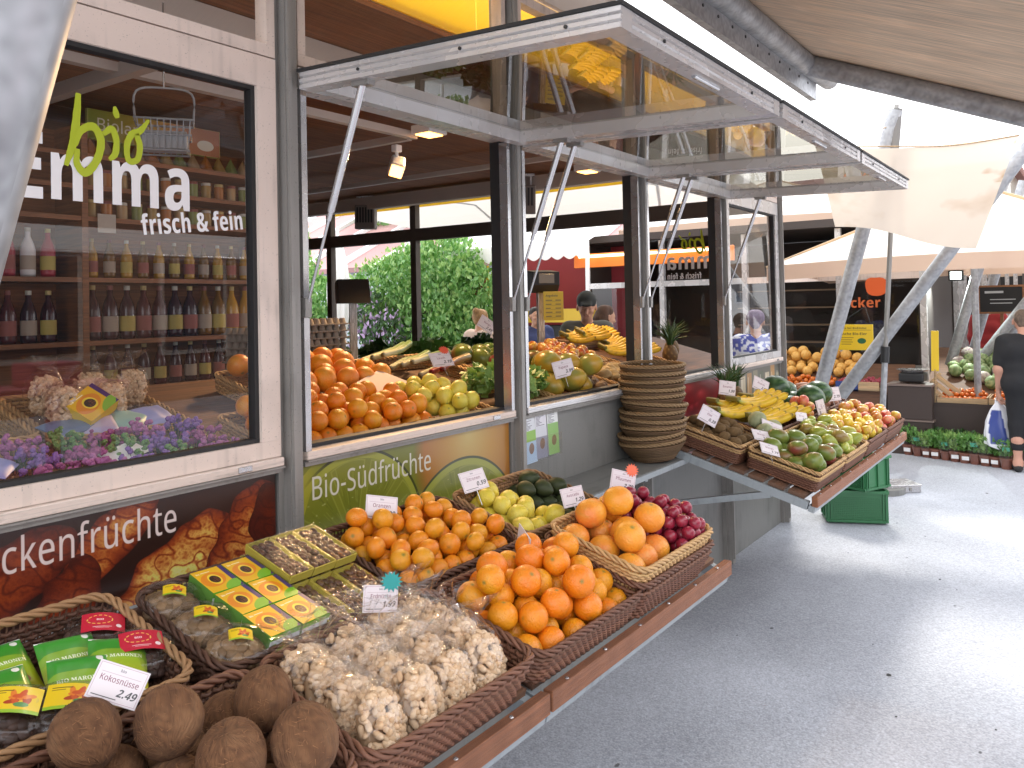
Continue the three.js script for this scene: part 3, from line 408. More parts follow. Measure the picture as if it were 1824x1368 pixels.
FG.plum = [0, 1].map((s) => fruitGeo((t, p) => sphereish(t, p, 1.02, 0.06), 16, 10, (th, ph, x, y, z) => { const n = nz(x, y, z, 1.7, s + 40); return mix(mix([0.20, 0.010, 0.028], [0.34, 0.022, 0.05], n * 1.6 - 0.4), [0.32, 0.12, 0.14], nz(x, y, z, 4, s + 44) > 0.72 ? 0.3 : 0); }));
FG.avocado = [fruitGeo((t, p) => { const s1 = Math.sin(t), neck = 1 - 0.28 * Math.exp(-Math.pow(t / 0.85, 2)); return [s1 * neck * (1 + 0.01 * Math.sin(p * 9)), Math.cos(t) * (Math.cos(t) > 0 ? 1.55 : 1.05)]; }, 16, 14, (th, ph, x, y, z) => mix([0.018, 0.026, 0.008], [0.045, 0.060, 0.016], nz(x, y, z, 5, 50)))];
FG.coconut = [0, 1, 2].map((s) => { const g = fruitGeo((t, p) => { const s1 = Math.sin(t), q = 1 + 0.025 * Math.cos(3 * p) + 0.02 * (nz(Math.cos(p), t, Math.sin(p), 6, s) - 0.5); return [s1 * q, Math.cos(t) * 1.1]; }, 34, 24, (th, ph, x, y, z) => { const f = nz(x * 9, y * 1.5, z * 9, 2, s + 60), n = nz(x, y, z, 2, s + 61), e = nz(x * 20, y * 3, z * 20, 1.4, s + 64); return mix(mix([0.085, 0.036, 0.015], [0.175, 0.080, 0.034], f * 1.5 - 0.25), [0.25, 0.13, 0.062], (n - 0.55) * 1.5 + (e - 0.5) * 0.6); }); return g; });
FG.kiwi = [0, 1].map((s) => fruitGeo((t, p) => [Math.sin(t) * 0.96, Math.cos(t) * 1.2], 16, 12, (th, ph, x, y, z) => mix([0.11, 0.062, 0.022], [0.18, 0.11, 0.045], nz(x * 4, y, z * 4, 3, s + 70))));
FG.mango = [0, 1, 2, 3].map((s) => fruitGeo((t, p) => { const s1 = Math.sin(t), b = 1 + 0.10 * Math.cos(p) * Math.cos(t); return [s1 * b * (0.97 + 0.06 * Math.cos(2 * p)), Math.cos(t) * 1.28]; }, 20, 16, (th, ph, x, y, z) => { const k = nz(x, y, z, 0.8, s + 80); return mix(mix([0.085, 0.150, 0.022], [0.20, 0.24, 0.045], nz(x, y, z, 2, s + 81)), s === 3 ? [0.22, 0.045, 0.03] : [0.30, 0.10, 0.05], (k - (s === 3 ? 0.25 : 0.66)) * 3); }));
FG.apple = [[[0.42, 0.03, 0.025], [0.60, 0.38, 0.06]], [[0.62, 0.48, 0.06], [0.55, 0.14, 0.04]], [[0.30, 0.40, 0.06], [0.45, 0.45, 0.09]], [[0.52, 0.05, 0.06], [0.65, 0.25, 0.10]], [[0.68, 0.50, 0.045], [0.62, 0.40, 0.04]]].map(([a, b], s) => fruitGeo((t, p) => { const s1 = Math.sin(t); return [s1 * (1.0 - 0.06 * Math.cos(t - 2.4)) * (1 + 0.015 * Math.cos(5 * p)), Math.cos(t) * 0.9 - 0.26 * Math.exp(-Math.pow(t / 0.33, 2)) + 0.12 * Math.exp(-Math.pow((Math.PI - t) / 0.3, 2))]; }, 18, 14, (th, ph, x, y, z) => { if (th < 0.2) return [0.16, 0.11, 0.03]; return mix(a, b, nz(x * 2, y * 0.6, z * 2, 1.4, s + 90) * 2 - 0.5); }));
FG.pear = [0, 1, 2].map((s) => fruitGeo((t, p) => { const s1 = Math.sin(t), c = Math.cos(t); return [s1 * (1 - 0.34 * Math.exp(-Math.pow((t) / 0.85, 2))), c > 0 ? c * 1.6 : c * 0.95]; }, 16, 16, (th, ph, x, y, z) => { const n = nz(x, y, z, 2.2, s + 100); return mix([[0.24, 0.28, 0.035], [0.34, 0.36, 0.05], [0.30, 0.24, 0.05]][s], [[0.33, 0.37, 0.06], [0.42, 0.38, 0.07], [0.22, 0.13, 0.04]][s], n * 1.8 - 0.4); }));
FG.melon = [fruitGeo((t, p) => [Math.sin(t), Math.cos(t) * 1.15], 24, 16, (th, ph, x, y, z) => { const st = Math.sin(ph * 11 + 2.2 * (nz(x * 2, y * 3, z * 2, 2.5, 110) - 0.5) * 3); return mix([0.018, 0.060, 0.018], [0.075, 0.150, 0.050], st * 1.4 - 0.1); })];
FG.canta = [0, 1].map((s) => fruitGeo((t, p) => [Math.sin(t) * (1 + 0.02 * Math.cos(9 * p)), Math.cos(t)], 18, 12, (th, ph, x, y, z) => mix([0.62, 0.30, 0.05], [0.72, 0.44, 0.12], nz(x, y, z, 5, s + 120) * 2 - 0.5)));
FG.tomato = [fruitGeo((t, p) => sphereish(t, p, 0.84, 0.12, 0.015, 5), 14, 9, (th, ph, x, y, z) => th < 0.3 ? [0.10, 0.16, 0.03] : mix([0.62, 0.10, 0.012], [0.60, 0.20, 0.02], nz(x, y, z, 1.2, 130)))];
FG.green = [0, 1].map((s) => fruitGeo((t, p) => { const q = 0.92 + 0.22 * nz(Math.cos(p) * 2, t * 2, Math.sin(p) * 2, 1.7, s + 140); return [Math.sin(t) * q, Math.cos(t) * q * 0.9]; }, 18, 12, (th, ph, x, y, z) => mix([0.10, 0.17, 0.05], [0.34, 0.42, 0.20], nz(x * 2, y * 2, z * 2, 2, s + 140) * 2 - 0.6)));
// ---------------------------------------------------------------- heaps: drop each fruit on the lowest spot
function heap(n, rad, box, seed, o = {}) { // box [x0,x1,z0,z1]; returns [x,y,z,r] resting on floor y0 or on one another
  const R = rng(seed), P = o.start ? o.start.slice() : [], [x0, x1, z0, z1] = box, cx = (x0 + x1) / 2, cz = (z0 + z1) / 2, y0 = o.y0 || 0, out = [];
  const top = (x, z, r) => { let y = y0 + r + (o.floor ? o.floor(x, z) : 0); for (const q of P) { const d2 = (q[0] - x) ** 2 + (q[2] - z) ** 2, s = (q[3] + r) * 0.985; if (d2 < s * s) y = Math.max(y, q[1] + Math.sqrt(s * s - d2)); } return y; };
  for (let i = 0; i < n; i++) {
    const r = typeof rad === 'function' ? rad(i, R) : rad * (0.94 + 0.12 * R()); let best = null;
    const cost = (x, z) => { const y = top(x, z, r); return y + (o.bias || 0) * Math.hypot((x - cx) / (x1 - x0), (z - cz) / (z1 - z0)) + (o.lean ? o.lean(x, z) : 0); };
    for (let k = 0; k < 60; k++) { const x = x0 + r + R() * (x1 - x0 - 2 * r), z = z0 + r + R() * (z1 - z0 - 2 * r), c = cost(x, z); if (!best || c < best[2]) best = [x, z, c]; }
    let st = r * 0.5; for (let k = 0; k < 40; k++) { const a = R() * 6.28, x = Math.max(x0 + r, Math.min(x1 - r, best[0] + Math.cos(a) * st)), z = Math.max(z0 + r, Math.min(z1 - r, best[1] + Math.sin(a) * st)), c = cost(x, z); if (c < best[2]) best = [x, z, c]; else st *= 0.93; }
    const q = [best[0], top(best[0], best[1], r), best[1], r]; P.push(q); out.push(q);
  }
  return out;
}
function spread(list, F, geos, m, name, label, cat, group, seed, o = {}) {
  const R = rng(seed); for (const [x, y, z, r] of list) { const f = one(name, geos[Math.floor(R() * geos.length)], m, label, cat, group); f.position.copy(F.at(x, y, z)); f.scale.setScalar(r * (o.k || 1)); f.quaternion.setFromEuler(o.lie ? new THREE.Euler(1.2 + 0.7 * R(), R() * 6.28, 0.4 * (R() - 0.5)) : new THREE.Euler((R() - 0.5) * (o.tip ?? 3), R() * 6.28, (R() - 0.5) * (o.tip ?? 3))); }
}
// ---------------------------------------------------------------- price cards
function cardTex(name, price, tone) { return canvasTex(200, 140, (g, w, h) => { g.fillStyle = tone || '#dcd3d6'; g.fillRect(0, 0, w, h); g.strokeStyle = '#b59aa4'; g.lineWidth = 2; g.strokeRect(6, 6, w - 12, h - 12); g.fillStyle = '#6d6a70'; g.font = 'bold 15px serif'; g.textAlign = 'center'; g.fillText('bio', w / 2, 25); g.fillStyle = '#b8a3ab'; g.fillRect(20, 36, w - 40, 2); g.fillStyle = '#6b2b3f'; g.font = '30px sans-serif'; const m = g.measureText(name).width; g.save(); g.translate(w / 2, 68); g.scale(Math.min(1, (w - 26) / m), 1); g.fillText(name, 0, 0); g.restore(); g.fillStyle = '#1c1a1c'; g.font = 'italic bold 40px sans-serif'; g.textAlign = 'right'; g.fillText(price, w - 14, 112); g.fillRect(16, 122, w * 0.5, 3); }); }
const cardBack = M(0.70, 0.67, 0.68, 0.45), cardMats = {};
function card(F, x, y, z, ry, tilt, name, price, label, o = {}) {
  const w = o.w || 0.10, h = w * 0.7, t = thing('price_card', label, 'price card', 'price cards stuck between the goods');
  const b = part(t, 'card', bx(w, h, 0.0015), cardBack, [0, 0, 0]); part(b, 'print', new THREE.PlaneGeometry(w * 0.98, h * 0.98).translate(0, 0, 0.0018), cardMats[name + price] ??= new THREE.MeshPhysicalMaterial({ map: cardTex(name, price), roughness: 0.35, clearcoat: 0.3 }));
  part(t, 'stick', rod(V(0, -h / 2 - (o.stick ?? 0.05), -0.004), V(0, 0, -0.003), 0.0015, 0.0015, 6), mat.alu);
  if (o.burst) { const s = new THREE.Shape(); for (let k = 0; k <= 28; k++) { const a = k / 28 * 6.2832, r = (k % 2 ? 0.66 : 1) * 0.024; s[k ? 'lineTo' : 'moveTo'](Math.cos(a) * r * 1.2, Math.sin(a) * r); } part(t, 'star_sticker', extrude(s, 0.001), M(...o.burst, 0.5), [w * 0.28, h * 0.62, 0.003]); }
  t.position.copy(F.at(x, y, z)); t.quaternion.copy(F.q).multiply(new THREE.Quaternion().setFromEuler(new THREE.Euler(tilt, ry, o.roll || 0, 'YXZ'))); return t;
}
// ================================================================ goods on the near trays
const CA = -0.6; // yaw of things facing the walkway and the photographer
const B = (w, d, h, c, rim, seed, o = {}) => ({ w, d, h, colors: c, rimColor: rim, seed, flare: 0.018, ...o });
basket(B(0.54, 0.35, 0.12, [DARK], TAN, 1, { w: 0.54 }), 'brown wicker basket of chestnut packets in the near left corner', 'rectangular wicker baskets', TRAY, 0.71, 0.002, -0.572);
basket(B(0.55, 0.355, 0.115, [DARK], BROWN, 2), 'dark wicker basket heaped with coconuts', 'rectangular wicker baskets', TRAY, 0.785, 0.002, -0.195);
basket(B(0.52, 0.35, 0.095, [DARK], DARK, 3), 'dark wicker basket of walnut bags, yellow boxes and date trays', 'rectangular wicker baskets', TRAY, 1.295, 0.002, -0.572);
basket(B(0.54, 0.355, 0.115, [BROWN], BROWN, 4), 'reddish brown wicker basket filled with peanut bags', 'rectangular wicker baskets', TRAY, 1.348, 0.002, -0.190);
basket(B(0.53, 0.355, 0.095, [DARK], DARK, 5), 'dark wicker basket of mandarins below the lime panel', 'rectangular wicker baskets', TRAY, 1.855, 0.002, -0.580);
basket(B(0.55, 0.355, 0.10, [BROWN], BROWN, 6, { row: 0.012 }), 'brown wicker basket of large oranges at the tray front', 'rectangular wicker baskets', TRAY, 1.912, 0.002, -0.190);
basket(B(0.50, 0.33, 0.10, [TAN], TAN, 7), 'tan wicker basket of lemons and avocados', 'rectangular wicker baskets', TRAY, 2.395, 0.002, -0.575);
basket(B(0.56, 0.36, 0.12, [BROWN], BROWN, 8, { row: 0.012 }), 'brown outer basket under the pale grapefruit basket', 'rectangular wicker baskets', TRAY, 2.42, 0.002, -0.185);
basket(B(0.54, 0.34, 0.085, [PALE], PALE, 9, { row: 0.0095 }), 'pale straw wicker basket of grapefruits and plums', 'rectangular wicker baskets', TRAY, 2.405, 0.085, -0.182);
// mandarins
spread(heap(64, (i, R) => 0.0285 + 0.0035 * R(), [1.62, 2.095, -0.735, -0.425], 101, { y0: 0.045, bias: -0.012, lean: (x, z) => -0.06 * Math.max(0, -0.60 - z) * (x > 1.8 ? 2 : 1) }), TRAY, FG.mandarin, skinM.citrus, 'mandarin', 'small orange mandarin in the dark basket below the lime panel', 'mandarin', 'mandarins below the lime panel', 201);
// large oranges with two big yellow ones
{
  const big = [[1.745, 0.098, -0.235, 0.047], [1.735, 0.125, -0.115, 0.056]];
  const low = heap(42, (i, R) => 0.034 + 0.006 * R(), [1.650, 2.172, -0.35, -0.030], 102, { y0: 0.02, bias: 0.0 });
  const up = heap(13, (i, R) => 0.036 + 0.008 * R(), [1.66, 2.14, -0.345, -0.05], 103, { y0: 0.02, start: low, bias: 0.10, lean: (x, z) => 0.09 * (z + 0.19) + 0.05 * Math.abs(x - 1.86) });
  spread([...low, ...up], TRAY, FG.orange, skinM.citrus, 'orange', 'large orange in the brown basket at the tray front', 'orange', 'large oranges at the tray front', 202);
}
spread(heap(24, (i, R) => 0.030 + 0.003 * R(), [2.16, 2.43, -0.725, -0.428], 104, { y0: 0.022, bias: 0.05 }), TRAY, FG.lemon, skinM.citrus, 'lemon', 'pale yellow lemon in the tan basket beside the avocados', 'lemon', 'lemons in the tan basket', 203);
spread(heap(16, 0.031, [2.44, 2.635, -0.725, -0.44], 105, { y0: 0.022, bias: 0.03, lean: (x, z) => 0.03 * (z + 0.6) }), TRAY, FG.avocado, skinM.matt, 'avocado', 'dark green avocado beside the lemons', 'avocado', 'avocados beside the lemons', 204, { lie: true });
{
  const low = heap(8, (i, R) => 0.046 + 0.004 * R(), [2.15, 2.465, -0.335, -0.03], 106, { y0: 0.085 });
  const up = heap(5, (i, R) => 0.047 + 0.003 * R(), [2.17, 2.46, -0.335, -0.06], 107, { y0: 0.085, start: low, lean: (x, z) => 0.12 * z });
  spread([...low, ...up], TRAY, FG.grapefruit, skinM.citrus, 'grapefruit', 'yellow pink grapefruit in the pale basket at the tray end', 'grapefruit', 'grapefruits in the pale basket', 205, { tip: 1.2 });
}
spread(heap(78, (i, R) => 0.0205 + 0.002 * R(), [2.475, 2.662, -0.335, -0.028], 108, { y0: 0.10, bias: 0.015 }), TRAY, FG.plum, skinM.smooth, 'plum', 'dark red plum heaped beside the grapefruits', 'plum', 'plums beside the grapefruits', 206);
{ // coconuts
  const c = heap(19, (i, R) => 0.050 + 0.007 * R(), [0.55, 1.055, -0.37, -0.025], 109, { y0: 0.03, bias: 0.01 }), R = rng(77);
  c.forEach(([x, y, z, r], i) => { const m = one('coconut', FG.coconut[i % 3], skinM.coco, z > -0.2 ? 'hairy brown coconut in the front half of the dark basket' : 'hairy brown coconut in the rear half of the dark basket', 'coconut', 'coconuts in the dark basket'); m.position.copy(TRAY.at(x, y, z)); m.scale.setScalar(r); m.rotation.set(1 + 1.2 * R(), R() * 6.28, R() * 2);
    const h = []; for (let k = 0; k < 420; k++) { const a = R() * 6.28, u = 2 * R() - 1, s = Math.sqrt(1 - u * u), d = V(s * Math.cos(a), u * 1.1, s * Math.sin(a)), t = V(R() - 0.5, 1.5 * (R() - 0.5), R() - 0.5).cross(d).normalize(); const e = d.clone().multiplyScalar(1.0 + 0.07 * R()).addScaledVector(t, 0.14 + 0.14 * R()); const w = d.clone().cross(t).multiplyScalar(0.014); const g = new THREE.BufferGeometry(); const q = d.clone().multiplyScalar(0.985); g.setAttribute('position', new THREE.Float32BufferAttribute([q.x - w.x, q.y - w.y, q.z - w.z, q.x + w.x, q.y + w.y, q.z + w.z, e.x, e.y, e.z], 3)); g.computeVertexNormals(); const kk = 0.6 + 0.7 * R(); paint(g, 0.20 * kk, 0.095 * kk, 0.042 * kk); h.push(g); }
    if (i < 3) FG.coconut[i].hair = mg(h); const hm = part(m, 'fibre', FG.coconut[i % 3].hair, skinM.cocoHair ??= vc(0.9, { side: THREE.DoubleSide })); hm.userData.kind = 'stuff'; });
}
// ---------------------------------------------------------------- bags of peanuts
const nutGeo = (() => { const pts = []; for (let i = 0; i <= 8; i++) { const t = i / 8 * Math.PI; pts.push(new THREE.Vector2(Math.sin(t) * (0.60 - 0.11 * Math.exp(-Math.pow((t - 1.57) / 0.35, 2))), -Math.cos(t))); } return new THREE.LatheGeometry(pts, 8); })();
function nutCloud(place, n, seed, L, tones) { const R = rng(seed), gs = []; for (let i = 0; i < n; i++) { const g = nutGeo.clone(); const s = L * (0.8 + 0.4 * R()); g.scale(s * (1 + 0.15 * R()), s, s); const p = place(R, i); g.rotateX(R() * 6.28); g.rotateY(R() * 6.28); g.rotateZ(R() * 6.28); g.translate(p.x, p.y, p.z); const t = tones[Math.floor(R() * tones.length)], k = 0.85 + 0.3 * R(); gs.push(paint(g, t[0] * k, t[1] * k, t[2] * k)); } return mg(gs); }
const NUT = [[0.60, 0.42, 0.26], [0.54, 0.36, 0.21], [0.64, 0.47, 0.31]];
function bagShape(seed, sx, sy, sz) { // plump film bag, gathered at the far end, with creases
  const f = new THREE.SphereGeometry(1, 44, 30), q = f.attributes.position;
  for (let i = 0; i < q.count; i++) { let x = q.getX(i), y = q.getY(i), z = q.getZ(i); const n = nz(x, y, z, 2.2, seed), m = Math.abs(nz(x, y, z, 6, seed + 5) - 0.5) * 2; let k = 1 + 0.10 * (n - 0.5) + 0.07 * m; const e = Math.sign(y) * Math.pow(Math.abs(y), 0.75); x = Math.sign(x) * Math.pow(Math.abs(x), 0.82); z = Math.sign(z) * Math.pow(Math.abs(z), 0.82); q.setXYZ(i, x * sx * k, e * sy * k, z * sz * k); }
  f.computeVertexNormals(); return f;
}
function bagTop(sx, y, seed) { const R = rng(seed); return sheetGeo((u, v) => { const a = u * 6.2832, r = (v < 0.35 ? 0.034 - 0.07 * v : 0.010 + (v - 0.35) * 0.055) * (1 + 0.45 * Math.sin(a * 5 + seed) * v); return V(Math.cos(a) * r * 1.3 + 0.01 * v * Math.sin(seed), y + v * 0.06, Math.sin(a) * r); }, 26, 8); }
T.crumple = tex(256, 256, (u, v) => gray(Math.pow(1 - Math.abs(2 * fbm(u, v, 5, 4, 71) - 1), 3) * 0.7 + 0.3 * Math.pow(1 - Math.abs(2 * fbm(u, v, 11, 3, 72) - 1), 4)), false, 1);
const bagFilm = MP(1, 1, 1, 0.08, { transmission: 1, thickness: 0, ior: 1.45, bumpMap: T.crumple, bumpScale: 0.0035 });
const bagNuts = [0, 1, 2].map((s) => nutCloud((R) => { const a = R() * 6.283, q = Math.sqrt(R()), k = 0.82 + 0.06 * R(), x = Math.cos(a) * q, y = Math.sin(a) * q, z = Math.sqrt(Math.max(0, 1 - Math.pow(q, 2.6))) * (R() < 0.85 ? 1 : -1); return V(Math.sign(x) * Math.pow(Math.abs(x), 0.85) * 0.056 * k, Math.sign(y) * Math.pow(Math.abs(y), 0.8) * 0.07 * k, z * 0.041 * k); }, 210, 300 + s, 0.0108, NUT)).map((g) => mg([g, paint(new THREE.SphereGeometry(1, 14, 10).scale(0.045, 0.054, 0.026), 0.42, 0.27, 0.15)]));
const bagSkins = [0, 1, 2].map((s) => bagShape(s * 3 + 1, 0.060, 0.074, 0.042)), bagTops = [0, 1, 2].map((s) => bagTop(0.06, 0.068, s + 2));
{
  const R = rng(400), rows = [[-0.305, 0.074, 4], [-0.237, 0.084, 4], [-0.168, 0.088, 4], [-0.100, 0.090, 4]];
  let k = 0;
  for (const [s, h, n] of rows) for (let i = 0; i < n; i++) {
    const x = 1.115 + (i + 0.5) * (0.46 / n) + (R() - 0.5) * 0.02, t = thing('peanut_bag', 'clear film bag of peanuts in the ' + ['rear', 'second', 'third', 'front'][rows.findIndex((q) => q[0] === s)] + ' row of the reddish brown basket', 'bag of nuts', 'bags of peanuts'), v = k++ % 3;
    part(t, 'nuts', bagNuts[v], skinM.nut ??= vc(0.75)).userData.kind = 'stuff'; part(t, 'film', bagSkins[v], bagFilm); part(t, 'gathered_top', bagTops[v], bagFilm);
    t.position.copy(TRAY.at(x, h, s)); t.quaternion.copy(trayQ).multiply(new THREE.Quaternion().setFromEuler(new THREE.Euler(-0.62 + 0.3 * (R() - 0.5), 0.5 * (R() - 0.5), 0.35 * (R() - 0.5)))); t.scale.setScalar(1.06 + 0.06 * R());
  }
}
// ---------------------------------------------------------------- packets, boxes and date trays
function printMat(w, h, draw, rough = 0.35) { return new THREE.MeshPhysicalMaterial({ map: canvasTex(w, h, draw), roughness: rough, clearcoat: 0.5, clearcoatRoughness: 0.2 }); }
const chestnutPrint = printMat(200, 260, (g, w, h) => { let gr = g.createLinearGradient(0, 0, 0, h); gr.addColorStop(0, '#2f9a2c'); gr.addColorStop(0.3, '#3c8a26'); gr.addColorStop(0.5, '#8fae22'); gr.addColorStop(1, '#b8a81e'); g.fillStyle = gr; g.fillRect(0, 0, w, h); g.fillStyle = '#7fa528'; g.beginPath(); g.moveTo(0, 90); g.quadraticCurveTo(100, 60, 200, 110); g.lineTo(200, 140); g.quadraticCurveTo(90, 100, 0, 130); g.fill(); g.fillStyle = '#e8ecd8'; g.font = 'bold 21px serif'; g.textAlign = 'center'; g.fillText('BIO MARONEN', w / 2, 128); g.fillStyle = '#f1f0e6'; g.beginPath(); g.arc(166, 30, 13, 0, 6.3); g.fill(); const r = rng(4); for (let k = 0; k < 9; k++) { g.fillStyle = ['#8a5426', '#a8682e', '#6f3f1a'][k % 3]; g.beginPath(); g.ellipse(70 + 80 * r(), 180 + 50 * r(), 26, 18, r() * 3, 0, 6.3); g.fill(); } g.fillStyle = '#f4f4ee'; g.fillRect(0, h - 8, w, 8); g.fillRect(0, 0, w, 5); });
const redLabel = printMat(160, 120, (g, w, h) => { g.fillStyle = '#c01f38'; g.fillRect(0, 0, w, h); g.strokeStyle = '#e8c15a'; g.lineWidth = 5; g.setLineDash([12, 7]); g.beginPath(); g.ellipse(66, 46, 46, 28, 0, 0, 6.3); g.stroke(); g.setLineDash([]); g.fillStyle = '#f0dcd8'; g.font = 'bold 16px sans-serif'; g.textAlign = 'center'; g.fillText('BIO', 66, 52); g.fillRect(40, 92, 70, 3); g.fillRect(50, 100, 50, 2); g.beginPath(); g.arc(136, 84, 11, 0, 6.3); g.fill(); });
const yellowLabel = printMat(160, 110, (g, w, h) => { g.fillStyle = '#e2c01a'; g.fillRect(0, 0, w, h); g.fillStyle = '#8fb52a'; g.fillRect(0, h - 14, w, 14); const r = rng(6); for (let k = 0; k < 9; k++) { g.fillStyle = ['#c8501c', '#d97a24', '#a83a14'][k % 3]; g.beginPath(); g.ellipse(90 + 50 * (r() - 0.3), 50 + 34 * (r() - 0.5), 22, 9, r() * 3, 0, 6.3); g.fill(); } g.fillStyle = '#4f8a4a'; g.beginPath(); g.ellipse(104, 76, 22, 10, 0, 0, 6.3); g.fill(); g.fillStyle = '#6b5a1a'; g.fillRect(14, 16, 60, 4); g.fillRect(14, 26, 40, 3); });
const boxPrint = printMat(240, 200, (g, w, h) => { g.fillStyle = '#e8b417'; g.fillRect(0, 0, w, h); g.fillStyle = '#e58a1c'; g.beginPath(); g.ellipse(96, 96, 92, 60, -0.2, 0, 6.3); g.fill(); g.fillStyle = '#3d2a6a'; g.fillRect(w - 34, 0, 34, h); g.fillStyle = '#7cb52c'; g.beginPath(); g.ellipse(180, 176, 72, 34, -0.4, 0, 6.3); g.fill(); g.fillStyle = '#f3d23a'; g.beginPath(); g.arc(106, 98, 46, 0, 6.3); g.fill(); g.fillStyle = '#2c150a'; g.beginPath(); g.ellipse(106, 98, 36, 32, 0, 0, 6.3); g.fill(); const r = rng(9); for (let k = 0; k < 40; k++) { g.fillStyle = 'rgba(150,80,40,.6)'; g.fillRect(80 + 52 * r(), 76 + 44 * r(), 7, 4); } g.fillStyle = '#faf3e0'; g.font = 'bold 18px sans-serif'; g.fillText('bio', 20, 34); g.fillRect(56, 24, 70, 4); });
const boxSide = printMat(200, 60, (g, w, h) => { g.fillStyle = '#dfe2e4'; g.fillRect(0, 0, w, h); g.fillStyle = '#6fae2e'; g.fillRect(0, 0, w, 16); g.fillRect(18, 28, 26, 18); g.fillStyle = '#9aa09c'; g.fillRect(70, 30, 90, 3); g.fillRect(70, 38, 70, 3); });
const dateM = vc(0.35), dried = vc(0.55);
function pillow(w, h, t, seed, nx = 14, ny = 12) { const g = new THREE.BoxGeometry(w, t, h, nx, 2, ny), p = g.attributes.position; for (let i = 0; i < p.count; i++) { const x = p.getX(i), y = p.getY(i), z = p.getZ(i), e = Math.max(Math.abs(x) / (w / 2), Math.abs(z) / (h / 2)), k = 0.06 + 0.94 * Math.sqrt(Math.max(0, (1 - Math.pow(Math.abs(2 * x / w), 3)) * (1 - Math.pow(Math.abs(2 * z / h), 3)))); p.setY(i, y * k + 0.006 * (nz(x * 30, 0, z * 30, 1, seed) - 0.5) * k * 2); } g.computeVertexNormals(); return g; }
const topOnly = (front, rest) => [rest, rest, front, rest, rest, rest];
const packGeo = [pillow(0.105, 0.135, 0.034, 1), pillow(0.105, 0.135, 0.034, 5)];
const filmGrey = MP(0.9, 0.9, 0.9, 0.15, { transmission: 1, thickness: 0, ior: 1.45 });
const greenBack = M(0.10, 0.25, 0.04, 0.4);
// chestnut packets
[[0.735, 0.075, -0.655, 0.5], [0.835, 0.085, -0.60, 0.35], [0.69, 0.095, -0.555, 0.45], [0.80, 0.110, -0.50, 0.2], [0.885, 0.105, -0.525, 0.1]].forEach(([x, h, s, ry], i) => { const t = thing('chestnut_packet', ['green chestnut packet at the back of the near left basket', 'green chestnut packet beside the hindmost red labelled bag', 'green chestnut packet nearest the left picture edge', 'green chestnut packet right above the coconut price card', 'green chestnut packet closest to the coconuts and the front red label'][i], 'packet', 'packets of chestnuts'); const m = part(t, 'pouch', packGeo[i % 2], topOnly(chestnutPrint, greenBack)); t.position.copy(TRAY.at(x, h, s)); t.quaternion.copy(trayQ).multiply(new THREE.Quaternion().setFromEuler(new THREE.Euler(0.22, ry - 0.55, 0.05))); });
// dark dried-fruit bags with labels
function fruitBag(x, h, s, ry, label, lab, lw, lh, col, name = 'dried_fruit_bag') {
  const t = thing(name, label, 'bag', 'labelled bags of dried fruit'); const R = rng(Math.round(x * 1000 + s * 777));
  const bits = []; for (let k = 0; k < 150; k++) { const a = R() * 6.28, q = Math.sqrt(R()), g = new THREE.IcosahedronGeometry(0.010 + 0.005 * R(), 1), kx = 0.7 + 0.6 * R(); g.scale(1.2, 0.7, 1); g.rotateY(R() * 6); g.translate(Math.cos(a) * q * 0.055, 0.008 + 0.026 * (1 - q * q) * (0.6 + 0.5 * R()), Math.sin(a) * q * 0.048); bits.push(paint(g, col[0] * kx, col[1] * kx, col[2] * kx)); }
  part(t, 'contents', mg(bits), dried).userData.kind = 'stuff'; const f = bagShape(Math.round(x * 91), 0.069, 0.028, 0.060); f.translate(0, 0.024, 0); part(t, 'film', f, filmGrey);
  const l = part(t, 'label', tf(sheetGeo((u, v) => V((u - 0.5) * lw, 0.0535 + 0.004 * Math.cos((u - 0.5) * 2) - 0.02 * (u - 0.5) ** 2, (0.5 - v) * lh), 6, 4), 0, 0, 0), lab);
  t.position.copy(TRAY.at(x, h, s)); t.quaternion.copy(trayQ).multiply(new THREE.Quaternion().setFromEuler(new THREE.Euler(0.1, ry, 0))); return t;
}
fruitBag(0.925, 0.06, -0.66, -0.5, 'round dark bag of dried fruit with a red label at the basket back', redLabel, 0.082, 0.056, [0.07, 0.035, 0.025]);
fruitBag(0.940, 0.075, -0.545, -0.4, 'dark bag of dried fruit with a red label beside the coconuts', redLabel, 0.082, 0.056, [0.06, 0.03, 0.022]);
fruitBag(0.665, 0.105, -0.475, -0.6, 'dark date bag with a yellow label, nearest of the near left basket', yellowLabel, 0.085, 0.06, [0.05, 0.022, 0.014]);
fruitBag(0.745, 0.10, -0.435, -0.6, 'dark date bag with a yellow label behind the coconut price card', yellowLabel, 0.085, 0.06, [0.05, 0.022, 0.014]);
fruitBag(0.60, 0.09, -0.56, -0.6, 'dark date bag with a yellow label at the left picture edge', yellowLabel, 0.085, 0.06, [0.05, 0.022, 0.014]);
// walnut bags with small labels
const smallYellow = yellowLabel;
fruitBag(1.098, 0.068, -0.68, -0.55, 'clear bag of walnuts, hindmost of three in the dried goods basket', smallYellow, 0.05, 0.035, [0.26, 0.16, 0.08], 'walnut_bag');
fruitBag(1.104, 0.070, -0.57, -0.55, 'clear bag of walnuts, middle one of three in the dried goods basket', smallYellow, 0.05, 0.035, [0.26, 0.16, 0.08], 'walnut_bag');
fruitBag(1.110, 0.074, -0.455, -0.55, 'clear bag of walnuts, foremost of three in the dried goods basket', smallYellow, 0.05, 0.035, [0.26, 0.16, 0.08], 'walnut_bag');
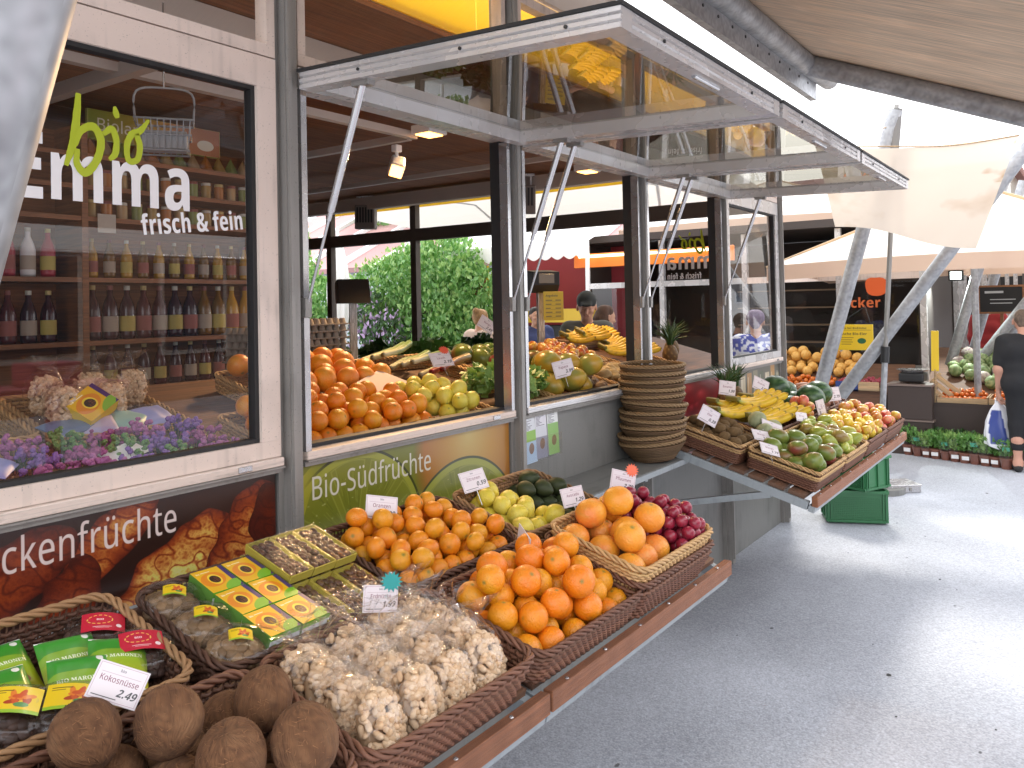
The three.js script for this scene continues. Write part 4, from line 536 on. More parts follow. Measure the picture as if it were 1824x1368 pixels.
// yellow boxes, two rows of four
for (let k = 0; k < 6; k++) { const c = k % 2, r = Math.floor(k / 2), t = one('fruit_box', uvBox(new THREE.BoxGeometry(0.082, 0.05, 0.098), 1, 1, 1), [greenBack, greenBack, boxPrint, greenBack, boxSide, boxSide], ['hindmost', 'middle', 'foremost'][r] + ' yellow carton with round window, ' + (c ? 'beside the date tubs' : 'beside the walnut bags'), 'carton', 'yellow cartons beside the walnuts'); t.position.copy(TRAY.at(1.205 + c * 0.086, 0.094, -0.67 + r * 0.102)); t.quaternion.copy(trayQ).multiply(new THREE.Quaternion().setFromEuler(new THREE.Euler(0, 0.03 * (k % 3 - 1), 0))); }
{ const under = one('box_filler', rb(0.19, 0.05, 0.32, 0.004), M(0.35, 0.26, 0.08, 0.6), 'plain cardboard carton under the yellow cartons', 'carton'); under.position.copy(TRAY.at(1.248, 0.042, -0.568)); under.quaternion.copy(trayQ); }
// date trays
function dateTray(x, h, s, ry, rx, label) {
  const t = thing('date_tray', label, 'date tray', 'shallow trays of dates'), L = 0.165, w = 0.062, R = rng(Math.round(x * 900 + s * 333 + h * 1000));
  const shell = mg([bx(w, 0.003, L, 0, 0.0015, 0), bx(0.003, 0.024, L, -w / 2 - 0.003, 0.013, 0, 0, 0, 0.22), bx(0.003, 0.024, L, w / 2 + 0.003, 0.013, 0, 0, 0, -0.22), bx(w + 0.01, 0.024, 0.003, 0, 0.013, -L / 2 - 0.002, -0.2), bx(w + 0.01, 0.024, 0.003, 0, 0.013, L / 2 + 0.002, 0.2)]);
  part(t, 'tub', shell, M(0.40, 0.33, 0.05, 0.4));
  const d = []; for (let i = 0; i < 3; i++) for (let j = 0; j < 7; j++) { const g = new THREE.SphereGeometry(1, 8, 6); g.scale(0.0095, 0.0085, 0.0145); g.rotateY((R() - 0.5) * 0.9); g.translate(-0.02 + i * 0.02 + (R() - 0.5) * 0.004, 0.014 + 0.005 * R(), -L / 2 + 0.016 + j * 0.0225); const k = 0.7 + 0.7 * R(); d.push(paint(g, 0.075 * k, 0.028 * k, 0.013 * k)); }
  part(t, 'dates', mg(d), dateM).userData.kind = 'stuff'; part(t, 'film_lid', sheetGeo((u, v) => V((u - 0.5) * (w + 0.012), 0.0275 + 0.003 * nz(u * 6, 0, v * 14, 1, x * 50), (0.5 - v) * (L + 0.006)), 10, 18), bagFilm);
  t.position.copy(TRAY.at(x, h, s)); t.quaternion.copy(trayQ).multiply(new THREE.Quaternion().setFromEuler(new THREE.Euler(rx, ry, 0))); return t;
}
for (let k = 0; k < 3; k++) dateTray(1.372 + k * 0.074, 0.112, -0.655, 0.02, 0.03, 'yellow tub of dates with clear lid, top layer beside the yellow cartons');
for (let k = 0; k < 3; k++) dateTray(1.365 + k * 0.077, 0.078, -0.485, 0.0, 0.02, 'yellow tub of dates with clear lid in the front row behind the peanuts');
for (let k = 0; k < 3; k++) dateTray(1.365 + k * 0.077, 0.078, -0.662, 0.0, 0.02, 'yellow tub of dates in the lower layer under the top tubs');
{ const u = one('crate_liner', rb(0.245, 0.055, 0.325, 0.004), M(0.06, 0.035, 0.02, 0.6), 'dark cardboard carton under the date tubs', 'carton'); u.position.copy(TRAY.at(1.438, 0.046, -0.572)); u.quaternion.copy(trayQ); }
// price cards of the near trays
card(TRAY, 0.770, 0.215, -0.345, CA, -0.65, 'Kokosnüsse', '2.49', 'white price card reading Kokosnüsse above the coconuts', { roll: -0.3, w: 0.085 });
card(TRAY, 1.40, 0.172, -0.335, -0.45, -0.5, 'Erdnüsse', '1.99', 'white price card reading Erdnüsse with a teal star sticker', { burst: [0.02, 0.28, 0.27], roll: -0.05, w: 0.085 });
card(TRAY, 1.775, 0.155, -0.70, -0.4, -0.6, 'Orangen', '2.99', 'white price card standing in the mandarins', { roll: -0.12 });
card(TRAY, 2.215, 0.155, -0.70, -0.45, -0.75, 'Zitronen', '0.59', 'white price card reading Zitronen behind the lemons', { roll: 0.25 });
card(TRAY, 1.975, 0.165, -0.325, 0.95, -0.1, 'Orangen', '3.49', 'price card seen edge on among the large oranges', {});
card(TRAY, 2.40, 0.175, -0.42, -0.5, -0.6, 'Avocado', '1.29', 'white price card behind the grapefruits', { w: 0.09, roll: 0.2 });
card(TRAY, 2.575, 0.23, -0.335, -0.55, -0.4, 'Pflaumen', '2.79', 'white price card with an orange star above the plums', { burst: [0.80, 0.16, 0.08], roll: -0.15, stick: 0.08 });
// ================================================================ far tray
const PB = [BROWN, BROWN, PALE], fb = (x0, x1, s0, s1, c, rim, seed, label) => basket({ w: x1 - x0, d: s1 - s0, h: 0.10, r: 0.025, flare: 0.008, colors: c, rimColor: rim, seed, row: 0.011 }, label, 'rectangular wicker baskets', TRAY, (x0 + x1) / 2, 0.002, (s0 + s1) / 2);
fb(4.01, 4.44, -0.76, -0.395, PB, PALE, 21, 'brown basket with pale rim holding kiwis beside the round basket stack');
fb(4.46, 5.16, -0.76, -0.395, [BROWN], BROWN, 22, 'brown basket of bananas behind the mangoes');
fb(5.18, 5.68, -0.76, -0.395, [BROWN], BROWN, 23, 'brown basket of watermelons behind the apples');
fb(5.70, 6.18, -0.76, -0.395, [BROWN], BROWN, 24, 'brown basket of sweet potatoes at the far tray end');
fb(4.05, 4.56, -0.375, -0.015, PB, PALE, 25, 'brown basket with pale rim holding green mangoes');
fb(4.58, 5.08, -0.375, -0.015, PB, PALE, 26, 'brown basket with pale rim holding green pears');
fb(5.10, 5.62, -0.375, -0.015, [BROWN], BROWN, 27, 'brown basket of yellow apples');
fb(5.64, 6.18, -0.375, -0.015, [BROWN], BROWN, 28, 'brown basket of red apples at the far corner');
const heapOn = (F, n, r, box, seed, y0, geos, m, name, label, cat, group, o = {}) => spread(heap(n, (i, R) => r * (0.92 + 0.16 * R()), box, seed, { y0, bias: o.bias ?? 0.03, lean: o.lean }), F, geos, m, name, label, cat, group, seed + 1, o);
heapOn(TRAY, 46, 0.027, [4.04, 4.34, -0.735, -0.42], 301, 0.055, FG.kiwi, skinM.kiwi, 'kiwi', 'brown kiwi heaped beside the round basket stack', 'kiwi', 'kiwis on the far tray', { lie: true });
heapOn(TRAY, 24, 0.042, [4.08, 4.53, -0.35, -0.04], 302, 0.05, [FG.mango[0], FG.mango[1], FG.mango[2], FG.mango[0], FG.mango[1], FG.mango[2], FG.mango[3]], skinM.smooth, 'mango', 'green mango in the pale rimmed basket', 'mango', 'mangoes on the far tray', { lie: true });
heapOn(TRAY, 44, 0.035, [4.60, 5.06, -0.36, -0.035], 303, 0.05, [...FG.pear, FG.apple[2]], skinM.smooth, 'pear', 'green pear in the pale rimmed basket', 'pear', 'pears on the far tray', { lie: true });
heapOn(TRAY, 50, 0.034, [5.12, 5.60, -0.36, -0.035], 304, 0.05, [FG.apple[4], FG.apple[1], FG.apple[4]], skinM.smooth, 'apple', 'yellow apple in the third basket of the far tray front', 'apple', 'yellow apples on the far tray', { tip: 1.5 });
heapOn(TRAY, 46, 0.034, [5.66, 6.16, -0.36, -0.035], 305, 0.05, [FG.apple[0], FG.apple[3], FG.apple[1]], skinM.smooth, 'apple', 'red apple in the last basket of the far tray front', 'apple', 'red apples on the far tray', { tip: 1.5 });
heapOn(TRAY, 7, 0.078, [5.18, 5.70, -0.76, -0.38], 306, 0.03, FG.melon, skinM.smooth, 'watermelon', 'striped green watermelon behind the yellow apples', 'watermelon', 'watermelons on the far tray', { lie: true });
heapOn(TRAY, 4, 0.045, [4.33, 4.58, -0.52, -0.36], 307, 0.05, [fruitGeo((t, p) => [Math.sin(t), Math.cos(t) * 1.1], 18, 12, (th, ph, x, y, z) => mix([0.22, 0.24, 0.12], [0.34, 0.36, 0.20], nz(x, y, z, 5, 5)))], skinM.matt, 'small_melon', 'pale green small melon between kiwis and mangoes', 'melon', 'small melons on the far tray');
heapOn(TRAY, 16, 0.038, [5.72, 6.16, -0.73, -0.42], 308, 0.05, [fruitGeo((t, p) => [Math.sin(t) * (0.9 + 0.1 * Math.sin(p * 2)), Math.cos(t) * 1.9], 14, 14, (th, ph, x, y, z) => mix([0.30, 0.13, 0.09], [0.40, 0.22, 0.15], nz(x, y, z, 3, 6)))], skinM.matt, 'sweet_potato', 'reddish sweet potato at the far tray end', 'sweet potato', 'sweet potatoes on the far tray', { lie: true });
heapOn(TRAY, 8, 0.036, [5.06, 5.24, -0.52, -0.37], 309, 0.09, [FG.apple[0], FG.apple[3]], skinM.smooth, 'peach', 'dark red peach between bananas and watermelons', 'peach', 'peaches on the far tray');
// bananas
function bananaGeo(seed, green) {
  const R = rng(seed), L = 0.175 + 0.03 * R(), A = 1.05 + 0.35 * R(), rad = L / A, P = []; for (let i = 0; i <= 14; i++) { const a = -A / 2 + A * i / 14; P.push(V(Math.sin(a) * rad, -Math.cos(a) * rad + rad, 0)); }
  const g = sweep(P, (t) => 0.0178 * (t < 0.12 ? 0.34 + 2.2 * t : t > 0.9 ? 0.25 + 0.75 * Math.sqrt(Math.max(0, (1 - t) / 0.1)) : Math.min(1, 0.60 + 1.6 * t)), 7, false, V(0, 0, 1)), p = g.attributes.position, c = new Float32Array(p.count * 3);
  for (let i = 0; i < p.count; i++) { const t = Math.floor(i / 7) / 14, n = nz(p.getX(i) * 60, p.getY(i) * 60, p.getZ(i) * 60, 1, seed); let k = mix([0.74, 0.50, 0.022], [0.66, 0.42, 0.03], n); if (t < 0.16) k = mix([0.28, 0.34, 0.05], k, t / 0.16); if (t > 0.95) k = [0.06, 0.045, 0.02]; if (n > 0.82) k = mix(k, [0.22, 0.12, 0.03], 0.5); c.set(k, i * 3); } g.setAttribute('color', new THREE.BufferAttribute(c, 3)); return g;
}
const bananas = [1, 2, 3, 4].map((s) => bananaGeo(s)), banM = vc(0.42);
function bunch(F, x, y, z, ry, n, label, group, tilt = 0, k = 1) {
  const t = thing('banana_bunch', label, 'bananas', group), R = rng(Math.round(x * 100 + z * 77 + n));
  for (let i = 0; i < n; i++) { const f = (i - (n - 1) / 2), b = part(t, 'banana', bananas[(i + n) % 4], banM); b.rotation.set(0.16 * f, -0.13 * f + (R() - 0.5) * 0.06, 0.0, 'YXZ'); b.position.set(0.0, 0.034 + 0.004 * R() - 0.002 * f * f, 0.0); const d = V(0.0, 0, 0.030 * f); b.position.add(d); }
  part(t, 'crown', paint(rb(0.022, 0.022, 0.022 + 0.014 * n, 0.006, -0.088, 0.062, 0), 0.18, 0.17, 0.04), banM);
  t.position.copy(F.at(x, y, z)); t.quaternion.copy(F.q).multiply(new THREE.Quaternion().setFromEuler(new THREE.Euler(tilt, ry, 0.22, 'YXZ'))); t.scale.setScalar(k); return t;
}
[[4.52, 0.09, -0.66, -0.5, 6], [4.66, 0.10, -0.70, -0.7, 5], [4.60, 0.10, -0.50, -0.6, 6], [4.78, 0.11, -0.55, -0.4, 7], [4.90, 0.10, -0.66, -0.6, 5], [4.97, 0.09, -0.50, -0.5, 6], [4.68, 0.145, -0.60, -0.6, 5], [4.86, 0.15, -0.60, -0.5, 5]].forEach(([x, y, z, ry, n], i) => bunch(TRAY, x, y, z, ry, n, 'ripe yellow banana bunch on the far tray behind the mangoes', 'banana bunches on the far tray', -0.25, 1.25));
{ // hanging pineapple tops and leaves behind bananas
  const mk = (x, z, y0, h, label) => { const t = thing('pineapple', label, 'pineapple', 'pineapples'); const sk = fruitGeo((th, p) => { const q = 1 + 0.06 * Math.max(0, Math.sin(p * 8 + th * 9)) * Math.max(0, Math.sin(p * 8 - th * 9)); return [Math.sin(th) * q * (0.9 + 0.1 * Math.sin(th)), Math.cos(th) * 1.35]; }, 30, 22, (th, p, xx, yy, zz) => mix([0.14, 0.075, 0.025], [0.34, 0.21, 0.06], Math.max(0, Math.sin(p * 8 + th * 9)) * Math.max(0, Math.sin(p * 8 - th * 9)) * 1.4)); const b = part(t, 'fruit', sk, skinM.matt, [0, h, 0]); b.scale.setScalar(h / 1.35);
    const R = rng(Math.round(x * 50)), lf = []; for (let i = 0; i < 34; i++) { const a = R() * 6.28, tl = 0.3 + 0.9 * R(), L = 0.10 + 0.09 * R(); const P = [0, 1, 2, 3].map((k) => V(Math.cos(a) * (0.012 + tl * 0.03 * k * k * 0.4), L * k / 3 - 0.004 * k * k * tl, Math.sin(a) * (0.012 + tl * 0.03 * k * k * 0.4))); lf.push(sweep(P, (u) => 0.010 * (1 - u) + 0.0008, 3)); } part(t, 'leaf_crown', mg(lf).translate(0, h * 2 - 0.01, 0), mat.leafDark).userData.kind = 'stuff'; t.position.set(x, y0, z); return t; };
  mk(4.86, 0.17, 1.04, 0.07, 'pineapple standing behind the banana bunches on the far tray'); mk(5.05, 0.16, 1.045, 0.07, 'pineapple standing against the photo panel beside the watermelons');
  mk(5.45, -0.45, 1.265, 0.075, 'pineapple inside the kiosk at the right window'); mk(5.70, -0.55, 1.29, 0.075, 'pineapple inside the kiosk nearest its end wall');
}
card(TRAY, 4.03, 0.19, -0.60, -0.65, -0.25, 'Kiwi', '0.39', 'white price card leaning left of the kiwis', { w: 0.115, roll: -0.35 });
card(TRAY, 4.62, 0.235, -0.74, -0.6, -0.3, 'Bananen', '1.99', 'white price card at the back of the bananas beside the red panel', { w: 0.115 });
card(TRAY, 5.03, 0.235, -0.68, -0.6, -0.5, 'Ananas', '2.99', 'white price card between bananas and watermelons', { w: 0.115, roll: -0.3 });
card(TRAY, 4.04, 0.135, -0.27, -0.65, -1.05, 'Mango', '1.79', 'white price card at the left end of the mangoes', { roll: -0.2 });
card(TRAY, 4.20, 0.145, -0.37, -0.65, -1.05, 'Mango', '1.79', 'white price card behind the hindmost mangoes', { roll: -0.1 });
card(TRAY, 4.40, 0.155, -0.38, -0.65, -1.0, 'Melone', '2.29', 'white price card between mangoes and small melons', { w: 0.12, roll: -0.3 });
card(TRAY, 4.86, 0.165, -0.36, -0.65, -0.7, 'Birnen', '2.99', 'white price card behind the green pears', { w: 0.08 });
card(TRAY, 5.30, 0.17, -0.37, -0.65, -0.3, 'Apfel', '2.49', 'white price card between watermelons and yellow apples', { w: 0.09, roll: -1.2 });
card(TRAY, 5.75, 0.19, -0.42, -0.65, -0.5, 'Gala', '2.79', 'white price card above the red apples', { w: 0.13, roll: 0.2 });
// ---------------------------------------------------------------- stack of round baskets on the ledge
{
  const R = rng(500), o = { w: 0.33, d: 0.33, h: 0.10, flare: 0.065, round: true, colors: [[0.13, 0.075, 0.035]], rimColor: [0.24, 0.15, 0.07], seed: 60, row: 0.009, step: 0.02 };
  for (let k = 0; k < 11; k++) { const t = basket(o, k === 0 ? 'round brown basket, lowest of the stack on the ledge' : k === 10 ? 'round brown basket, topmost of the stack on the ledge' : 'round brown basket inside the stack on the ledge', 'stack of round baskets', FLAT, 3.885 + (R() - 0.5) * 0.012, 0.908 + k * 0.0385, 0.155 + (R() - 0.5) * 0.012); t.rotation.set((R() - 0.5) * 0.15, R() * 6, (R() - 0.5) * 0.15); }
}
// ---------------------------------------------------------------- leaflet rack on the grey wall
{
  const t = thing('leaflet_rack', 'clear rack of green and white leaflets on the grey wall panel', 'leaflet rack');
  const lt = (c, seed) => printMat(120, 240, (g, w, h) => { const r = rng(seed); g.fillStyle = c[0]; g.fillRect(0, 0, w, h); g.fillStyle = c[1]; g.fillRect(0, h * 0.28, w, h * 0.24); g.fillStyle = c[2]; g.fillRect(0, h * 0.52, w, h * 0.48); g.fillStyle = 'rgba(120,80,50,.8)'; g.beginPath(); g.ellipse(w * 0.55, h * 0.68, 26, 30, 0.5, 0, 6.3); g.fill(); g.fillStyle = '#5d5a66'; for (let k = 0; k < 8; k++) g.fillRect(10, 12 + k * 7, 30 + 60 * r(), 3); });
  part(t, 'holder', mg([bx(0.30, 0.004, 0.03, 3.05, 1.038, 0.016), bx(0.30, 0.10, 0.002, 3.05, 1.086, 0.032)]), mat.film);
  [[2.965, 1.125, ['#cfd2d6', '#86b53c', '#a9c3dc'], 0.11], [3.052, 1.135, ['#d2d0d6', '#c9cad0', '#8d8fa0'], 0.0], [3.148, 1.137, ['#d8dad8', '#7fae52', '#8cb868'], 0.0]].forEach(([x, y, c, rz], i) => part(t, 'leaflet', bx(0.088, 0.19, 0.004, 0, 0, 0), [mat.white, mat.white, mat.white, mat.white, lt(c, i + 3), mat.white], [x, y, 0.016], [-0.05, 0, rz * 0.3]));
  t.children.forEach((c) => { if (c.name === 'leaflet') { const u = c.geometry.attributes.uv; for (let k = 0; k < u.count; k++) u.setXY(k, u.getX(k) > 0.001 ? 1 : 0, u.getY(k) > 0.001 ? 1 : 0); } });
}
// ---------------------------------------------------------------- green crates and floor scale
{
  function crate() {
    const w = 0.44, d = 0.30, h = 0.255, t = thing('plastic_crate', '', 'crate', 'green plastic crates under the far tray'); const wall = [];
    part(t, 'floor', bx(w - 0.03, 0.012, d - 0.03, 0, 0.012, 0), mat.crateGreen);
    for (const s of [-1, 1]) { part(t, 'long_side', bx(w - 0.01, h - 0.03, 0.008, 0, h / 2, s * (d / 2 - 0.012)), mat.crateGreen); part(t, 'short_side', bx(0.008, h - 0.03, d - 0.034, s * (w / 2 - 0.012), h / 2, 0), mat.crateGreen); }
    const ribs = []; for (const s of [-1, 1]) { for (const x of [-0.205, -0.185, 0.185, 0.205]) ribs.push(bx(0.007, h - 0.035, 0.014, x, h / 2, s * (d / 2 - 0.003))); for (const z of [-0.13, -0.11, 0.0, 0.11, 0.13]) ribs.push(bx(0.014, h - 0.035, 0.007, s * (w / 2 - 0.003), h / 2, z)); ribs.push(bx(w + 0.012, 0.022, 0.022, 0, h - 0.012, s * (d / 2)), bx(0.022, 0.02, d - 0.024, s * (w / 2 - 0.002), h - 0.012, 0), bx(w, 0.016, 0.016, 0, 0.024, s * (d / 2 - 0.004)), bx(0.016, 0.015, d - 0.03, s * (w / 2 - 0.006), 0.024, 0)); }
    part(t, 'ribs', mg(ribs), mat.crateGreen).userData.kind = 'stuff';
    const gr = []; for (const s of [-1, 1]) { for (let i = 0; i < 26; i++) gr.push(bx(0.004, 0.17, 0.004, -0.165 + i * 0.0132, 0.115, s * (d / 2 - 0.006))); for (let j = 0; j < 13; j++) gr.push(bx(0.345, 0.004, 0.0045, 0, 0.035 + j * 0.0135, s * (d / 2 - 0.0065))); } part(t, 'mesh_grid', mg(gr), mat.crateGreen).userData.kind = 'stuff';
    part(t, 'grip_hole', rb(0.006, 0.026, 0.09, 0.003, w / 2 - 0.006, h - 0.055, 0.0), mat.black); part(t, 'sticker', bx(0.002, 0.055, 0.055, w / 2 - 0.0065, h - 0.12, 0.075), mat.white); return t;
  }
  const a = crate(); a.userData.label = 'green plastic crate on the ground under the far tray, lower of two'; a.position.set(6.80, 0, 0.44); a.rotation.y = -1.18 + Math.PI;
  const b = copyOf(a, 'green plastic crate stacked on another under the far tray'); b.position.y = 0.257; b.rotation.y = -1.15 + Math.PI;
  const s = thing('floor_scale', 'flat silver scale on the ground beside the green crates', 'scale'); part(s, 'base', rb(0.30, 0.06, 0.26, 0.008, 0, 0.03, 0), mat.alu); part(s, 'plate', rb(0.31, 0.012, 0.27, 0.004, 0, 0.067, 0), mat.aluLight); for (const x of [-0.05, 0.05]) part(s, 'latch', rb(0.02, 0.03, 0.01, 0.003, x, 0.035, 0.133), mat.post); s.position.set(8.02, 0, 0.53); s.rotation.y = -0.9;
}
// ================================================================ inside the kiosk
const TI = 0.26, INQ = new THREE.Quaternion().setFromEuler(new THREE.Euler(TI, 0, 0));
const INN = { q: INQ, at: (x, h, s) => V(x, 1.165 - s * Math.sin(TI) + h * Math.cos(TI), -0.085 + s * Math.cos(TI) + h * Math.sin(TI)) };
for (let i = 1; i < 6; i++) { // counters behind the windows
  const t = thing('display_counter', ['', 'counter behind the lettered window with herbs and packets', 'counter behind the second window with oranges and grapefruits', 'counter behind the third window with lettuce and avocados', 'counter behind the fourth window with ginger and pineapples', 'counter behind the last window of the kiosk'][i], 'counter', 'sloping counters inside the kiosk'), x = XP[i] + 0.6;
  const m = part(t, 'top', bx(1.18, 0.025, 1.0), mat.slat); m.position.copy(INN.at(x, -0.014, -0.5)); m.quaternion.copy(INQ); part(t, 'front', bx(1.18, 1.0, 0.02, x, 0.62, -0.14), mat.plyDark); part(t, 'back_panel', bx(1.18, 1.24, 0.02, x, 0.74, -1.03), mat.plyDark);
}
const ib = (x0, x1, s0, s1, seed, label, c = PALE, h = 0.075) => basket({ w: x1 - x0, d: s1 - s0, h, r: 0.03, flare: 0.01, colors: [c], rimColor: c, seed, row: 0.0115, sides: 4 }, label, 'baskets inside the kiosk', INN, (x0 + x1) / 2, 0.0, (s0 + s1) / 2);
ib(1.76, 2.52, -0.42, -0.02, 31, 'wide straw basket of oranges inside the second window'); ib(2.05, 2.72, -0.86, -0.45, 32, 'straw basket of grapefruits inside the second window'); ib(2.54, 2.84, -0.40, -0.02, 33, 'small straw basket of lemons inside the second window'); ib(2.74, 3.35, -0.86, -0.44, 34, 'straw basket of leeks inside the second window');
ib(2.92, 3.42, -0.40, -0.02, 35, 'straw basket of lettuces inside the third window'); ib(3.44, 4.00, -0.40, -0.02, 36, 'straw basket of papayas and potatoes inside the third window'); ib(3.40, 4.0, -0.86, -0.44, 37, 'straw basket of avocados inside the third window'); ib(4.1, 4.62, -0.40, -0.02, 38, 'straw basket of ginger inside the fourth window'); ib(4.1, 4.62, -0.86, -0.44, 39, 'straw basket of red apples inside the fourth window'); ib(4.66, 5.2, -0.86, -0.30, 40, 'straw basket of bananas inside the fourth window');
heapOn(INN, 74, 0.0375, [1.79, 2.50, -0.41, -0.04], 311, 0.045, FG.orange, skinM.citrus, 'orange', 'orange in the wide straw basket inside the second window', 'orange', 'oranges inside the second window', { bias: -0.02, lean: (x, z) => 0.05 * z });
heapOn(INN, 21, 0.050, [2.07, 2.70, -0.84, -0.47], 312, 0.075, FG.grapefruit, skinM.citrus, 'grapefruit', 'pinkish grapefruit inside the second window behind the oranges', 'grapefruit', 'grapefruits inside the second window', { bias: -0.03 });
heapOn(INN, 26, 0.034, [2.56, 2.82, -0.38, -0.04], 313, 0.05, FG.lemon, skinM.citrus, 'lemon', 'yellow lemon inside the second window beside the oranges', 'lemon', 'lemons inside the second window');
heapOn(INN, 10, 0.058, [3.46, 3.80, -0.38, -0.04], 314, 0.04, [fruitGeo((t, p) => { const c = Math.cos(t); return [Math.sin(t) * (1 - 0.2 * Math.exp(-Math.pow(t / 0.9, 2))), c * 1.35]; }, 18, 14, (th, ph, x, y, z) => mix([0.52, 0.30, 0.03], [0.26, 0.26, 0.05], nz(x, y, z, 1.3, 9) * 2 - 0.5))], skinM.smooth, 'papaya', 'yellow green papaya inside the third window', 'papaya', 'papayas inside the third window', { lie: true });
heapOn(INN, 14, 0.030, [3.80, 4.0, -0.38, -0.04], 315, 0.045, [fruitGeo((t, p) => [Math.sin(t), Math.cos(t) * 1.3], 12, 9, (th, ph, x, y, z) => mix([0.16, 0.09, 0.045], [0.24, 0.15, 0.08], nz(x, y, z, 3, 10)))], skinM.matt, 'potato', 'brown potato inside the third window', 'potato', 'potatoes inside the third window', { lie: true });
heapOn(INN, 16, 0.050, [3.43, 3.98, -0.84, -0.47], 316, 0.055, [...FG.mango, fruitGeo((t, p) => [Math.sin(t), Math.cos(t) * 1.2], 16, 12, (th, ph, x, y, z) => mix([0.05, 0.11, 0.02], [0.10, 0.19, 0.035], nz(x, y, z, 2, 11)))], skinM.smooth, 'mango', 'large green mango inside the third window', 'mango', 'mangoes inside the third window', { lie: true });
heapOn(INN, 22, 0.036, [4.12, 4.60, -0.84, -0.47], 317, 0.06, [FG.apple[0]], skinM.smooth, 'apple', 'dark red apple inside the fourth window', 'apple', 'red apples inside the fourth window');
heapOn(INN, 18, 0.032, [4.13, 4.60, -0.38, -0.04], 318, 0.05, [fruitGeo((t, p) => [Math.sin(t) * (1 + 0.25 * Math.sin(3 * p + t * 3)), Math.cos(t) * 1.6], 14, 12, (th, ph, x, y, z) => mix([0.42, 0.30, 0.14], [0.54, 0.40, 0.19], nz(x, y, z, 4, 12)))], skinM.matt, 'ginger_root', 'knobbly pale ginger root inside the fourth window', 'ginger', 'ginger inside the fourth window', { lie: true });
[[4.80, 0.09, -0.50, -0.6, 6], [4.98, 0.09, -0.60, -0.4, 6], [4.86, 0.13, -0.72, -0.5, 6], [5.05, 0.10, -0.42, -0.6, 5], [4.76, 0.10, -0.78, -0.5, 6]].forEach(([x, y, z, ry, n]) => bunch(INN, x, y, z, ry, n, 'banana bunch inside the fourth window', 'banana bunches inside the kiosk'));
[[5.14, 0.05, -0.95, -0.5, 6], [5.30, 0.06, -0.98, -0.4, 6], [5.46, 0.05, -0.96, -0.5, 6]].forEach(([x, y, z, ry, n]) => bunch(INN, x, y, z, ry, n, 'banana bunch on the rear board near the man in the cap', 'banana bunches inside the kiosk'));
{ const s = thing('banana_stand', 'low wooden stand under the rear bananas inside the kiosk', 'stand'); const m = part(s, 'board', rb(0.72, 0.02, 0.24, 0.003), mat.slat); m.position.copy(INN.at(5.30, 0.025, -0.95)); m.quaternion.copy(INQ); part(s, 'riser', bx(0.68, 1.36, 0.02, 5.30, 0.80, -1.09), mat.plyDark); }
// leeks and rhubarb
for (let k = 0; k < 9; k++) { const R = rng(600 + k), rh = k > 6; const P = curve([V(0, 0, 0), V(0.16, 0.01 * R(), 0.02 * (R() - 0.5)), V(0.34, 0.02 * R(), 0.06 * (R() - 0.5))], 10), g = sweep(P, (t) => 0.014 * (1 + 0.35 * t), 8); const c = new Float32Array(g.attributes.position.count * 3); for (let i = 0; i < c.length / 3; i++) { const t = Math.floor(i / 8) / 10; c.set(rh ? mix([0.32, 0.04, 0.045], [0.30, 0.26, 0.10], t) : mix([0.58, 0.56, 0.38], [0.16, 0.26, 0.09], t * 1.3), i * 3); } g.setAttribute('color', new THREE.BufferAttribute(c, 3)); const m = one(rh ? 'rhubarb_stalk' : 'leek', g, skinM.smooth, rh ? 'red rhubarb stalk beside the leeks inside the second window' : 'pale green leek inside the second window behind the lemons', rh ? 'rhubarb' : 'leek', rh ? 'rhubarb inside the kiosk' : 'leeks inside the kiosk'); m.position.copy(INN.at(2.84 + 0.02 * k, 0.085 + 0.026 * (k % 3), -0.82 + 0.045 * k)); m.quaternion.copy(INQ).multiply(new THREE.Quaternion().setFromEuler(new THREE.Euler(0, 0.25 + 0.2 * (R() - 0.5), 0))); }
// leafy heads
function leafBall(name, label, cat, group, pos, rad, seed, m, n = 130, sq = 0.8) { const R = rng(seed), L = []; for (let i = 0; i < n; i++) { const a = R() * 6.28, u = 2 * R() - 1, s = Math.sqrt(1 - u * u), q = rad * (0.55 + 0.5 * R()), c = V(s * Math.cos(a) * q, u * q * sq, s * Math.sin(a) * q), sz = rad * (0.28 + 0.22 * R()); const g = sheetGeo((x, y) => V((x - 0.5) * sz, sz * 0.22 * Math.sin(x * 7 + i) * (y), (y - 0.5) * sz * 1.2), 3, 2); g.rotateX(R() * 6); g.rotateY(R() * 6); g.translate(c.x, c.y, c.z); L.push(g); } const o = one(name, mg(L), m, label, cat, group); o.position.copy(pos); return o; }
for (const [x, s, k] of [[3.10, -0.30, 1], [3.27, -0.30, 2], [3.18, -0.15, 3], [3.36, -0.20, 4]]) leafBall('lettuce', 'green lettuce head inside the third window left of the papayas', 'lettuce', 'lettuces inside the kiosk', INN.at(x, 0.13, s), 0.085, 620 + k, mat.leafB);
card(INN, 3.52, 0.20, -0.12, -0.5, -0.45, 'Papaya', '3.99', 'white price card among the papayas inside the third window', { roll: 0.3, w: 0.12 });
card(INN, 2.93, 0.20, -0.42, -0.5, -0.9, 'Lauch', '2.19', 'white price card with an orange star beside the leeks', { burst: [0.75, 0.10, 0.05], w: 0.11, roll: 0.2 });
card(INN, 3.62, 0.27, -0.70, -0.5, -0.4, 'Mango', '2.49', 'white price card on the large mangoes inside the kiosk', { roll: -0.5 });
{ const c = one('cardboard_sheet', rb(0.24, 0.004, 0.15, 0.001), M(0.62, 0.47, 0.40, 0.7), 'pale cardboard sheet lying between oranges and lemons', 'cardboard'); c.position.copy(INN.at(2.53, 0.125, -0.40)); c.quaternion.copy(INQ).multiply(new THREE.Quaternion().setFromEuler(new THREE.Euler(0.1, 0.3, 0.1))); }
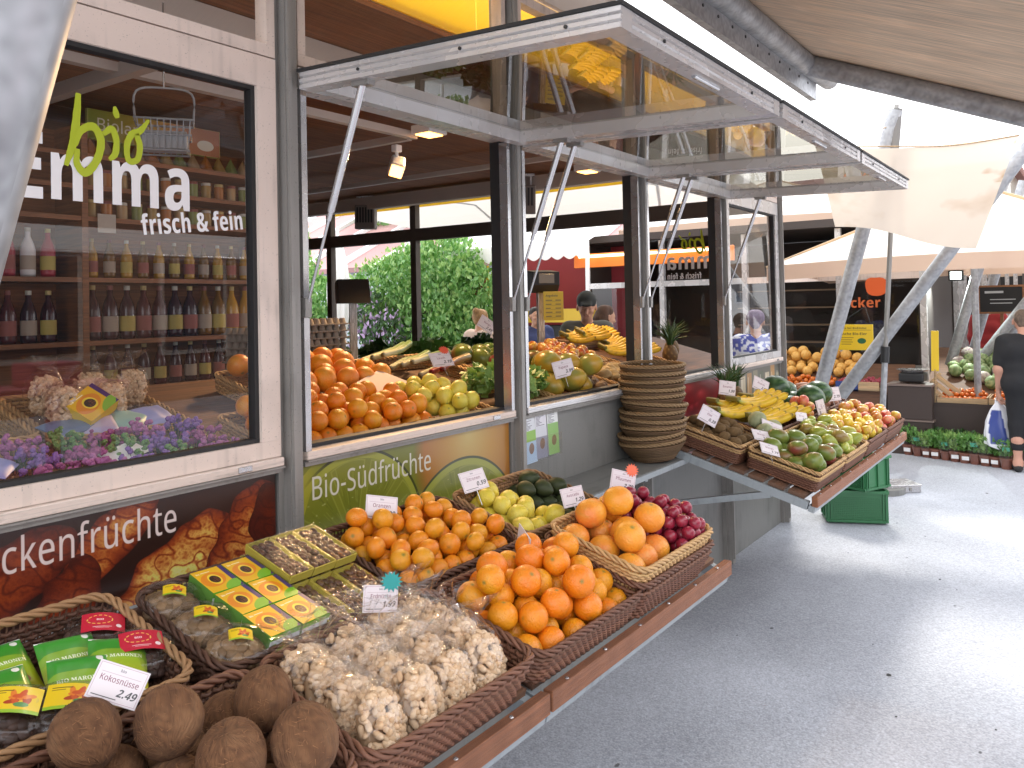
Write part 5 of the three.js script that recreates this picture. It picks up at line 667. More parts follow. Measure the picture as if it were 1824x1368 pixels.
// egg trays
{
  const bump = []; for (let i = 0; i < 6; i++) for (let j = 0; j < 5; j++) bump.push(new THREE.CylinderGeometry(0.013, 0.022, 0.034, 8).translate(-0.118 + i * 0.047, 0.012, -0.095 + j * 0.047)); bump.push(bx(0.29, 0.006, 0.245, 0, 0, 0)); const g = mg(bump), m = M(0.27, 0.235, 0.20, 0.9);
  for (const [x, z, n, w] of [[2.86, -1.22, 9, 'left'], [2.60, -1.28, 8, 'right']]) for (let k = 0; k < n; k++) { const t = one('egg_tray', g, m, 'grey pulp egg tray in a stack behind the grapefruits', 'egg tray', 'stacked egg trays'); t.position.set(x, 1.36 + k * 0.034, z); t.rotation.y = 0.1 * ((k * 7) % 3 - 1); }
  const c = thing('side_counter', 'low dark counter under the egg trays', 'counter'); part(c, 'top', rb(1.1, 0.03, 0.5, 0.004, 2.75, 1.33, -1.32), mat.slat); part(c, 'body', bx(1.06, 1.18, 0.46, 2.75, 0.715, -1.32), mat.blackMatt);
}
// middle counters with dark crates
{
  const c = thing('middle_counter', 'long dark counter in the middle of the kiosk', 'counter'); part(c, 'top', rb(2.6, 0.03, 0.9, 0.004, 4.65, 1.16, -2.3), mat.slat); part(c, 'body', bx(2.5, 1.0, 0.82, 4.65, 0.64, -2.3), mat.blackMatt);
  [[3.75, -2.1], [4.35, -2.15], [4.95, -2.2], [5.5, -2.15]].forEach(([x, z], i) => { const t = thing('produce_crate', ['dark produce crate on the middle counter beside the scale', 'dark produce crate second along the middle counter', 'dark produce crate third along the middle counter', 'dark produce crate at the far end of the middle counter'][i], 'crate', 'dark crates on the middle counter'); for (const [w, d, px, pz] of [[0.54, 0.015, 0, -0.19], [0.54, 0.015, 0, 0.19], [0.015, 0.365, -0.262, 0], [0.015, 0.365, 0.262, 0]]) part(t, 'side', bx(w, 0.17, d, px, 0.09, pz), i % 2 ? mat.brownCrate : mat.black); part(t, 'bottom', bx(0.5, 0.01, 0.36, 0, 0.008, 0), mat.black); t.position.set(x, 1.177, z); leafBall('salad_heap', 'dark leafy greens filling a crate on the middle counter', 'greens', 'leafy greens on the middle counter', V(x, 1.36, z), 0.19, 640 + i, i % 2 ? mat.leafDark : mat.leafA, 150, 0.5); });
}
// scales with display heads
function scaleHead(x, y, z, ry, label, k = 1) {
  const t = thing('shop_scale', label, 'scale', 'shop scales'); const s = extrude(poly([[-0.10, 0], [0.07, 0.0], [0.10, 0.05], [0.10, 0.135], [-0.02, 0.15]]), 0.20, 0.006).translate(0, 0, -0.1); s.rotateY(-Math.PI / 2);
  part(t, 'display_head', s, mat.black, [0, y, 0]); part(t, 'screen', rb(0.12, 0.065, 0.006, 0.003, 0, y + 0.092, 0.109), M(0.28, 0.25, 0.20, 0.25)); part(t, 'pole', rb(0.05, y - 1.30, 0.035, 0.006, 0, (y + 1.30) / 2, 0), mat.aluLight); part(t, 'base', rb(0.34, 0.09, 0.32, 0.012, 0, 1.31, 0.02), mat.black); part(t, 'weighing_plate', rb(0.33, 0.012, 0.28, 0.004, 0, 1.365, 0.03), mat.alu); t.position.set(x, 0, z); t.rotation.y = ry; t.scale.setScalar(k); return t;
}
scaleHead(4.97, 1.80, -1.22, 0.0 - 0.55, 'black shop scale with a yellow notice beside the bananas'); scaleHead(3.95, 1.75, -2.05, 2.5, 'black shop scale seen from behind above the middle counter');
{ const t = one('price_notice', rb(0.155, 0.20, 0.003, 0.001), [mat.yellowSign, mat.yellowSign, mat.yellowSign, mat.yellowSign, printMat(160, 200, (g, w, h) => { g.fillStyle = '#d8bd26'; g.fillRect(0, 0, w, h); g.fillStyle = '#4c4a38'; g.font = 'bold 21px sans-serif'; g.fillText('Angebote', 18, 36); for (let k = 0; k < 5; k++) { g.fillRect(18, 58 + k * 28, 52 - 7 * (k % 3), 5); g.fillRect(96, 58 + k * 28, 44, 5); g.fillRect(18, 68 + k * 28, 122, 1); } }), mat.yellowSign], 'yellow price notice hanging under the scale display', 'notice'); t.position.set(4.93, 1.70, -1.085); t.rotation.y = -0.55; const u = t.geometry.attributes.uv; }
// ceiling heaters, spotlights
function heater(x, y, z, ry, label) { const t = thing('fan_heater', label, 'fan heater', 'fan heaters under the ceiling'); part(t, 'case', rb(0.20, 0.24, 0.14, 0.012, 0, -0.12, 0), M(0.22, 0.19, 0.17, 0.5)); for (let k = 0; k < 6; k++) part(t, 'grille_slot', bx(0.016, 0.15, 0.006, -0.07 + k * 0.028, -0.10, 0.071), mat.black); part(t, 'bracket', mg([bx(0.015, 0.09, 0.015, -0.06, 0.035, 0), bx(0.015, 0.09, 0.015, 0.06, 0.035, 0), bx(0.18, 0.02, 0.05, 0, 0.085, 0)]), mat.aluLight); t.position.set(x, y, z); t.rotation.set(0.1, ry, 0.06); return t; }
heater(5.95, 2.74, -3.9, -1.0, 'grey fan heater hanging between the two end posts'); heater(5.95, 2.72, -4.95, -1.0, 'grey fan heater hanging beside the left strut'); heater(5.80, 2.72, -1.90, -1.0, 'grey fan heater hanging right of the second post');
const glow = new THREE.MeshStandardMaterial({ color: 0x000000, emissive: C3(1, 0.42, 0.09), emissiveIntensity: 3 });
function spot(x, y, z, aim, label) { const t = thing('spotlight', label, 'spotlight', 'spotlights under the ceiling'); part(t, 'arm', mg([rod(V(0, 0, 0), V(0, 0.10, 0), 0.010), rb(0.05, 0.04, 0.04, 0.006, 0, 0.10, 0)]), mat.white); const h = part(t, 'head', mg([rb(0.085, 0.085, 0.12, 0.018, 0, 0, 0)]), mat.whiteGloss); part(t, 'lens', rb(0.07, 0.07, 0.008, 0.003, 0, 0, 0.063), glow).quaternion.copy(h.quaternion); const d = V(...aim).normalize(), q = new THREE.Quaternion().setFromUnitVectors(V(0, 0, 1), d); for (const c of t.children) if (c.name !== 'arm') c.quaternion.copy(q); t.position.set(x, y, z); const l = new THREE.SpotLight(new THREE.Color(1, 0.62, 0.30), 2.5, 6, 0.9, 0.7, 2); l.castShadow = true; l.shadow.radius = 2; l.position.set(x + d.x * 0.085, y + d.y * 0.085, z + d.z * 0.085); l.target.position.set(x + d.x, y + d.y, z + d.z); scene.add(l, l.target); return t; }
spot(3.45, 2.50, -1.17, [-0.55, -0.55, 0.45], 'white spotlight glowing orange below the lamp track'); 
{ const t = thing('ceiling_lamp', 'square orange lamp under the ceiling beside the first flap', 'lamp', 'square ceiling lamps'); part(t, 'case', rb(0.16, 0.05, 0.14, 0.006), mat.whiteGloss); part(t, 'lens', bx(0.12, 0.006, 0.10, 0, -0.028, 0), glow); t.position.set(3.65, 2.725, -1.10); const l = new THREE.SpotLight(new THREE.Color(1, 0.62, 0.30), 2.5, 6, 1.1, 0.6, 2); l.castShadow = true; l.shadow.radius = 3; l.position.set(3.65, 2.68, -1.10); l.target.position.set(3.5, 1.2, -0.8); scene.add(l, l.target);
  const u = t.clone(); u.name = numbered('ceiling_lamp'); u.userData = { ...t.userData, label: 'square orange lamp under the ceiling behind the second flap' }; u.position.set(5.3, 2.70, -1.0); scene.add(u); const m = new THREE.SpotLight(new THREE.Color(1, 0.62, 0.30), 2.5, 6, 1.1, 0.6, 2); m.castShadow = true; m.shadow.radius = 3; m.position.set(5.3, 2.655, -1.0); m.target.position.set(4.9, 1.2, -0.7); scene.add(m, m.target); }
// wire basket hanging in the lettered window
{ const t = thing('hanging_basket', 'grey wire basket hanging from the ceiling behind the lettering', 'wire basket'), w = []; for (const [y, s] of [[0, 0.85], [0.05, 0.92], [0.10, 1.0]]) { const h = 0.09 * s, d = 0.06 * s; w.push(sweep([V(-h, y, -d), V(h, y, -d), V(h, y, d), V(-h, y, d)], 0.004, 5, true)); } for (let k = 0; k < 9; k++) { const x = -0.08 + k * 0.02; w.push(bar(V(x * 0.88, 0, 0.052), V(x, 0.1, 0.06), 0.008, 0.003)); w.push(bar(V(x * 0.88, 0, -0.052), V(x, 0.1, -0.06), 0.008, 0.003)); } part(t, 'wires', mg(w), M(0.32, 0.32, 0.33, 0.5)).userData.kind = 'stuff'; part(t, 'handle', sweep(curve([V(-0.09, 0.1, 0), V(-0.085, 0.20, 0), V(0, 0.215, 0), V(0.085, 0.20, 0), V(0.09, 0.1, 0)], 20), 0.004, 6), M(0.32, 0.32, 0.33, 0.5)); part(t, 'liner', rb(0.14, 0.06, 0.09, 0.005, 0, 0.035, 0), M(0.42, 0.42, 0.43, 0.6)); t.position.set(1.60, 2.235, -0.5); t.rotation.y = -0.6;
  part(t, 'hook', rod(V(0, 0.215, 0), V(0, 0.50, 0), 0.003), mat.alu); }
// shelf unit behind the lettered window
{
  const SZ = -2.0, X0 = 1.55, X1 = 3.12, t = thing('wooden_shelf', 'brown wooden shelf unit of jars and bottles behind the lettered window', 'shelf');
  const tiers = [2.47, 2.32, 2.17, 1.88, 1.58, 1.34, 1.0];
  for (const y of tiers) part(t, 'shelf_board', bx(X1 - X0, 0.022, 0.24, (X0 + X1) / 2, y - 0.011, SZ), mat.shelfWood);
  for (const x of [X0, 2.06, X1]) part(t, 'upright', bx(0.03, 2.5, 0.25, x, 1.36, SZ + 0.001), mat.shelfWood); part(t, 'back', bx(X1 - X0, 2.5, 0.012, (X0 + X1) / 2, 1.36, SZ - 0.13), mat.plyDark);
  const sg = part(t, 'header_sign', rb(0.75, 0.15, 0.02, 0.003, 2.50, 2.635, SZ + 0.02), M(0.4, 0.4, 0.1, 0.5)); part(sg, 'print', new THREE.PlaneGeometry(0.74, 0.145).translate(2.50, 2.635, SZ + 0.032), printMat(512, 100, (g, w, h) => { const gr = g.createLinearGradient(0, 0, w, 0); gr.addColorStop(0, '#7d8a2a'); gr.addColorStop(0.5, '#b58a28'); gr.addColorStop(0.65, '#b8825c'); gr.addColorStop(1, '#a86e4c'); g.fillStyle = gr; g.fillRect(0, 0, w, h); g.fillStyle = '#d8d2c0'; g.font = '58px sans-serif'; g.fillText('Bioland', 26, 68); g.beginPath(); g.ellipse(450, 62, 36, 20, 0, 0, 6.3); g.fill(); }));
  const R = rng(700);
  const jar = mg([new THREE.CylinderGeometry(0.026, 0.026, 0.07, 12).translate(0, 0.035, 0)]), lid = new THREE.CylinderGeometry(0.024, 0.024, 0.014, 12).translate(0, 0.078, 0);
  const bottle = new THREE.LatheGeometry([[0, 0], [0.036, 0], [0.038, 0.02], [0.038, 0.14], [0.030, 0.175], [0.014, 0.215], [0.013, 0.25], [0, 0.25]].map((p) => new THREE.Vector2(...p)), 14);
  const pouch = mg([new THREE.ConeGeometry(0.045, 0.09, 4).rotateY(0.785).translate(0, 0.045, 0)]);
  const cols = [[0.45, 0.17, 0.04], [0.40, 0.26, 0.08], [0.24, 0.28, 0.08], [0.45, 0.30, 0.14]];
  const bm = cols.map((c) => M(...c, 0.25)), lm = [M(0.55, 0.42, 0.15, 0.4), M(0.25, 0.06, 0.04, 0.4), M(0.6, 0.58, 0.5, 0.4)];
  for (let k = 0; k < 12; k++) { const o = one('tea_pouch', pouch, bm[k % 4], 'pointed paper pouch on the top shelf behind the lettering', 'pouch', 'pouches on the top shelf'); o.position.set(2.12 + k * 0.08, 2.472, SZ + 0.06); o.rotation.y = 0.3 * R(); }
  for (const [y, n] of [[2.322, 12], [2.172, 12]]) for (let k = 0; k < n; k++) { const o = thing('preserve_jar', y > 2.3 ? 'small preserve jar on the second shelf from the top' : 'small preserve jar on the third shelf from the top', 'jar', 'preserve jars on the shelf'); part(o, 'glass', jar, bm[(k * 7 + 1) % 4]); part(o, 'lid', lid, lm[k % 3]); o.position.set(2.12 + k * 0.08, y, SZ + 0.06); }
  const juice = [M(0.05, 0.012, 0.02, 0.15), M(0.09, 0.02, 0.025, 0.15), M(0.05, 0.02, 0.03, 0.15), M(0.20, 0.10, 0.015, 0.15), M(0.50, 0.28, 0.03, 0.15)], lab = [M(0.45, 0.38, 0.30, 0.6), M(0.55, 0.45, 0.12, 0.6), M(0.35, 0.12, 0.10, 0.6)];
  const label = new THREE.CylinderGeometry(0.0386, 0.0386, 0.075, 14, 1, true).translate(0, 0.075, 0);
  for (const [y, n, s, nm, x0] of [[1.882, 11, 0.72, 'small juice bottle on the shelf above the tall bottles', 2.13], [1.582, 11, 1.0, 'tall juice bottle with paper label on the shelf', 2.13], [1.342, 9, 0.8, 'dark bottle on the shelf below the tall bottles', 2.13], [1.582, 4, 0.9, 'bottle on the narrow left bay of the shelf', 1.66], [1.882, 4, 0.85, 'red or white bottle on the upper left bay of the shelf', 1.66]]) for (let k = 0; k < n; k++) { const o = thing('juice_bottle', nm, 'bottle', 'juice bottles on the shelf'); part(o, 'glass', bottle, x0 < 2 ? (s > 0.86 ? juice[k % 3] : [mat.white, M(0.4, 0.03, 0.05, 0.3)][k % 2]) : s > 0.9 ? juice[Math.min(4, Math.floor(k * 0.46))] : s < 0.75 ? juice[4 - (k % 2)] : juice[k % 3]); part(o, 'label', label, lab[(k + n) % 3]); part(o, 'cap', new THREE.CylinderGeometry(0.0145, 0.0145, 0.022, 10).translate(0, 0.252, 0), lm[k % 3]); o.position.set(x0 + k * 0.088, y, SZ + 0.05); o.scale.setScalar(s); }
  for (const [x, y] of [[2.16, 2.14], [3.03, 1.53]]) { const c = one('shelf_note', rb(0.09, 0.09, 0.002, 0.0008), M(0.55, 0.50, 0.42, 0.7), x < 2.5 ? 'beige note on the shelf upright below the lettering' : 'beige note at the right end of the bottle shelf', 'note', 'notes on the shelf'); c.position.set(x, y, SZ + 0.135); }
}
// goods behind the lettered window
ib(0.52, 0.98, -0.42, -0.02, 41, 'straw basket of packets inside the lettered window, left'); ib(1.00, 1.62, -0.36, -0.02, 42, 'straw basket of purple heather bunches inside the lettered window'); ib(0.70, 1.20, -0.86, -0.45, 43, 'straw basket of dried flowers at the back of the lettered window'); ib(1.22, 1.66, -0.80, -0.40, 44, 'straw basket of cartons and nut bags inside the lettered window');
{
  const R = rng(800), fl = [MP(0.30, 0.08, 0.22, 0.7), MP(0.36, 0.12, 0.30, 0.7), MP(0.20, 0.10, 0.34, 0.7)];
  for (let k = 0; k < 15; k++) { const t = thing('heather_bunch', 'bunch of purple heather in the straw basket behind the lettered window', 'heather', 'heather bunches behind the lettered window'), st = [], bl = []; for (let j = 0; j < 26; j++) { const a = R() * 6.28, q = 0.035 * Math.sqrt(R()), p = V(Math.cos(a) * q * 1.6, 0.05 + 0.035 * R(), Math.sin(a) * q * 1.6); st.push(rod(V(p.x * 0.3, 0, p.z * 0.3), p, 0.0014, 0.001, 4)); for (let i = 0; i < 3; i++) bl.push(new THREE.IcosahedronGeometry(0.006 + 0.004 * R(), 0).translate(p.x + 0.012 * (R() - 0.5), p.y + 0.014 * (R() - 0.5), p.z + 0.012 * (R() - 0.5))); } part(t, 'stems', mg(st), mat.leafDark).userData.kind = 'stuff'; part(t, 'blossom', mg(bl), k % 4 === 3 ? mat.leafA : fl[k % 3]).userData.kind = 'stuff'; t.position.copy(INN.at(1.06 + (k % 5) * 0.12, 0.05, -0.09 - Math.floor(k / 5) * 0.10)); t.quaternion.copy(INQ); }
  for (let k = 0; k < 5; k++) { const t = thing('nut_bag', 'cellophane bag of nuts at the right of the lettered window', 'bag of nuts', 'nut bags behind the lettered window'); part(t, 'nuts', bagNuts[k % 3], skinM.nut).userData.kind = 'stuff'; part(t, 'film', bagSkins[k % 3], bagFilm); part(t, 'gathered_top', bagTops[k % 3], bagFilm); t.position.copy(INN.at(1.30 + (k % 3) * 0.14, 0.12, -0.66 + 0.12 * Math.floor(k / 3))); t.quaternion.copy(INQ).multiply(new THREE.Quaternion().setFromEuler(new THREE.Euler(-0.3, 0.6 * (R() - 0.5), 0))); }
  const lil = [M(0.30, 0.32, 0.62, 0.4), M(0.16, 0.22, 0.36, 0.4), M(0.45, 0.42, 0.62, 0.4), M(0.30, 0.46, 0.40, 0.4)];
  for (let k = 0; k < 9; k++) { const o = one('paper_packet', packGeo[k % 2], lil[k % 4], k < 5 ? 'lilac or blue packet in the left straw basket behind the lettering' : 'lilac or green packet at the right of the lettered window', 'packet', 'packets behind the lettered window'); o.position.copy(k < 5 ? INN.at(0.60 + 0.085 * k, 0.075 + 0.01 * k, -0.16 - 0.05 * (k % 3)) : INN.at(1.28 + 0.09 * (k - 5), 0.085, -0.47)); o.quaternion.copy(INQ).multiply(new THREE.Quaternion().setFromEuler(new THREE.Euler(0.1, k, 0.1))); }
  const c = one('fruit_carton', uvBox(new THREE.BoxGeometry(0.12, 0.045, 0.10), 1, 1, 1), [mat.yellowSign, mat.yellowSign, boxPrint, mat.yellowSign, mat.yellowSign, mat.yellowSign], 'open orange and yellow carton in the lettered window', 'carton'); c.position.copy(INN.at(1.36, 0.13, -0.50)); c.quaternion.copy(INQ).multiply(new THREE.Quaternion().setFromEuler(new THREE.Euler(0.4, 0.5, 0.2)));
  [[0.86, 0.12, -0.08, 'white card lying at the left of the lettered window'], [1.28, 0.115, -0.16, 'white card lying on the heather in the lettered window']].forEach(([x, y, s, l]) => { const o = one('blank_card', rb(0.13, 0.002, 0.07, 0.0008), mat.white, l, 'card', 'cards behind the lettered window'); o.position.copy(INN.at(x, y, s)); o.quaternion.copy(INQ).multiply(new THREE.Quaternion().setFromEuler(new THREE.Euler(0.15, 0.35, 0))); });
}
// ================================================================ beyond the kiosk
function leaf(R, sz) { const w = sz * (0.55 + 0.2 * R()), g = new THREE.BufferGeometry(), c = sz * 0.12; g.setAttribute('position', new THREE.Float32BufferAttribute([0, 0, 0, w / 2, c, sz * 0.45, 0, 0, sz, 0, 0, 0, 0, 0, sz, -w / 2, c, sz * 0.45], 3)); g.rotateZ(R() * 6.28); g.rotateX(-0.4 - 1.2 * R()); g.rotateY(R() * 6.28); return g; }
function leafCloud(n, at, sz, seed) { const R = rng(seed), L = []; for (let i = 0; i < n; i++) { const p = at(R); const g = leaf(R, sz * (0.7 + 0.6 * R())); g.translate(p.x, p.y, p.z); L.push(g); } const m = mg(L); m.computeVertexNormals(); return m; }
const inBlob = (blobs) => (R) => { const b = blobs[Math.floor(R() * blobs.length)], a = R() * 6.28, u = 2 * R() - 1, s = Math.sqrt(1 - u * u), q = 0.55 + 0.5 * Math.pow(R(), 0.5); return V(b[0] + s * Math.cos(a) * b[3] * q, b[1] + u * b[4] * q, b[2] + s * Math.sin(a) * b[3] * q); };
function bush(name, label, cat, group, blobs, n, sz, seed, m1, m2, trunkTo) {
  const t = thing(name, label, cat, group); part(t, 'foliage', leafCloud(n, inBlob(blobs), sz, seed), m1).userData.kind = 'stuff'; part(t, 'young_leaves', leafCloud(Math.round(n * 0.5), inBlob(blobs.map((b) => [b[0], b[1] + b[4] * 0.15, b[2], b[3] * 1.05, b[4] * 1.05])), sz * 0.9, seed + 1), m2).userData.kind = 'stuff';
  const f = trunkTo || blobs[0]; const R = rng(seed + 5), br = [sweep(curve([V(f[0], 0, f[2]), V(f[0] + 0.1, f[1] * 0.5, f[2] + 0.1), V(f[0], f[1], f[2])], 8), (u) => 0.06 * (1 - 0.6 * u), 7)]; for (const b of blobs) br.push(sweep(curve([V(f[0], f[1] * 0.5, f[2]), V((f[0] + b[0]) / 2, (f[1] + b[1]) / 2, (f[2] + b[2]) / 2), V(b[0], b[1], b[2])], 6), (u) => 0.03 * (1 - 0.6 * u), 5)); part(t, 'trunk', mg(br), mat.bark); return t;
}
bush('climbing_vine', 'dense green climber arching over a fence beyond the kiosk end', 'vine', null, [[10.3, 2.0, -7.6, 0.7, 0.5], [10.2, 2.15, -6.9, 0.7, 0.55], [10.1, 2.3, -6.3, 0.6, 0.5], [10.0, 1.8, -5.9, 0.55, 0.6], [9.9, 1.35, -5.8, 0.5, 0.5], [10.1, 1.5, -6.5, 0.6, 0.6], [10.3, 1.3, -7.4, 0.7, 0.6], [10.3, 0.8, -6.4, 0.7, 0.6]], 9500, 0.095, 900, mat.leafA, mat.leafB);
bush('flowering_shrub', 'shrub with lilac blossom below the climber', 'shrub', null, [[9.6, 1.55, -7.6, 0.38, 0.42], [9.6, 1.25, -7.1, 0.35, 0.35], [9.6, 0.8, -7.4, 0.5, 0.5]], 900, 0.09, 910, mat.leafDark, MP(0.50, 0.36, 0.56, 0.8, { transmission: 0.2, thickness: 0 }));
bush('climbing_vine', 'green climber on the grey house at the left of the kiosk view', 'vine', null, [[10.4, 2.35, -10.4, 0.6, 0.55], [10.3, 1.9, -9.6, 0.45, 0.4], [10.4, 2.9, -10.8, 0.7, 0.6], [10.3, 1.5, -9.9, 0.4, 0.4]], 3800, 0.09, 920, mat.leafA, mat.leafB);
bush('garden_tree', 'leafy tree behind the grey house', 'tree', 'trees beyond the market', [[17, 4.6, -13, 1.6, 1.2], [17.5, 5.4, -11.5, 1.6, 1.3], [16.8, 4.2, -10.6, 1.4, 1.0]], 3200, 0.24, 930, mat.leafA, mat.leafB);
bush('garden_tree', 'leafy tree beyond the scalloped awning', 'tree', 'trees beyond the market', [[15, 3.6, -8.2, 1.2, 0.9], [15.4, 4.4, -7.4, 1.4, 1.1], [15.0, 3.3, -6.8, 1.0, 0.8]], 2600, 0.22, 940, mat.leafA, mat.leafB);
{ // grey house with white rafters
  const t = thing('grey_house', 'low grey house with red roof and white rafters beyond the kiosk end', 'house'); const gw = M(0.36, 0.39, 0.42, 0.8, { bumpMap: T.patch, bumpScale: 0.01 }), red = M(0.40, 0.22, 0.21, 0.8);
  part(t, 'wall', bx(0.3, 2.7, 12, 13.6, 1.35, -11), gw); part(t, 'end_wall', bx(5, 2.7, 0.3, 16.25, 1.35, -5.1), gw);
  const rf = part(t, 'roof', bar(V(13.3, 2.6, -11), V(17.5, 4.6, -11), 12.4, 0.12), red); for (let k = 0; k < 9; k++) part(rf, 'rafter', bar(V(13.1, 2.60, -16 + k * 1.3), V(17.5, 4.68, -16 + k * 1.3), 0.12, 0.16), mat.white);
  for (let k = 0; k < 3; k++) { const w = part(t, 'window', rb(0.06, 1.0, 0.9, 0.01, 13.43, 1.6, -14 + k * 2.6), mat.white); part(w, 'window_pane', bx(0.02, 0.86, 0.76, 13.40, 1.6, -14 + k * 2.6), M(0.05, 0.06, 0.07, 0.1)); }
}
{ // closed white parasol
  const t = thing('closed_parasol', 'closed white parasol beyond the kiosk end', 'parasol'); part(t, 'cloth', sheetGeo((u, v) => { const a = u * 6.2832, r = (0.04 + 0.11 * Math.sin(Math.min(1, v * 1.15) * 2.6)) * (1 + 0.25 * Math.sin(a * 8)); return V(9 + Math.cos(a) * r, 2.85 - v * 1.7, -7.55 + Math.sin(a) * r); }, 48, 14), mat.clothWhite); part(t, 'pole', rod(V(9, 0, -7.55), V(9, 2.95, -7.55), 0.025), mat.white);
}
{ // scalloped awning stall with red sign
  const t = thing('awning_stall', 'stall with a white scalloped awning and a red sign', 'stall'); part(t, 'awning', sheetGeo((u, v) => V(10.3 + 1.4 * (1 - v), 2.62 + 0.5 * (1 - v), -6.75 + 2.9 * u), 10, 4), mat.clothWhite);
  part(t, 'valance', sheetGeo((u, v) => V(10.3, 2.62 - v * (0.20 + 0.05 * Math.abs(Math.sin(u * Math.PI * 14))), -6.75 + 2.9 * u), 140, 1), mat.clothWhite); const rs = part(t, 'red_sign', rb(0.04, 0.5, 0.55, 0.006, 10.62, 2.08, -6.18), M(0.42, 0.02, 0.03, 0.4)); part(rs, 'sign_frame', mg([bx(0.05, 0.035, 0.62, 10.62, 1.81, -6.18), bx(0.05, 0.56, 0.035, 10.62, 2.08, -5.88)]), M(0.72, 0.45, 0.03, 0.5)); part(t, 'red_wall', bx(0.1, 2.6, 2.2, 11.6, 1.3, -5.0), M(0.30, 0.03, 0.04, 0.6)); part(t, 'yellow_counter', bx(0.5, 0.2, 2.4, 10.9, 1.55, -5.2), M(0.62, 0.40, 0.03, 0.5)); part(t, 'counter_base', bx(0.4, 1.4, 2.3, 10.95, 0.7, -5.2), mat.black); for (const z of [-6.7, -3.9]) part(t, 'post', rod(V(10.35, 0, z), V(10.35, 2.62, z), 0.03), mat.white);
}
{ // cream awning along the kiosk end
  const t = thing('cream_awning', 'cream awning rolled out from the kiosk end wall', 'awning'); part(t, 'cloth', sheetGeo((u, v) => V(6.66 + 2.5 * v, 3.12 - 0.28 * v - 0.03 * Math.sin(v * 3.14), -6.0 + 5.2 * u), 20, 10), mat.clothCream); part(t, 'front_bar', rod(V(9.17, 2.83, -6.05), V(9.17, 2.83, -0.75), 0.03), mat.white); for (const z of [-4.6, -2.2]) part(t, 'fold_arm', mg([rod(V(6.66, 3.02, z), V(8.0, 2.95, z + 0.5), 0.018), rod(V(8.0, 2.95, z + 0.5), V(9.15, 2.82, z), 0.018)]), mat.white);
  for (let k = 0; k < 4; k++) part(kiosk, 'yellow_end_band', bx(0.01, 0.34, 1.22, XE + 0.10, 2.93, -0.68 - k * 1.25), mat.yellow);
}
// second kiosk facing this one
{
  const t = thing('second_kiosk', 'dark glazed kiosk with orange lettering behind the produce tables', 'kiosk'), X0 = 10.9; const dk = M(0.04, 0.028, 0.022, 0.7);
  for (const z of [-4.2, -3.0, -1.8, -0.6, 0.35]) part(t, 'post', bx(0.07, 2.6, 0.07, X0, 1.3, z), mat.aluLight);
  for (let i = 0; i < 4; i++) { const a = [-4.2, -3.0, -1.8, -0.6][i] + 0.036, b = [-3.0, -1.8, -0.6, 0.35][i] - 0.036, m = (a + b) / 2; part(t, 'lower_wall', bx(0.05, 0.9, b - a, X0, 0.45, m), mat.greyPanel); const f = part(t, 'transom', bx(0.06, 0.08, b - a, X0, 1.98, m), i < 2 ? mat.aluLight : mat.cream); part(f, 'pane', new THREE.PlaneGeometry(b - a, 1.04).rotateY(-Math.PI / 2).translate(X0, 1.42, m), mat.glass); }
  part(t, 'back_wall', bx(0.08, 2.6, 4.6, 13.2, 1.3, -1.92), dk); part(t, 'side_wall', bx(2.3, 2.6, 0.08, 12.05, 1.3, 0.33), dk); part(t, 'side_wall', bx(2.3, 2.6, 0.08, 12.05, 1.3, -4.2), dk); part(t, 'roof', bx(2.6, 0.1, 4.8, 12.05, 2.66, -1.92), dk);
  for (const y of [1.1, 1.35, 1.6, 1.85]) part(t, 'shelf', bx(0.3, 0.02, 1.6, 12.4, y, -1.6), M(0.25, 0.16, 0.09, 0.6));
  part(t, 'word_lettering', words('ecker', 0.44, 0.12).rotateY(-Math.PI / 2).translate(X0 - 0.045, 1.60, -0.56), M(0.60, 0.13, 0.03, 0.5, { side: THREE.DoubleSide }));
  const pep = new THREE.Shape(); pep.moveTo(0, 0.22); pep.bezierCurveTo(0.12, 0.24, 0.15, 0.18, 0.12, 0.05); pep.bezierCurveTo(0.1, -0.02, -0.08, -0.02, -0.1, 0.05); pep.bezierCurveTo(-0.14, 0.18, -0.11, 0.24, 0, 0.22); part(t, 'pepper_sticker', extrude(pep, 0.004).rotateY(-Math.PI / 2).translate(X0 - 0.045, 1.74, -0.17), M(0.75, 0.12, 0.02, 0.5)); part(t, 'pepper_sticker', extrude(pep, 0.004).rotateY(-Math.PI / 2).translate(X0 - 0.045, 1.62, -3.4), M(0.75, 0.12, 0.02, 0.5));
  // orange light box along its front
  const ob = part(t, 'light_box', rb(0.05, 0.20, 2.4, 0.01, 10.5, 2.34, -3.0), M(0.85, 0.20, 0.015, 0.5)); part(ob, 'tube', rod(V(10.455, 2.40, -4.1), V(10.455, 2.40, -1.9), 0.018, 0.018, 10), new THREE.MeshStandardMaterial({ color: 0, emissive: C3(1, 0.85, 0.6), emissiveIntensity: 1.6 }));
}
{ const l = new THREE.RectAreaLight(new THREE.Color(1, 0.8, 0.5), 3, 2.2, 0.04); l.position.set(10.42, 2.40, -3.0); l.lookAt(8, 2.3, -3.0); scene.add(l); }
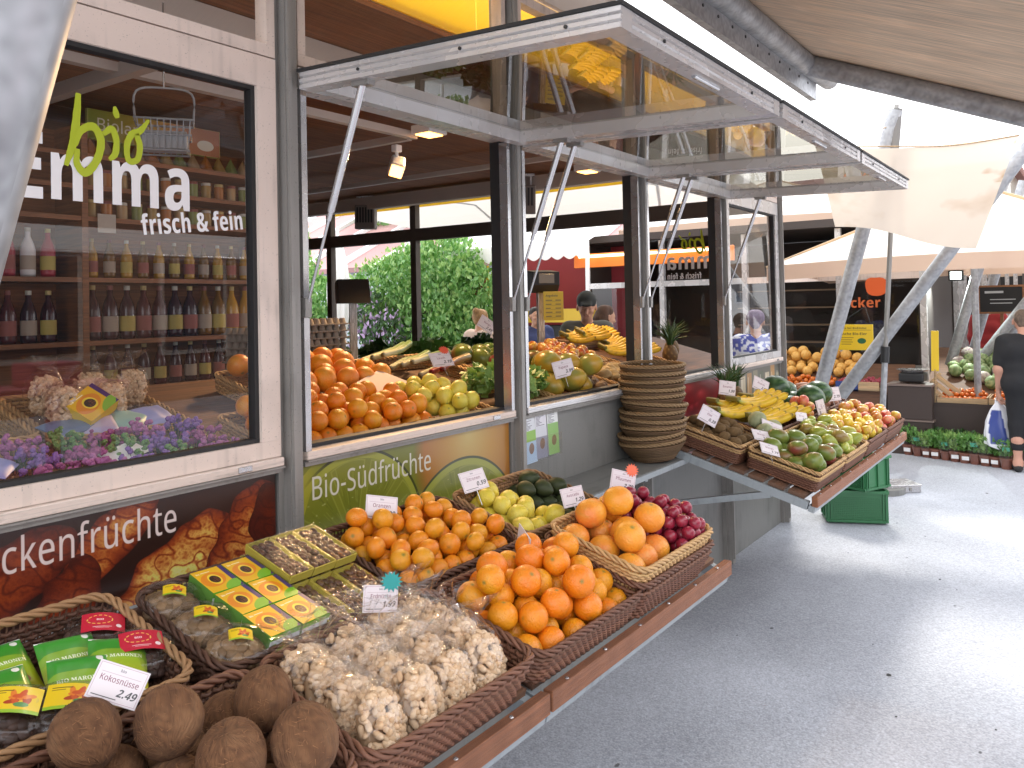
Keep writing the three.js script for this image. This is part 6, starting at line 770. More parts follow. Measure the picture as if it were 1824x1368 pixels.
// produce tables in front of it
{
  const GX = (x, z) => V(x, 0, z);
  const tb = thing('produce_table', 'dark produce table in front of the second kiosk', 'table'); part(tb, 'front', bx(0.04, 0.62, 2.3, 10.12, 0.31, -0.9), mat.brownCrate); part(tb, 'top', bar(V(10.12, 0.63, -0.9), V(10.84, 0.90, -0.9), 2.3, 0.03), mat.slat);
  const F2 = { q: new THREE.Quaternion().setFromEuler(new THREE.Euler(0, 0, 0.36)), at: (x, y, z) => V(10.14 + x * 0.936 - y * 0.352, 0.66 + x * 0.352 + y * 0.936, z) };
  heapOn(F2, 60, 0.062, [0.22, 0.74, -2.0, -0.30], 401, 0.0, FG.canta, skinM.matt, 'cantaloupe', 'orange melon heaped on the table before the second kiosk', 'melon', 'melons before the second kiosk', { bias: -0.02, lean: (x, z) => -0.2 * x });
  heapOn(F2, 90, 0.032, [0.0, 0.22, -2.0, -0.50], 402, 0.0, FG.tomato, vc(0.25), 'strawberry', 'red fruit in front of the orange melons', 'fruit', 'red fruit before the second kiosk');
  const blue = thing('cardboard_box', 'blue printed cardboard box of red fruit on the far table', 'box', 'boxes on the far table'); part(blue, 'side', bx(0.02, 0.11, 0.24, 10.02, 0.71, -0.34), M(0.03, 0.06, 0.22, 0.5)); part(blue, 'bottom', bx(0.3, 0.02, 0.24, 10.16, 0.665, -0.34), M(0.03, 0.06, 0.22, 0.5)); heapOn(FLAT, 40, 0.024, [10.03, 10.32, -0.46, -0.23], 403, 0.70, [FG.plum[0]], skinM.smooth, 'cherry_plum', 'dark red plum in the blue box on the far table', 'plum', 'plums in the blue box');
  const wood = thing('cardboard_box', 'wooden fruit box beside the blue box on the far table', 'box', 'boxes on the far table'); part(wood, 'side', bx(0.02, 0.09, 0.22, 10.0, 0.72, -0.10), mat.paleWood); part(wood, 'bottom', bx(0.3, 0.02, 0.22, 10.15, 0.675, -0.10), mat.paleWood); heapOn(FLAT, 30, 0.026, [10.02, 10.30, -0.20, 0.0], 404, 0.70, [FG.plum[1]], skinM.smooth, 'cherry_plum', 'dark plum in the wooden box on the far table', 'plum', 'plums in the wooden box'); part(wood, 'stand', bx(0.3, 0.66, 0.46, 10.2, 0.33, -0.22), mat.slat);
  for (let k = 0; k < 2; k++) { const t = thing('brown_crate', k ? 'dark brown crate on top beside the tomato table' : 'dark brown crate at the bottom beside the tomato table', 'crate', 'dark brown crates'); part(t, 'box', rb(0.42, 0.36, 0.44, 0.006, 0, 0.18, 0), mat.brownCrate); part(t, 'rim', bx(0.45, 0.018, 0.47, 0, 0.37, 0), M(0.20, 0.15, 0.13, 0.5)); t.position.set(10.13, k * 0.382, 0.33); }
  const sc = thing('market_scale', 'silver weighing pan on the dark brown crates', 'scale'); part(sc, 'base', rb(0.26, 0.10, 0.26, 0.02, 10.12, 0.83, 0.34), mat.black); part(sc, 'pan', new THREE.CylinderGeometry(0.17, 0.13, 0.03, 24).translate(10.12, 0.90, 0.34), mat.alu);
  const tt = thing('tomato_table', 'dark table under the tomato trays', 'table'); part(tt, 'front', bx(0.03, 0.53, 1.5, 10.08, 0.265, 1.30), mat.brownCrate); part(tt, 'top', bx(0.6, 0.03, 1.5, 10.36, 0.545, 1.30), mat.brownCrate);
  for (const [z0, z1, lab] of [[0.58, 1.06, 'wooden flat of tomatoes on the dark table, next to the crates'], [1.07, 1.55, 'wooden flat of tomatoes behind the person in black']]) { const f = thing('wooden_flat', lab, 'tray', 'wooden flats of tomatoes'); part(f, 'front_board', bx(0.012, 0.055, z1 - z0, 10.06, 0.592, (z0 + z1) / 2), mat.paleWood); part(f, 'back_board', bx(0.012, 0.055, z1 - z0, 10.50, 0.592, (z0 + z1) / 2), mat.paleWood); for (const z of [z0 + 0.006, z1 - 0.006]) part(f, 'end_board', bx(0.42, 0.07, 0.01, 10.28, 0.60, z), mat.paleWood); part(f, 'bottom', bx(0.42, 0.008, z1 - z0 - 0.03, 10.28, 0.568, (z0 + z1) / 2), mat.paleWood); heapOn(FLAT, 105, 0.025, [10.07, 10.49, z0 + 0.02, z1 - 0.02], 405 + Math.round(z0 * 10), 0.575, FG.tomato, vc(0.25), 'tomato', z0 < 1 ? 'orange red tomato in the flat next to the crates' : 'orange red tomato in the flat behind the person in black', 'tomato', z0 < 1 ? 'tomatoes next to the crates' : 'tomatoes behind the person in black', { lean: (x) => -0.25 * x }); }
  const slope = thing('vegetable_rack', 'sloping rack of cabbages and artichokes behind the tomatoes', 'rack'); part(slope, 'board', bar(V(10.55, 0.60, 1.1), V(11.9, 1.05, 1.1), 1.5, 0.03), mat.slat); part(slope, 'base', bx(0.9, 0.55, 1.45, 11.2, 0.28, 1.1), mat.brownCrate); const F3 = { q: new THREE.Quaternion(), at: (x, y, z) => V(10.55 + x * 0.95 - y * 0.31, 0.62 + x * 0.316 + y * 0.95, z) };
  heapOn(F3, 44, 0.072, [0, 1.4, 0.42, 1.84], 411, 0.0, [...FG.green, fruitGeo((t, p) => { const q = 0.9 + 0.25 * nz(Math.cos(p) * 3, t * 3, Math.sin(p) * 3, 1.5, 7); return [Math.sin(t) * q, Math.cos(t) * q * 0.85]; }, 18, 12, (th, ph, x, y, z) => mix([0.50, 0.46, 0.38], [0.20, 0.07, 0.15], nz(x * 3, y * 3, z * 3, 1.5, 8) * 2.4 - 0.9)), FG.green[0]], skinM.matt, 'cabbage_head', 'pale green or purple vegetable head on the sloping rack', 'vegetable', 'vegetables on the sloping rack');
  const lc = thing('leaning_crate', 'pale slatted crate leaning beside the tomatoes', 'crate'); for (let k = 0; k < 3; k++) part(lc, 'slat', bx(0.30, 0.05, 0.01, 0, 0.03 + k * 0.075, 0), mat.paleWood); for (const x of [-0.13, 0.13]) part(lc, 'batten', bx(0.03, 0.24, 0.02, x, 0.11, -0.016), mat.paleWood); lc.position.set(10.20, 0.62, 0.56); lc.rotation.set(-0.3, -1.2, -0.75, 'YXZ');
  const yp = one('price_strip', rb(0.02, 0.44, 0.075, 0.004), mat.yellowSign, 'narrow upright yellow sign beside the tomatoes', 'sign'); yp.position.set(10.1, 1.12, 0.57); yp.rotation.x = 0.02; part(yp, 'stick', rod(V(0, -0.6, 0), V(0, -0.2, 0), 0.012), mat.paleWood);
  const es = thing('egg_sign', 'yellow sign for fresh eggs hanging on the umbrella pole', 'sign'); part(es, 'board', rb(0.012, 0.25, 0.34, 0.003), mat.yellowSign); part(es, 'print', new THREE.PlaneGeometry(0.335, 0.245).rotateY(-Math.PI / 2).translate(-0.0075, 0, 0), printMat(320, 234, (g, w, h) => { g.fillStyle = '#d9b321'; g.fillRect(0, 0, w, h); g.fillStyle = '#3d3c2a'; g.font = 'bold 26px sans-serif'; g.fillText('Heute bei BioEmma:', 14, 40, 290); g.fillRect(14, 48, 290, 3); g.font = 'bold 34px sans-serif'; g.fillText('Frische Bio-Eier', 14, 96, 290); g.fillRect(40, 118, 110, 5); g.fillRect(40, 138, 96, 5); g.fillRect(40, 158, 104, 5); g.fillRect(40, 178, 90, 5); g.fillStyle = '#1f5a34'; g.beginPath(); g.ellipse(222, 150, 38, 26, 0, 0, 6.3); g.fill(); })); part(es, 'string', mg([rod(V(0, 0.125, -0.15), V(0, 0.3, 0.1), 0.003), rod(V(0, 0.125, 0.15), V(0, 0.3, 0.1), 0.003)]), mat.black); es.position.set(8.6, 1.33, 0.08);
}
// potted herbs
{
  const R = rng(950), potG = mg([new THREE.CylinderGeometry(0.055, 0.04, 0.09, 14, 1).translate(0, 0.045, 0), new THREE.CylinderGeometry(0.059, 0.057, 0.016, 14, 1).translate(0, 0.087, 0)]), potM = [M(0.20, 0.075, 0.05, 0.6), M(0.22, 0.085, 0.055, 0.6)], gm = [mat.leafA, mat.leafDark, mat.leafB];
  const kinds = [0, 1, 2, 3].map((s) => leafCloud(150, (Q) => { const a = Q() * 6.28, y = 0.10 + 0.15 * Q(), q = (0.03 + 0.05 * (y - 0.08) / 0.16) * Math.sqrt(Q()) * 1.3; return V(Math.cos(a) * q, y, Math.sin(a) * q); }, 0.045, 960 + s));
  const sleeve = new THREE.CylinderGeometry(0.085, 0.05, 0.19, 16, 1, true).translate(0, 0.125, 0), tagG = rb(0.06, 0.035, 0.003, 0.001);
  for (let k = 0; k < 26; k++) { const row = k % 2, i = Math.floor(k / 2), z = 0.12 + i * 0.095 + row * 0.045, x = 10.02 - 0.42 * (z - 0.1) + (row ? 0.14 : 0) + (R() - 0.5) * 0.03; const t = thing('potted_herb', row ? 'green herb in a brown pot in the rear row on the ground' : 'green herb in a brown pot in the front row on the ground', 'potted plant', row ? 'potted herbs in the rear row' : 'potted herbs in the front row'); part(t, 'pot', potG, potM[k % 2]); part(t, 'leaves', kinds[k % 4], gm[k % 3 === 2 ? 2 : k % 2]).userData.kind = 'stuff'; if (k % 3 !== 1) part(t, 'plastic_sleeve', sleeve, mat.film); part(t, 'plant_tag', tagG, k % 3 ? mat.white : M(0.05, 0.35, 0.22, 0.5), [-0.052, 0.05 + (k % 3 ? 0 : 0.13), 0.0], [0, -1.57 + 0.4 * (R() - 0.5), 0]); t.position.set(x, 0, z); t.rotation.y = (R() - 0.5) * 0.5; t.scale.setScalar(0.95 + 0.25 * R()); }
}
// ---------------------------------------------------------------- cloths and parasols
{ // hung cream sheet
  const c = [V(7.6, 3.06, 0.02), V(7.55, 2.95, 1.57), V(7.65, 2.10, 1.24), V(7.6, 2.34, 0.17)];
  const s = thing('cream_sheet', 'cream cloth sheet hung between poles beyond the flaps', 'cloth sheet'); part(s, 'cloth', sheetGeo((u, v) => { const a = c[0].clone().lerp(c[1], u), b = c[3].clone().lerp(c[2], u), p = a.lerp(b, v); p.y -= 0.05 * Math.sin(u * Math.PI) * (1 - v) - 0.03 * v * Math.sin(u * 6); p.x += 0.10 * Math.sin(v * 3.0) * Math.sin(u * 3.14) + 0.012 * Math.sin(u * 17 + v * 5) * v; return p; }, 40, 24), new THREE.MeshPhysicalMaterial({ color: C3(0.68, 0.59, 0.50), roughness: 0.95, transmission: 0.32, thickness: 0, map: (() => { const t = tex(256, 256, (u, v) => { const n = fbm(u, v, 5, 4, 81), st = Math.max(0, n - 0.60) * (u > 0.6 && v < 0.4 ? 3.0 : 0.5); return [1 - st * 0.5, 1 - st * 0.75, 1 - st]; }, true, 1); return t; })() }));
  part(s, 'hem_cord', mg([sweep(curve([V(7.6, 3.06, 0.02), V(7.58, 2.99, 0.6), V(7.56, 2.93, 1.1), V(7.55, 2.95, 1.57)], 20), 0.006, 6), rod(V(7.55, 2.95, 1.57), V(7.5, 3.05, 1.95), 0.004), rod(V(7.6, 3.06, 0.02), V(7.88, 3.22, 0.63), 0.004)]), mat.paleWood);
  const p = thing('umbrella_pole', 'thin grey umbrella pole with dark joint beside the leaning columns', 'pole'); part(p, 'lower_tube', rod(V(7.9, 0, 0.40), V(7.9, 1.25, 0.49), 0.026, 0.026, 16), mat.galv); part(p, 'joint', rod(V(7.9, 1.14, 0.482), V(7.9, 1.28, 0.492), 0.036, 0.036, 16), mat.black); part(p, 'upper_tube', rod(V(7.9, 1.27, 0.491), V(7.9, 3.40, 0.64), 0.021, 0.021, 16), mat.post); part(p, 'tied_top', rod(V(7.9, 3.0, 0.61), V(7.9, 3.36, 0.637), 0.04, 0.05, 10), M(0.18, 0.17, 0.16, 0.8)); part(p, 'base', rod(V(7.9, 0, 0.4), V(7.9, 0.05, 0.4), 0.22, 0.22, 24), mat.greyPanel);
}
function parasol(cx, cz, w, d, y0, y1, label, m = mat.clothCream) { // square market parasol
  const t = thing('market_parasol', label, 'parasol', 'large cream market parasols'); const edge = (u) => { const q = u * 4, k = Math.floor(q) % 4, f = q - Math.floor(q), P = [[-1, -1], [1, -1], [1, 1], [-1, 1]], a = P[k], b = P[(k + 1) % 4]; return [a[0] + (b[0] - a[0]) * f, a[1] + (b[1] - a[1]) * f, f]; };
  part(t, 'canopy', sheetGeo((u, v) => { const [x, z, f] = edge(u); const sag = 0.10 * Math.sin(f * Math.PI) * v; return V(cx + x * w / 2 * v * (1 - sag * 0.3), y1 - (y1 - y0) * Math.pow(v, 0.92) + sag * 0.5, cz + z * d / 2 * v * (1 - sag * 0.3)); }, 64, 10), m);
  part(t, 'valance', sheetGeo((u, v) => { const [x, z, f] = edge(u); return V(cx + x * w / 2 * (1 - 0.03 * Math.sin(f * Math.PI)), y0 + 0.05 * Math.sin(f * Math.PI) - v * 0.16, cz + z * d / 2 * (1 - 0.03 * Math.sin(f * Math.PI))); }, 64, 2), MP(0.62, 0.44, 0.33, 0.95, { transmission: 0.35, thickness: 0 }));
  for (const [x, z] of [[-1, -1], [1, -1], [1, 1], [-1, 1]]) part(t, 'rib', bar(V(cx, y1 - 0.02, cz), V(cx + x * w / 2, y0 - 0.015, cz + z * d / 2), 0.03, 0.03), mat.paleWood); part(t, 'pole', rod(V(cx, 0, cz), V(cx, y1 + 0.1, cz), 0.035, 0.035, 14), mat.galv); return t;
}
parasol(10.3, 0.95, 2.6, 3.7, 2.08, 2.95, 'cream market parasol over the tomato table');
parasol(13.4, 2.6, 3.2, 4.4, 2.15, 3.1, 'cream market parasol behind the person in black');
parasol(13.6, -2.2, 3.0, 4.2, 2.9, 3.7, 'cream market parasol above the second kiosk');
parasol(17.5, 0.6, 3.6, 5.0, 2.3, 3.3, 'cream market parasol farthest down the walkway');
// columns and posts further down the market
{
  for (const [x, z, k] of [[11.4, 0.30, 0], [13.6, 0.30, 1]]) { const v = thing('column_pair', k ? 'pair of galvanised leaning columns behind the black board' : 'pair of galvanised leaning columns rising behind the vegetables', 'column', 'leaning column pairs down the market'); part(v, 'leaning_column', rod(V(x, 0.02, z), V(x - 0.05, 3.3, z + 0.95), 0.06, 0.06, 20), mat.galv); part(v, 'leaning_column', rod(V(x + 0.02, 0.02, z - 0.1), V(x - 0.1, 3.2, z + 2.2), 0.055, 0.055, 20), mat.galv); part(v, 'foot_plate', rod(V(x, 0, z), V(x, 0.03, z), 0.2, 0.2, 20), mat.galv); }
  [[13.2, -0.15], [13.2, 0.10], [14.6, 0.32], [13.2, 0.42], [14.8, 0.62], [15.5, 0.85], [16.5, 0.2], [16.5, 1.2]].forEach(([x, z], i) => { const t = thing('steel_post', ['slim grey post left of the yellow strip', 'slim grey post behind the yellow strip', 'slim far post above the vegetables', 'slim grey post right of the yellow strip', 'slim far post below the floodlight', 'far post left of the black board', 'farthest slim post behind the posts', 'far post right of the black board'][i], 'post', 'slim posts down the market'); part(t, 'tube', bx(0.07, 2.9, 0.07, x, 1.45, z), mat.aluLight); part(t, 'foot', bx(0.14, 0.02, 0.14, x, 0.01, z), mat.galv); });
  const ss = thing('slatted_screen', 'tall screen of upright grey slats behind the vegetable rack', 'screen'); for (let k = 0; k < 15; k++) part(ss, 'slat', bx(0.05, 2.5, 0.055, 14.9 + 0.03 * (k % 2), 1.27, -0.35 + k * 0.115), k % 3 === 1 ? mat.darkFrame : mat.aluLight); for (const y of [0.3, 1.75, 2.45]) part(ss, 'cross_rail', bx(0.04, 0.06, 1.75, 14.98, y, 0.46), mat.aluLight); part(ss, 'diagonal', bar(V(14.84, 0.4, -0.3), V(14.84, 2.3, 0.9), 0.05, 0.03), mat.aluLight); part(ss, 'backing', bx(0.02, 2.2, 1.7, 15.3, 1.1, 0.46), mat.blackMatt);
  const fl = thing('floodlight', 'lit floodlight under the parasol edge', 'floodlight'); part(fl, 'case', rb(0.10, 0.13, 0.17, 0.01), mat.black); part(fl, 'lens', bx(0.006, 0.09, 0.12, -0.053, 0, 0), new THREE.MeshStandardMaterial({ color: 0, emissive: C3(0.85, 1, 0.95), emissiveIntensity: 3 })); fl.position.set(11.6, 1.97, 0.62); part(fl, 'bracket', bx(0.02, 0.25, 0.02, 0.05, 0.14, 0), mat.black); const l = new THREE.SpotLight(new THREE.Color(0.9, 1, 0.96), 4, 6, 1.0, 0.6, 2); l.position.set(11.53, 1.97, 0.62); l.target.position.set(10.2, 0.8, 0.7); l.castShadow = true; scene.add(l, l.target);
  const cb = thing('chalk_board', 'black chalk board in a brown frame behind the person in black', 'sign'); part(cb, 'slate', rb(0.02, 0.34, 0.5, 0.003), mat.blackMatt); for (const y of [-0.18, 0.18]) part(cb, 'frame_rail', bx(0.03, 0.025, 0.55, 0, y, 0), mat.shelfWood); for (const z of [-0.262, 0.262]) part(cb, 'frame_stile', bx(0.03, 0.335, 0.025, 0, 0, z), mat.shelfWood); part(cb, 'chalk_lines', mg([bx(0.002, 0.03, 0.22, -0.012, 0.10, -0.08), bx(0.002, 0.012, 0.30, -0.012, 0.0, 0.02), bx(0.002, 0.012, 0.26, -0.012, -0.05, 0.0)]), M(0.5, 0.5, 0.5, 0.9)).userData.kind = 'stuff'; part(cb, 'post', bx(0.04, 1.5, 0.04, 0.05, -0.9, 0), mat.shelfWood); cb.position.set(13.0, 1.66, 0.98);
}
// far facades
{
  const mk = (x, z, w, d, h, c, label, cols, rows) => { const t = thing('town_house', label, 'building', 'houses around the market'); part(t, 'wall', bx(d, h, w, x + d / 2, h / 2, z), M(...c, 0.85)); part(t, 'roof', bx(d + 0.8, 0.5, w + 0.8, x + d / 2, h + 0.25, z), M(0.25, 0.10, 0.07, 0.8)); for (let i = 0; i < cols; i++) for (let j = 0; j < rows; j++) { const wz = z - w / 2 + (i + 0.5) * w / cols, wy = 2.4 + j * 3; const f = part(t, 'window', bx(0.1, 1.6, 1.1, x - 0.04, wy, wz), mat.white); part(f, 'window_pane', bx(0.06, 1.4, 0.9, x - 0.08, wy, wz), M(0.10, 0.14, 0.18, 0.1)); } return t; };
  mk(48, 8, 16, 10, 8.5, [0.72, 0.70, 0.66], 'pale house at the end of the market', 7, 2); mk(52, -9, 15, 10, 8.5, [0.66, 0.62, 0.55], 'cream house behind the far parasols', 6, 2); mk(48, -26, 16, 10, 8.5, [0.60, 0.58, 0.55], 'grey plastered house behind the trees', 6, 2);
}
// behind the photographer: a white awning and a pink bench that the lettered pane mirrors
{
  const a = thing('street_awning', 'white street awning across the walkway mirrored in the lettered pane', 'awning'); part(a, 'cloth', sheetGeo((u, v) => V(3.0 + 4.2 * u, 2.55 - 0.32 * v, 5.9 - 1.0 * v), 12, 6), mat.clothWhite); part(a, 'bar', rod(V(2.95, 2.22, 4.9), V(7.25, 2.22, 4.9), 0.03), mat.alu); for (const x of [3.1, 7.1]) part(a, 'post', rod(V(x, 0, 5.9), V(x, 2.55, 5.9), 0.03), mat.galv);
  const b = thing('pink_bench', 'pink painted bench across the walkway mirrored in the lettered pane', 'bench'), pk = M(0.62, 0.16, 0.20, 0.5); part(b, 'seat', rb(1.5, 0.06, 0.45, 0.008, 2.75, 1.18, 4.2), pk); part(b, 'box', rb(0.35, 0.16, 0.3, 0.01, 3.0, 1.29, 4.2), pk); for (const x of [2.1, 2.5, 2.95, 3.35]) part(b, 'leg', bx(0.07, 1.15, 0.07, x, 0.575, 4.02), pk); part(b, 'rail', bx(1.3, 0.07, 0.04, 2.72, 0.62, 4.02), pk);
  const h = thing('street_house', 'brown house front across the walkway', 'building'); part(h, 'wall', bx(22, 6, 0.4, 4, 3, 13), M(0.20, 0.14, 0.11, 0.8)); for (let k = 0; k < 7; k++) { const f = part(h, 'window', rb(1.5, 2.0, 0.1, 0.01, -5 + k * 3, 1.9, 12.77), M(0.5, 0.45, 0.4, 0.6)); part(f, 'window_pane', bx(1.3, 1.8, 0.04, -5 + k * 3, 1.9, 12.72), M(0.05, 0.06, 0.07, 0.1)); }
}
// ================================================================ people
function surfaceNet(field, lo, hi, cell) {
  const nx = Math.ceil((hi.x - lo.x) / cell) + 1, ny = Math.ceil((hi.y - lo.y) / cell) + 1, nzz = Math.ceil((hi.z - lo.z) / cell) + 1, F = new Float32Array(nx * ny * nzz), id = (i, j, k) => i + nx * (j + ny * k);
  for (let k = 0; k < nzz; k++) for (let j = 0; j < ny; j++) for (let i = 0; i < nx; i++) F[id(i, j, k)] = field(lo.x + i * cell, lo.y + j * cell, lo.z + k * cell);
  const vid = new Int32Array(nx * ny * nzz).fill(-1), pos = [], idx = [];
  for (let k = 0; k < nzz - 1; k++) for (let j = 0; j < ny - 1; j++) for (let i = 0; i < nx - 1; i++) {
    let m = 0, sx = 0, sy = 0, sz = 0, c = 0; const v = []; for (let q = 0; q < 8; q++) { const f = F[id(i + (q & 1), j + ((q >> 1) & 1), k + (q >> 2))]; v.push(f); if (f < 0) m++; } if (m === 0 || m === 8) continue;
    for (const [a, b] of [[0, 1], [2, 3], [4, 5], [6, 7], [0, 2], [1, 3], [4, 6], [5, 7], [0, 4], [1, 5], [2, 6], [3, 7]]) if ((v[a] < 0) !== (v[b] < 0)) { const t = v[a] / (v[a] - v[b]); sx += (a & 1) + t * ((b & 1) - (a & 1)); sy += ((a >> 1) & 1) + t * (((b >> 1) & 1) - ((a >> 1) & 1)); sz += (a >> 2) + t * ((b >> 2) - (a >> 2)); c++; }
    vid[id(i, j, k)] = pos.length / 3; pos.push(lo.x + (i + sx / c) * cell, lo.y + (j + sy / c) * cell, lo.z + (k + sz / c) * cell);
  }
  const quad = (a, b, c, d, fl) => { if (a < 0 || b < 0 || c < 0 || d < 0) return; fl ? idx.push(a, b, c, a, c, d) : idx.push(a, c, b, a, d, c); };
  for (let k = 1; k < nzz - 1; k++) for (let j = 1; j < ny - 1; j++) for (let i = 1; i < nx - 1; i++) { const f = F[id(i, j, k)] < 0;
    if (f !== F[id(i + 1, j, k)] < 0) quad(vid[id(i, j - 1, k - 1)], vid[id(i, j, k - 1)], vid[id(i, j, k)], vid[id(i, j - 1, k)], f);
    if (f !== F[id(i, j + 1, k)] < 0) quad(vid[id(i - 1, j, k - 1)], vid[id(i - 1, j, k)], vid[id(i, j, k)], vid[id(i, j, k - 1)], f);
    if (f !== F[id(i, j, k + 1)] < 0) quad(vid[id(i - 1, j - 1, k)], vid[id(i, j - 1, k)], vid[id(i, j, k)], vid[id(i - 1, j, k)], f); }
  const g = new THREE.BufferGeometry(); g.setAttribute('position', new THREE.Float32BufferAttribute(pos, 3)); g.setIndex(idx); g.computeVertexNormals(); g.setAttribute('uv', new THREE.BufferAttribute(new Float32Array(pos.length / 3 * 2), 2)); return g;
}
function bodyMesh(bones, cell, k = 0.035, grow = 0, wob = 0) { // bones [a, b, ra, rb]
  const lo = V(9, 9, 9), hi = V(-9, -9, -9); for (const [a, b, r, s] of bones) for (const [p, q] of [[a, r], [b, s]]) { lo.min(V(p.x - q, p.y - q, p.z - q)); hi.max(V(p.x + q, p.y + q, p.z + q)); } const e = 0.04 + grow; lo.subScalar(e); hi.addScalar(e);
  const B2 = bones.map(([a, b, r, s]) => { const d = b.clone().sub(a); return [a.x, a.y, a.z, d.x, d.y, d.z, Math.max(1e-9, d.lengthSq()), r + grow, s + grow]; });
  return surfaceNet((x, y, z) => { let f = 9; for (const q of B2) { const px = x - q[0], py = y - q[1], pz = z - q[2]; let t = (px * q[3] + py * q[4] + pz * q[5]) / q[6]; t = t < 0 ? 0 : t > 1 ? 1 : t; const dx = px - q[3] * t, dy = py - q[4] * t, dz = pz - q[5] * t, d = Math.sqrt(dx * dx + dy * dy + dz * dz) - (q[7] + (q[8] - q[7]) * t); const h = Math.max(0, k - Math.abs(f - d)) / k; f = Math.min(f, d) - h * h * k * 0.25; } return f + (wob ? wob * (noise3(x * 14 + 50, y * 9 + 50, z * 14 + 50) - 0.5) : 0); }, lo, hi, cell);
}
function handBones(w, dir, palmN, side, curl) { // wrist point, pointing direction, palm normal, thumb side
  const d = dir.clone().normalize(), n = palmN.clone().normalize(), s = d.clone().cross(n).normalize().multiplyScalar(side), out = [], pm = w.clone().addScaledVector(d, 0.05); 
  for (const o of [-0.022, 0, 0.022]) out.push([w.clone().addScaledVector(s, o * 0.5), w.clone().addScaledVector(d, 0.078).addScaledVector(s, o), 0.017, 0.013]);
  [[0.030, 0.072], [0.010, 0.082], [-0.010, 0.076], [-0.028, 0.060]].forEach(([o, L]) => { let p = w.clone().addScaledVector(d, 0.085).addScaledVector(s, o), a = curl * 0.5; for (let k = 0; k < 3; k++) { const v = d.clone().multiplyScalar(Math.cos(a)).addScaledVector(n, Math.sin(a)), q = p.clone().addScaledVector(v, L * [0.45, 0.32, 0.23][k]); out.push([p, q, 0.0092 - k * 0.0008, 0.0086 - k * 0.0008]); p = q; a += curl * 0.7; } });
  let p = w.clone().addScaledVector(d, 0.025).addScaledVector(s, 0.026); for (let k = 0; k < 2; k++) { const v = d.clone().multiplyScalar(0.75).addScaledVector(s, 0.5 - 0.4 * k).addScaledVector(n, 0.35 + 0.3 * k).normalize(), q = p.clone().addScaledVector(v, 0.034); out.push([p, q, 0.0115, 0.010]); p = q; } return out;
}
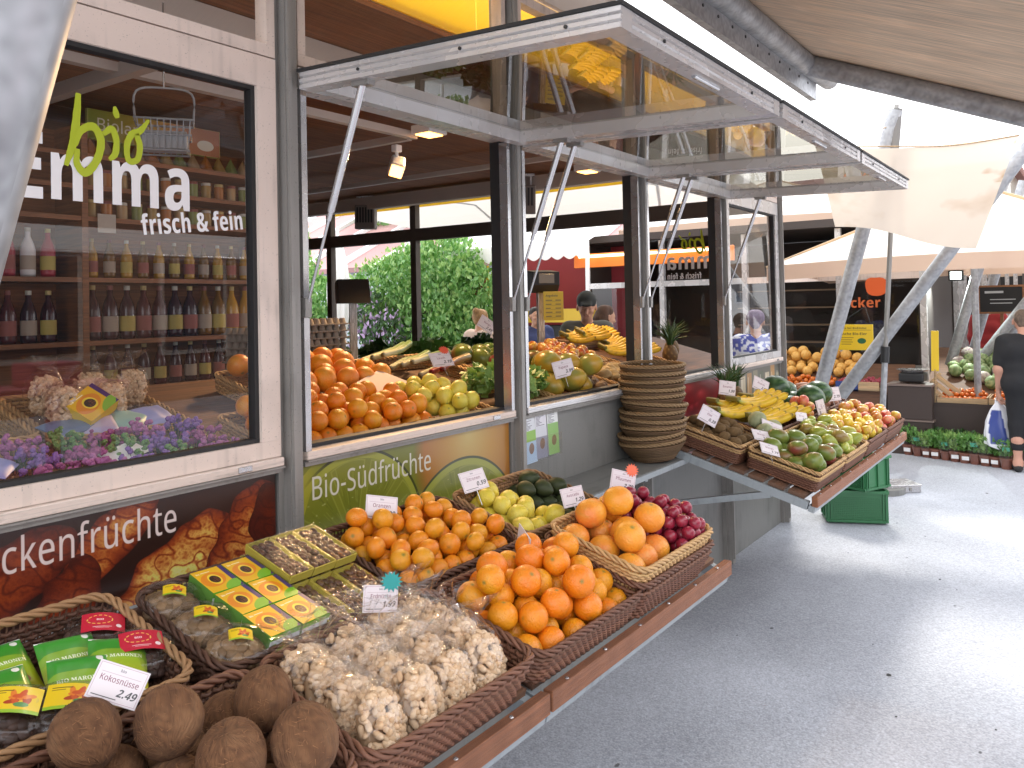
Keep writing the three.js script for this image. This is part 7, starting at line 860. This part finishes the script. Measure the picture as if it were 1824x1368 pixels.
function person(label, o) {
  const h = o.h || 1.7, k = h / 1.7, lean = o.lean || 0, st = o.stout || 1, P = (x, y, z) => V(x * k, y * k, (z + lean * Math.max(0, y - 0.9)) * k), bones = [], arms = [];
  const neck = P(0, 1.42, -0.01), hd = P(0, 1.58, 0.03 + (o.headZ || 0));
  const torso = [[P(-0.085, 0.93, 0), P(0.085, 0.93, 0), 0.115 * st * k, 0.115 * st * k], [P(-0.07, 1.08, 0.01), P(0.07, 1.08, 0.01), 0.105 * st * k, 0.105 * st * k], [P(-0.09, 1.26, 0), P(0.09, 1.26, 0), 0.11 * st * k, 0.11 * st * k], [P(-0.15, 1.385, -0.01), P(0.15, 1.385, -0.01), 0.058 * k, 0.058 * k]];
  const up = [], low = [], legs = [], calf = [], all = [];
  for (const s of [1, -1]) { const A = o.arms?.[s > 0 ? 0 : 1] || [[0.225, 1.10, -0.01], [0.235, 0.86, 0.05]], S = P(s * 0.185, 1.375, -0.01), E = P(s * A[0][0], A[0][1], A[0][2]), W = P(s * A[1][0], A[1][1], A[1][2]); up.push([S, E, 0.052 * k * st, 0.042 * k]); low.push([E, W, 0.041 * k, 0.027 * k]); arms.push([E, W, s]);
    const H = P(s * 0.09, 0.90, 0), Kn = P(s * 0.10, 0.49, 0.02), An = P(s * 0.10, 0.09, -0.01); legs.push([H, Kn, 0.088 * k * st, 0.060 * k]); calf.push([Kn, P(s * 0.10, 0.33, -0.005), 0.056 * k, 0.056 * k], [P(s * 0.10, 0.33, -0.005), An, 0.056 * k, 0.036 * k], [An, P(s * 0.11, 0.035, 0.11), 0.036 * k, 0.030 * k], [An, P(s * 0.10, 0.04, -0.04), 0.036 * k, 0.035 * k]); }
  const yaw = o.headYaw || 0, tilt = o.headTilt || 0, hq = new THREE.Quaternion().setFromEuler(new THREE.Euler(tilt, yaw, 0, 'YXZ')), Hp = (x, y, z) => V(x, y, z).multiplyScalar(k).applyQuaternion(hq).add(hd);
  const head = [[Hp(0, 0.035, -0.015), Hp(0, 0.03, 0.01), 0.083 * k, 0.080 * k], [Hp(0, -0.04, 0.03), Hp(0, -0.075, 0.045), 0.060 * k, 0.042 * k], [Hp(0, 0.01, 0.092), Hp(0, -0.025, 0.108), 0.010 * k, 0.015 * k], [Hp(-0.03, 0.027, 0.078), Hp(0.03, 0.027, 0.078), 0.014 * k, 0.014 * k], [Hp(-0.02, -0.055, 0.082), Hp(0.02, -0.055, 0.082), 0.008 * k, 0.008 * k]]; for (const s of [1, -1]) head.push([Hp(s * 0.083, 0.015, -0.005), Hp(s * 0.088, -0.02, 0.0), 0.014 * k, 0.011 * k], [Hp(s * 0.035, -0.015, 0.066), Hp(s * 0.04, -0.02, 0.05), 0.022 * k, 0.024 * k]);
  const nk = [[neck, Hp(0, -0.03, -0.01), 0.055 * k, 0.052 * k]];
  const gs = [bodyMesh([...torso, ...up, ...low, ...legs, ...calf, ...nk, ...head.slice(0, 2)], 0.016, 0.04), bodyMesh([...head, ...nk], 0.0075, 0.018)];
  for (const [E, W, s] of arms) gs.push(bodyMesh([...handBones(W, W.clone().sub(E), V(-s, 0, 0.2), -1 * s * -1, o.curl ?? 0.5), [E.clone().lerp(W, 0.85), W, 0.029 * k, 0.026 * k]], 0.0045, 0.010));
  const skin = M(...(o.skin || [0.48, 0.26, 0.17]), 0.55), body = one('person', mg(gs), skin, label, 'person', o.group);
  const eyes = []; for (const s of [1, -1]) { const e = new THREE.SphereGeometry(0.0085 * k, 10, 8); e.translate(...Hp(s * 0.031, 0.013, 0.080).toArray()); eyes.push(e); } part(body, 'eyes', mg(eyes), mat.black).userData.kind = 'stuff';
  part(body, 'lips', bodyMesh([[Hp(-0.018, -0.057, 0.089), Hp(0.018, -0.057, 0.089), 0.004, 0.004]], 0.003, 0.004), M(0.40, 0.13, 0.10, 0.5));
  const slv = o.sleeves ?? 0.5, sl = []; up.forEach(([a, b, r, s], i) => { if (slv > 0) sl.push([a, a.clone().lerp(b, Math.min(1, slv)), r + 0.006, s + 0.008]); if (slv > 1) { const [c, d, r2, s2] = low[i]; sl.push([c, c.clone().lerp(d, slv - 1), r2 + 0.006, s2 + 0.008]); } });
  const tg = bodyMesh([...torso, ...sl], o.pattern ? 0.010 : 0.014, 0.04, 0.016, 0.014); if (o.pattern) { const q = tg.attributes.position, c = new Float32Array(q.count * 3); for (let i = 0; i < q.count; i++) c.set(noise3(q.getX(i) * 38 + 70, q.getY(i) * 38 + 70, q.getZ(i) * 38 + 70) > 0.52 ? [0.62, 0.64, 0.72] : [0.07, 0.09, 0.36], i * 3); tg.setAttribute('color', new THREE.BufferAttribute(c, 3)); }
  part(body, 'top', tg, o.topMat || M(...o.top, 0.85, { bumpMap: T.weave, bumpScale: 0.0004 }));
  const tl = o.trouserLen ?? 1, tr = [...legs.map((b) => b.slice())]; for (let i = 0; i < 2; i++) { const Kn = legs[i][1], An = calf[i * 4 + 1][1]; tr.push([Kn, Kn.clone().lerp(An, tl), 0.062 * k, 0.055 * k]); } part(body, 'trousers', bodyMesh([...tr, torso[0]], 0.014, 0.04, 0.012, 0.012), M(...(o.pants || [0.03, 0.03, 0.04]), 0.85));
  const shoes = []; for (let i = 0; i < 2; i++) shoes.push([calf[i * 4 + 2][0].clone().add(V(0, -0.03 * k, 0)), calf[i * 4 + 2][1], 0.040 * k, 0.036 * k], [calf[i * 4 + 2][0].clone().add(V(0, -0.03 * k, 0)), calf[i * 4 + 3][1], 0.040 * k, 0.037 * k]); part(body, 'shoes', bodyMesh(shoes, 0.011, 0.015, 0.005), mat.blackMatt).userData.kind = 'stuff';
  const hm = vc(0.75); const hair = []; const hg = bodyMesh([[Hp(0, 0.05, -0.028), Hp(0, 0.052, -0.008), 0.090 * k, 0.082 * k], [Hp(0, 0.01, -0.045), Hp(0, -0.03, -0.05), 0.078 * k, (o.hairLen ? 0.085 : 0.055) * k], ...(o.hairLen ? [[Hp(0.0, -0.03, -0.05), Hp(0, -0.03 - o.hairLen, -0.055), 0.085 * k, 0.06 * k]] : []), ...(o.bun ? [[Hp(0, 0.09, -0.10), Hp(0, 0.09, -0.11), 0.045 * k, 0.045 * k]] : [])], 0.007, 0.03, 0, 0.022); const hc = o.hair || [0.08, 0.05, 0.03], q = hg.attributes.position, cc = new Float32Array(q.count * 3); for (let i = 0; i < q.count; i++) { const n = 0.6 + 0.8 * noise3(q.getX(i) * 120 + 90, q.getY(i) * 25 + 90, q.getZ(i) * 120 + 90); cc.set([hc[0] * n, hc[1] * n, hc[2] * n], i * 3); } hg.setAttribute('color', new THREE.BufferAttribute(cc, 3)); part(body, 'hair', hg, hm);
  if (o.cap) { part(body, 'cap', bodyMesh([[Hp(0, 0.068, -0.015), Hp(0, 0.068, 0.005), 0.094 * k, 0.092 * k], [Hp(-0.035, 0.062, 0.10), Hp(0.035, 0.062, 0.10), 0.014, 0.014], [Hp(-0.03, 0.058, 0.13), Hp(0.03, 0.058, 0.13), 0.010, 0.010]], 0.008, 0.035), M(...o.cap, 0.8)); }
  body.position.set(...o.pos); body.rotation.y = o.ry; return body;
}
const lady = person('person in black top and black trousers holding a white and blue bag', { pos: [9.45, 0, 1.45], ry: 1.75, h: 1.55, stout: 1.22, lean: 0.16, headZ: 0.04, headTilt: 0.3, top: [0.012, 0.012, 0.014], pants: [0.012, 0.012, 0.014], trouserLen: 0.55, sleeves: 0.75, hair: [0.13, 0.09, 0.065], skin: [0.52, 0.27, 0.19], curl: 1.3, arms: [[[0.25, 1.08, 0.02], [0.25, 0.83, 0.10]], [[0.25, 1.08, 0.05], [0.2, 0.9, 0.2]]] });
{ // plastic bag in the left hand
  const t = thing('plastic_bag', 'white and blue plastic bag hanging from the hand of the person in black', 'bag'); const g = sheetGeo((u, v) => { const a = u * 6.2832, w = v < 0.18 ? 0.018 + v * 0.25 : 0.063 + 0.05 * Math.sin((v - 0.18) / 0.82 * 2.3), cr = 1 + 0.22 * (noise3(Math.cos(a) * 2 + 20, v * 5 + 20, Math.sin(a) * 2 + 20) - 0.5) + 0.07 * Math.sin(a * 6 + v * 4); return V(Math.cos(a) * w * cr * 0.62, -v * 0.46 + (v > 0.93 ? 0.01 * Math.sin(a * 3) : 0), Math.sin(a) * w * cr * 1.25 * (v > 0.95 ? 1 - (v - 0.95) * 12 : 1)); }, 60, 40), p = g.attributes.position, uv = g.attributes.uv, c = new Float32Array(p.count * 3); for (let i = 0; i < p.count; i++) { const s = Math.sin(uv.getX(i) * 6.2832 * 3 + uv.getY(i) * 1.5); c.set(uv.getY(i) < 0.2 || uv.getY(i) > 0.9 || s > 0.1 ? [0.75, 0.76, 0.80] : [0.045, 0.07, 0.26], i * 3); } g.setAttribute('color', new THREE.BufferAttribute(c, 3)); part(t, 'sack', g, vc(0.3, { side: THREE.DoubleSide })); part(t, 'handle', mg([sweep(curve([V(0, -0.06, -0.035), V(0, 0.035, -0.02), V(0, 0.05, 0.0), V(0, 0.035, 0.02), V(0, -0.06, 0.035)], 16), 0.007, 6)]), M(0.75, 0.76, 0.80, 0.4)); t.position.set(9.555, 0.66, 1.205); t.rotation.y = 0.2; }
person('man in a dark cap and grey shirt behind the bananas', { pos: [7.30, 0, -2.18], ry: -1.05, h: 1.80, top: [0.10, 0.10, 0.085], sleeves: 1.4, cap: [0.02, 0.022, 0.02], hair: [0.2, 0.18, 0.16], skin: [0.50, 0.25, 0.16], pants: [0.05, 0.05, 0.07], headTilt: 0.25, lean: 0.08, arms: [[[0.25, 1.12, 0.12], [0.15, 1.12, 0.36]], [[0.25, 1.12, 0.12], [0.12, 1.12, 0.34]]] });
person('brown haired woman in a white top beside the man in the cap', { pos: [7.9, 0, -2.32], ry: 0.9, h: 1.68, top: [0.6, 0.55, 0.55], hair: [0.075, 0.035, 0.02], hairLen: 0.10, headTilt: 0.2 });
person('fair haired woman with a bun in a tan top beyond the kiosk', { pos: [8.3, 0, -4.30], ry: 1.4, h: 1.66, top: [0.55, 0.42, 0.34], sleeves: 0.1, hair: [0.30, 0.17, 0.07], bun: true, headTilt: 0.25, skin: [0.55, 0.30, 0.20] });
person('dark haired person in a navy top near the red stall', { pos: [9.2, 0, -4.05], ry: -0.6, h: 1.68, top: [0.03, 0.04, 0.11], hair: [0.02, 0.016, 0.014] });
person('person in a blue patterned blouse seen through the last window', { pos: [8.3, 0, -0.80], ry: 1.9, h: 1.60, stout: 1.1, topMat: vc(0.85), pattern: true, sleeves: 1.2, hair: [0.14, 0.10, 0.16], headTilt: 0.2 });
person('person in a red jacket farther down the market', { pos: [14.2, 0, 0.72], ry: 1.4, h: 1.7, top: [0.35, 0.03, 0.03], sleeves: 1.9, hair: [0.05, 0.03, 0.02] });
renderer.render(scene, camera);
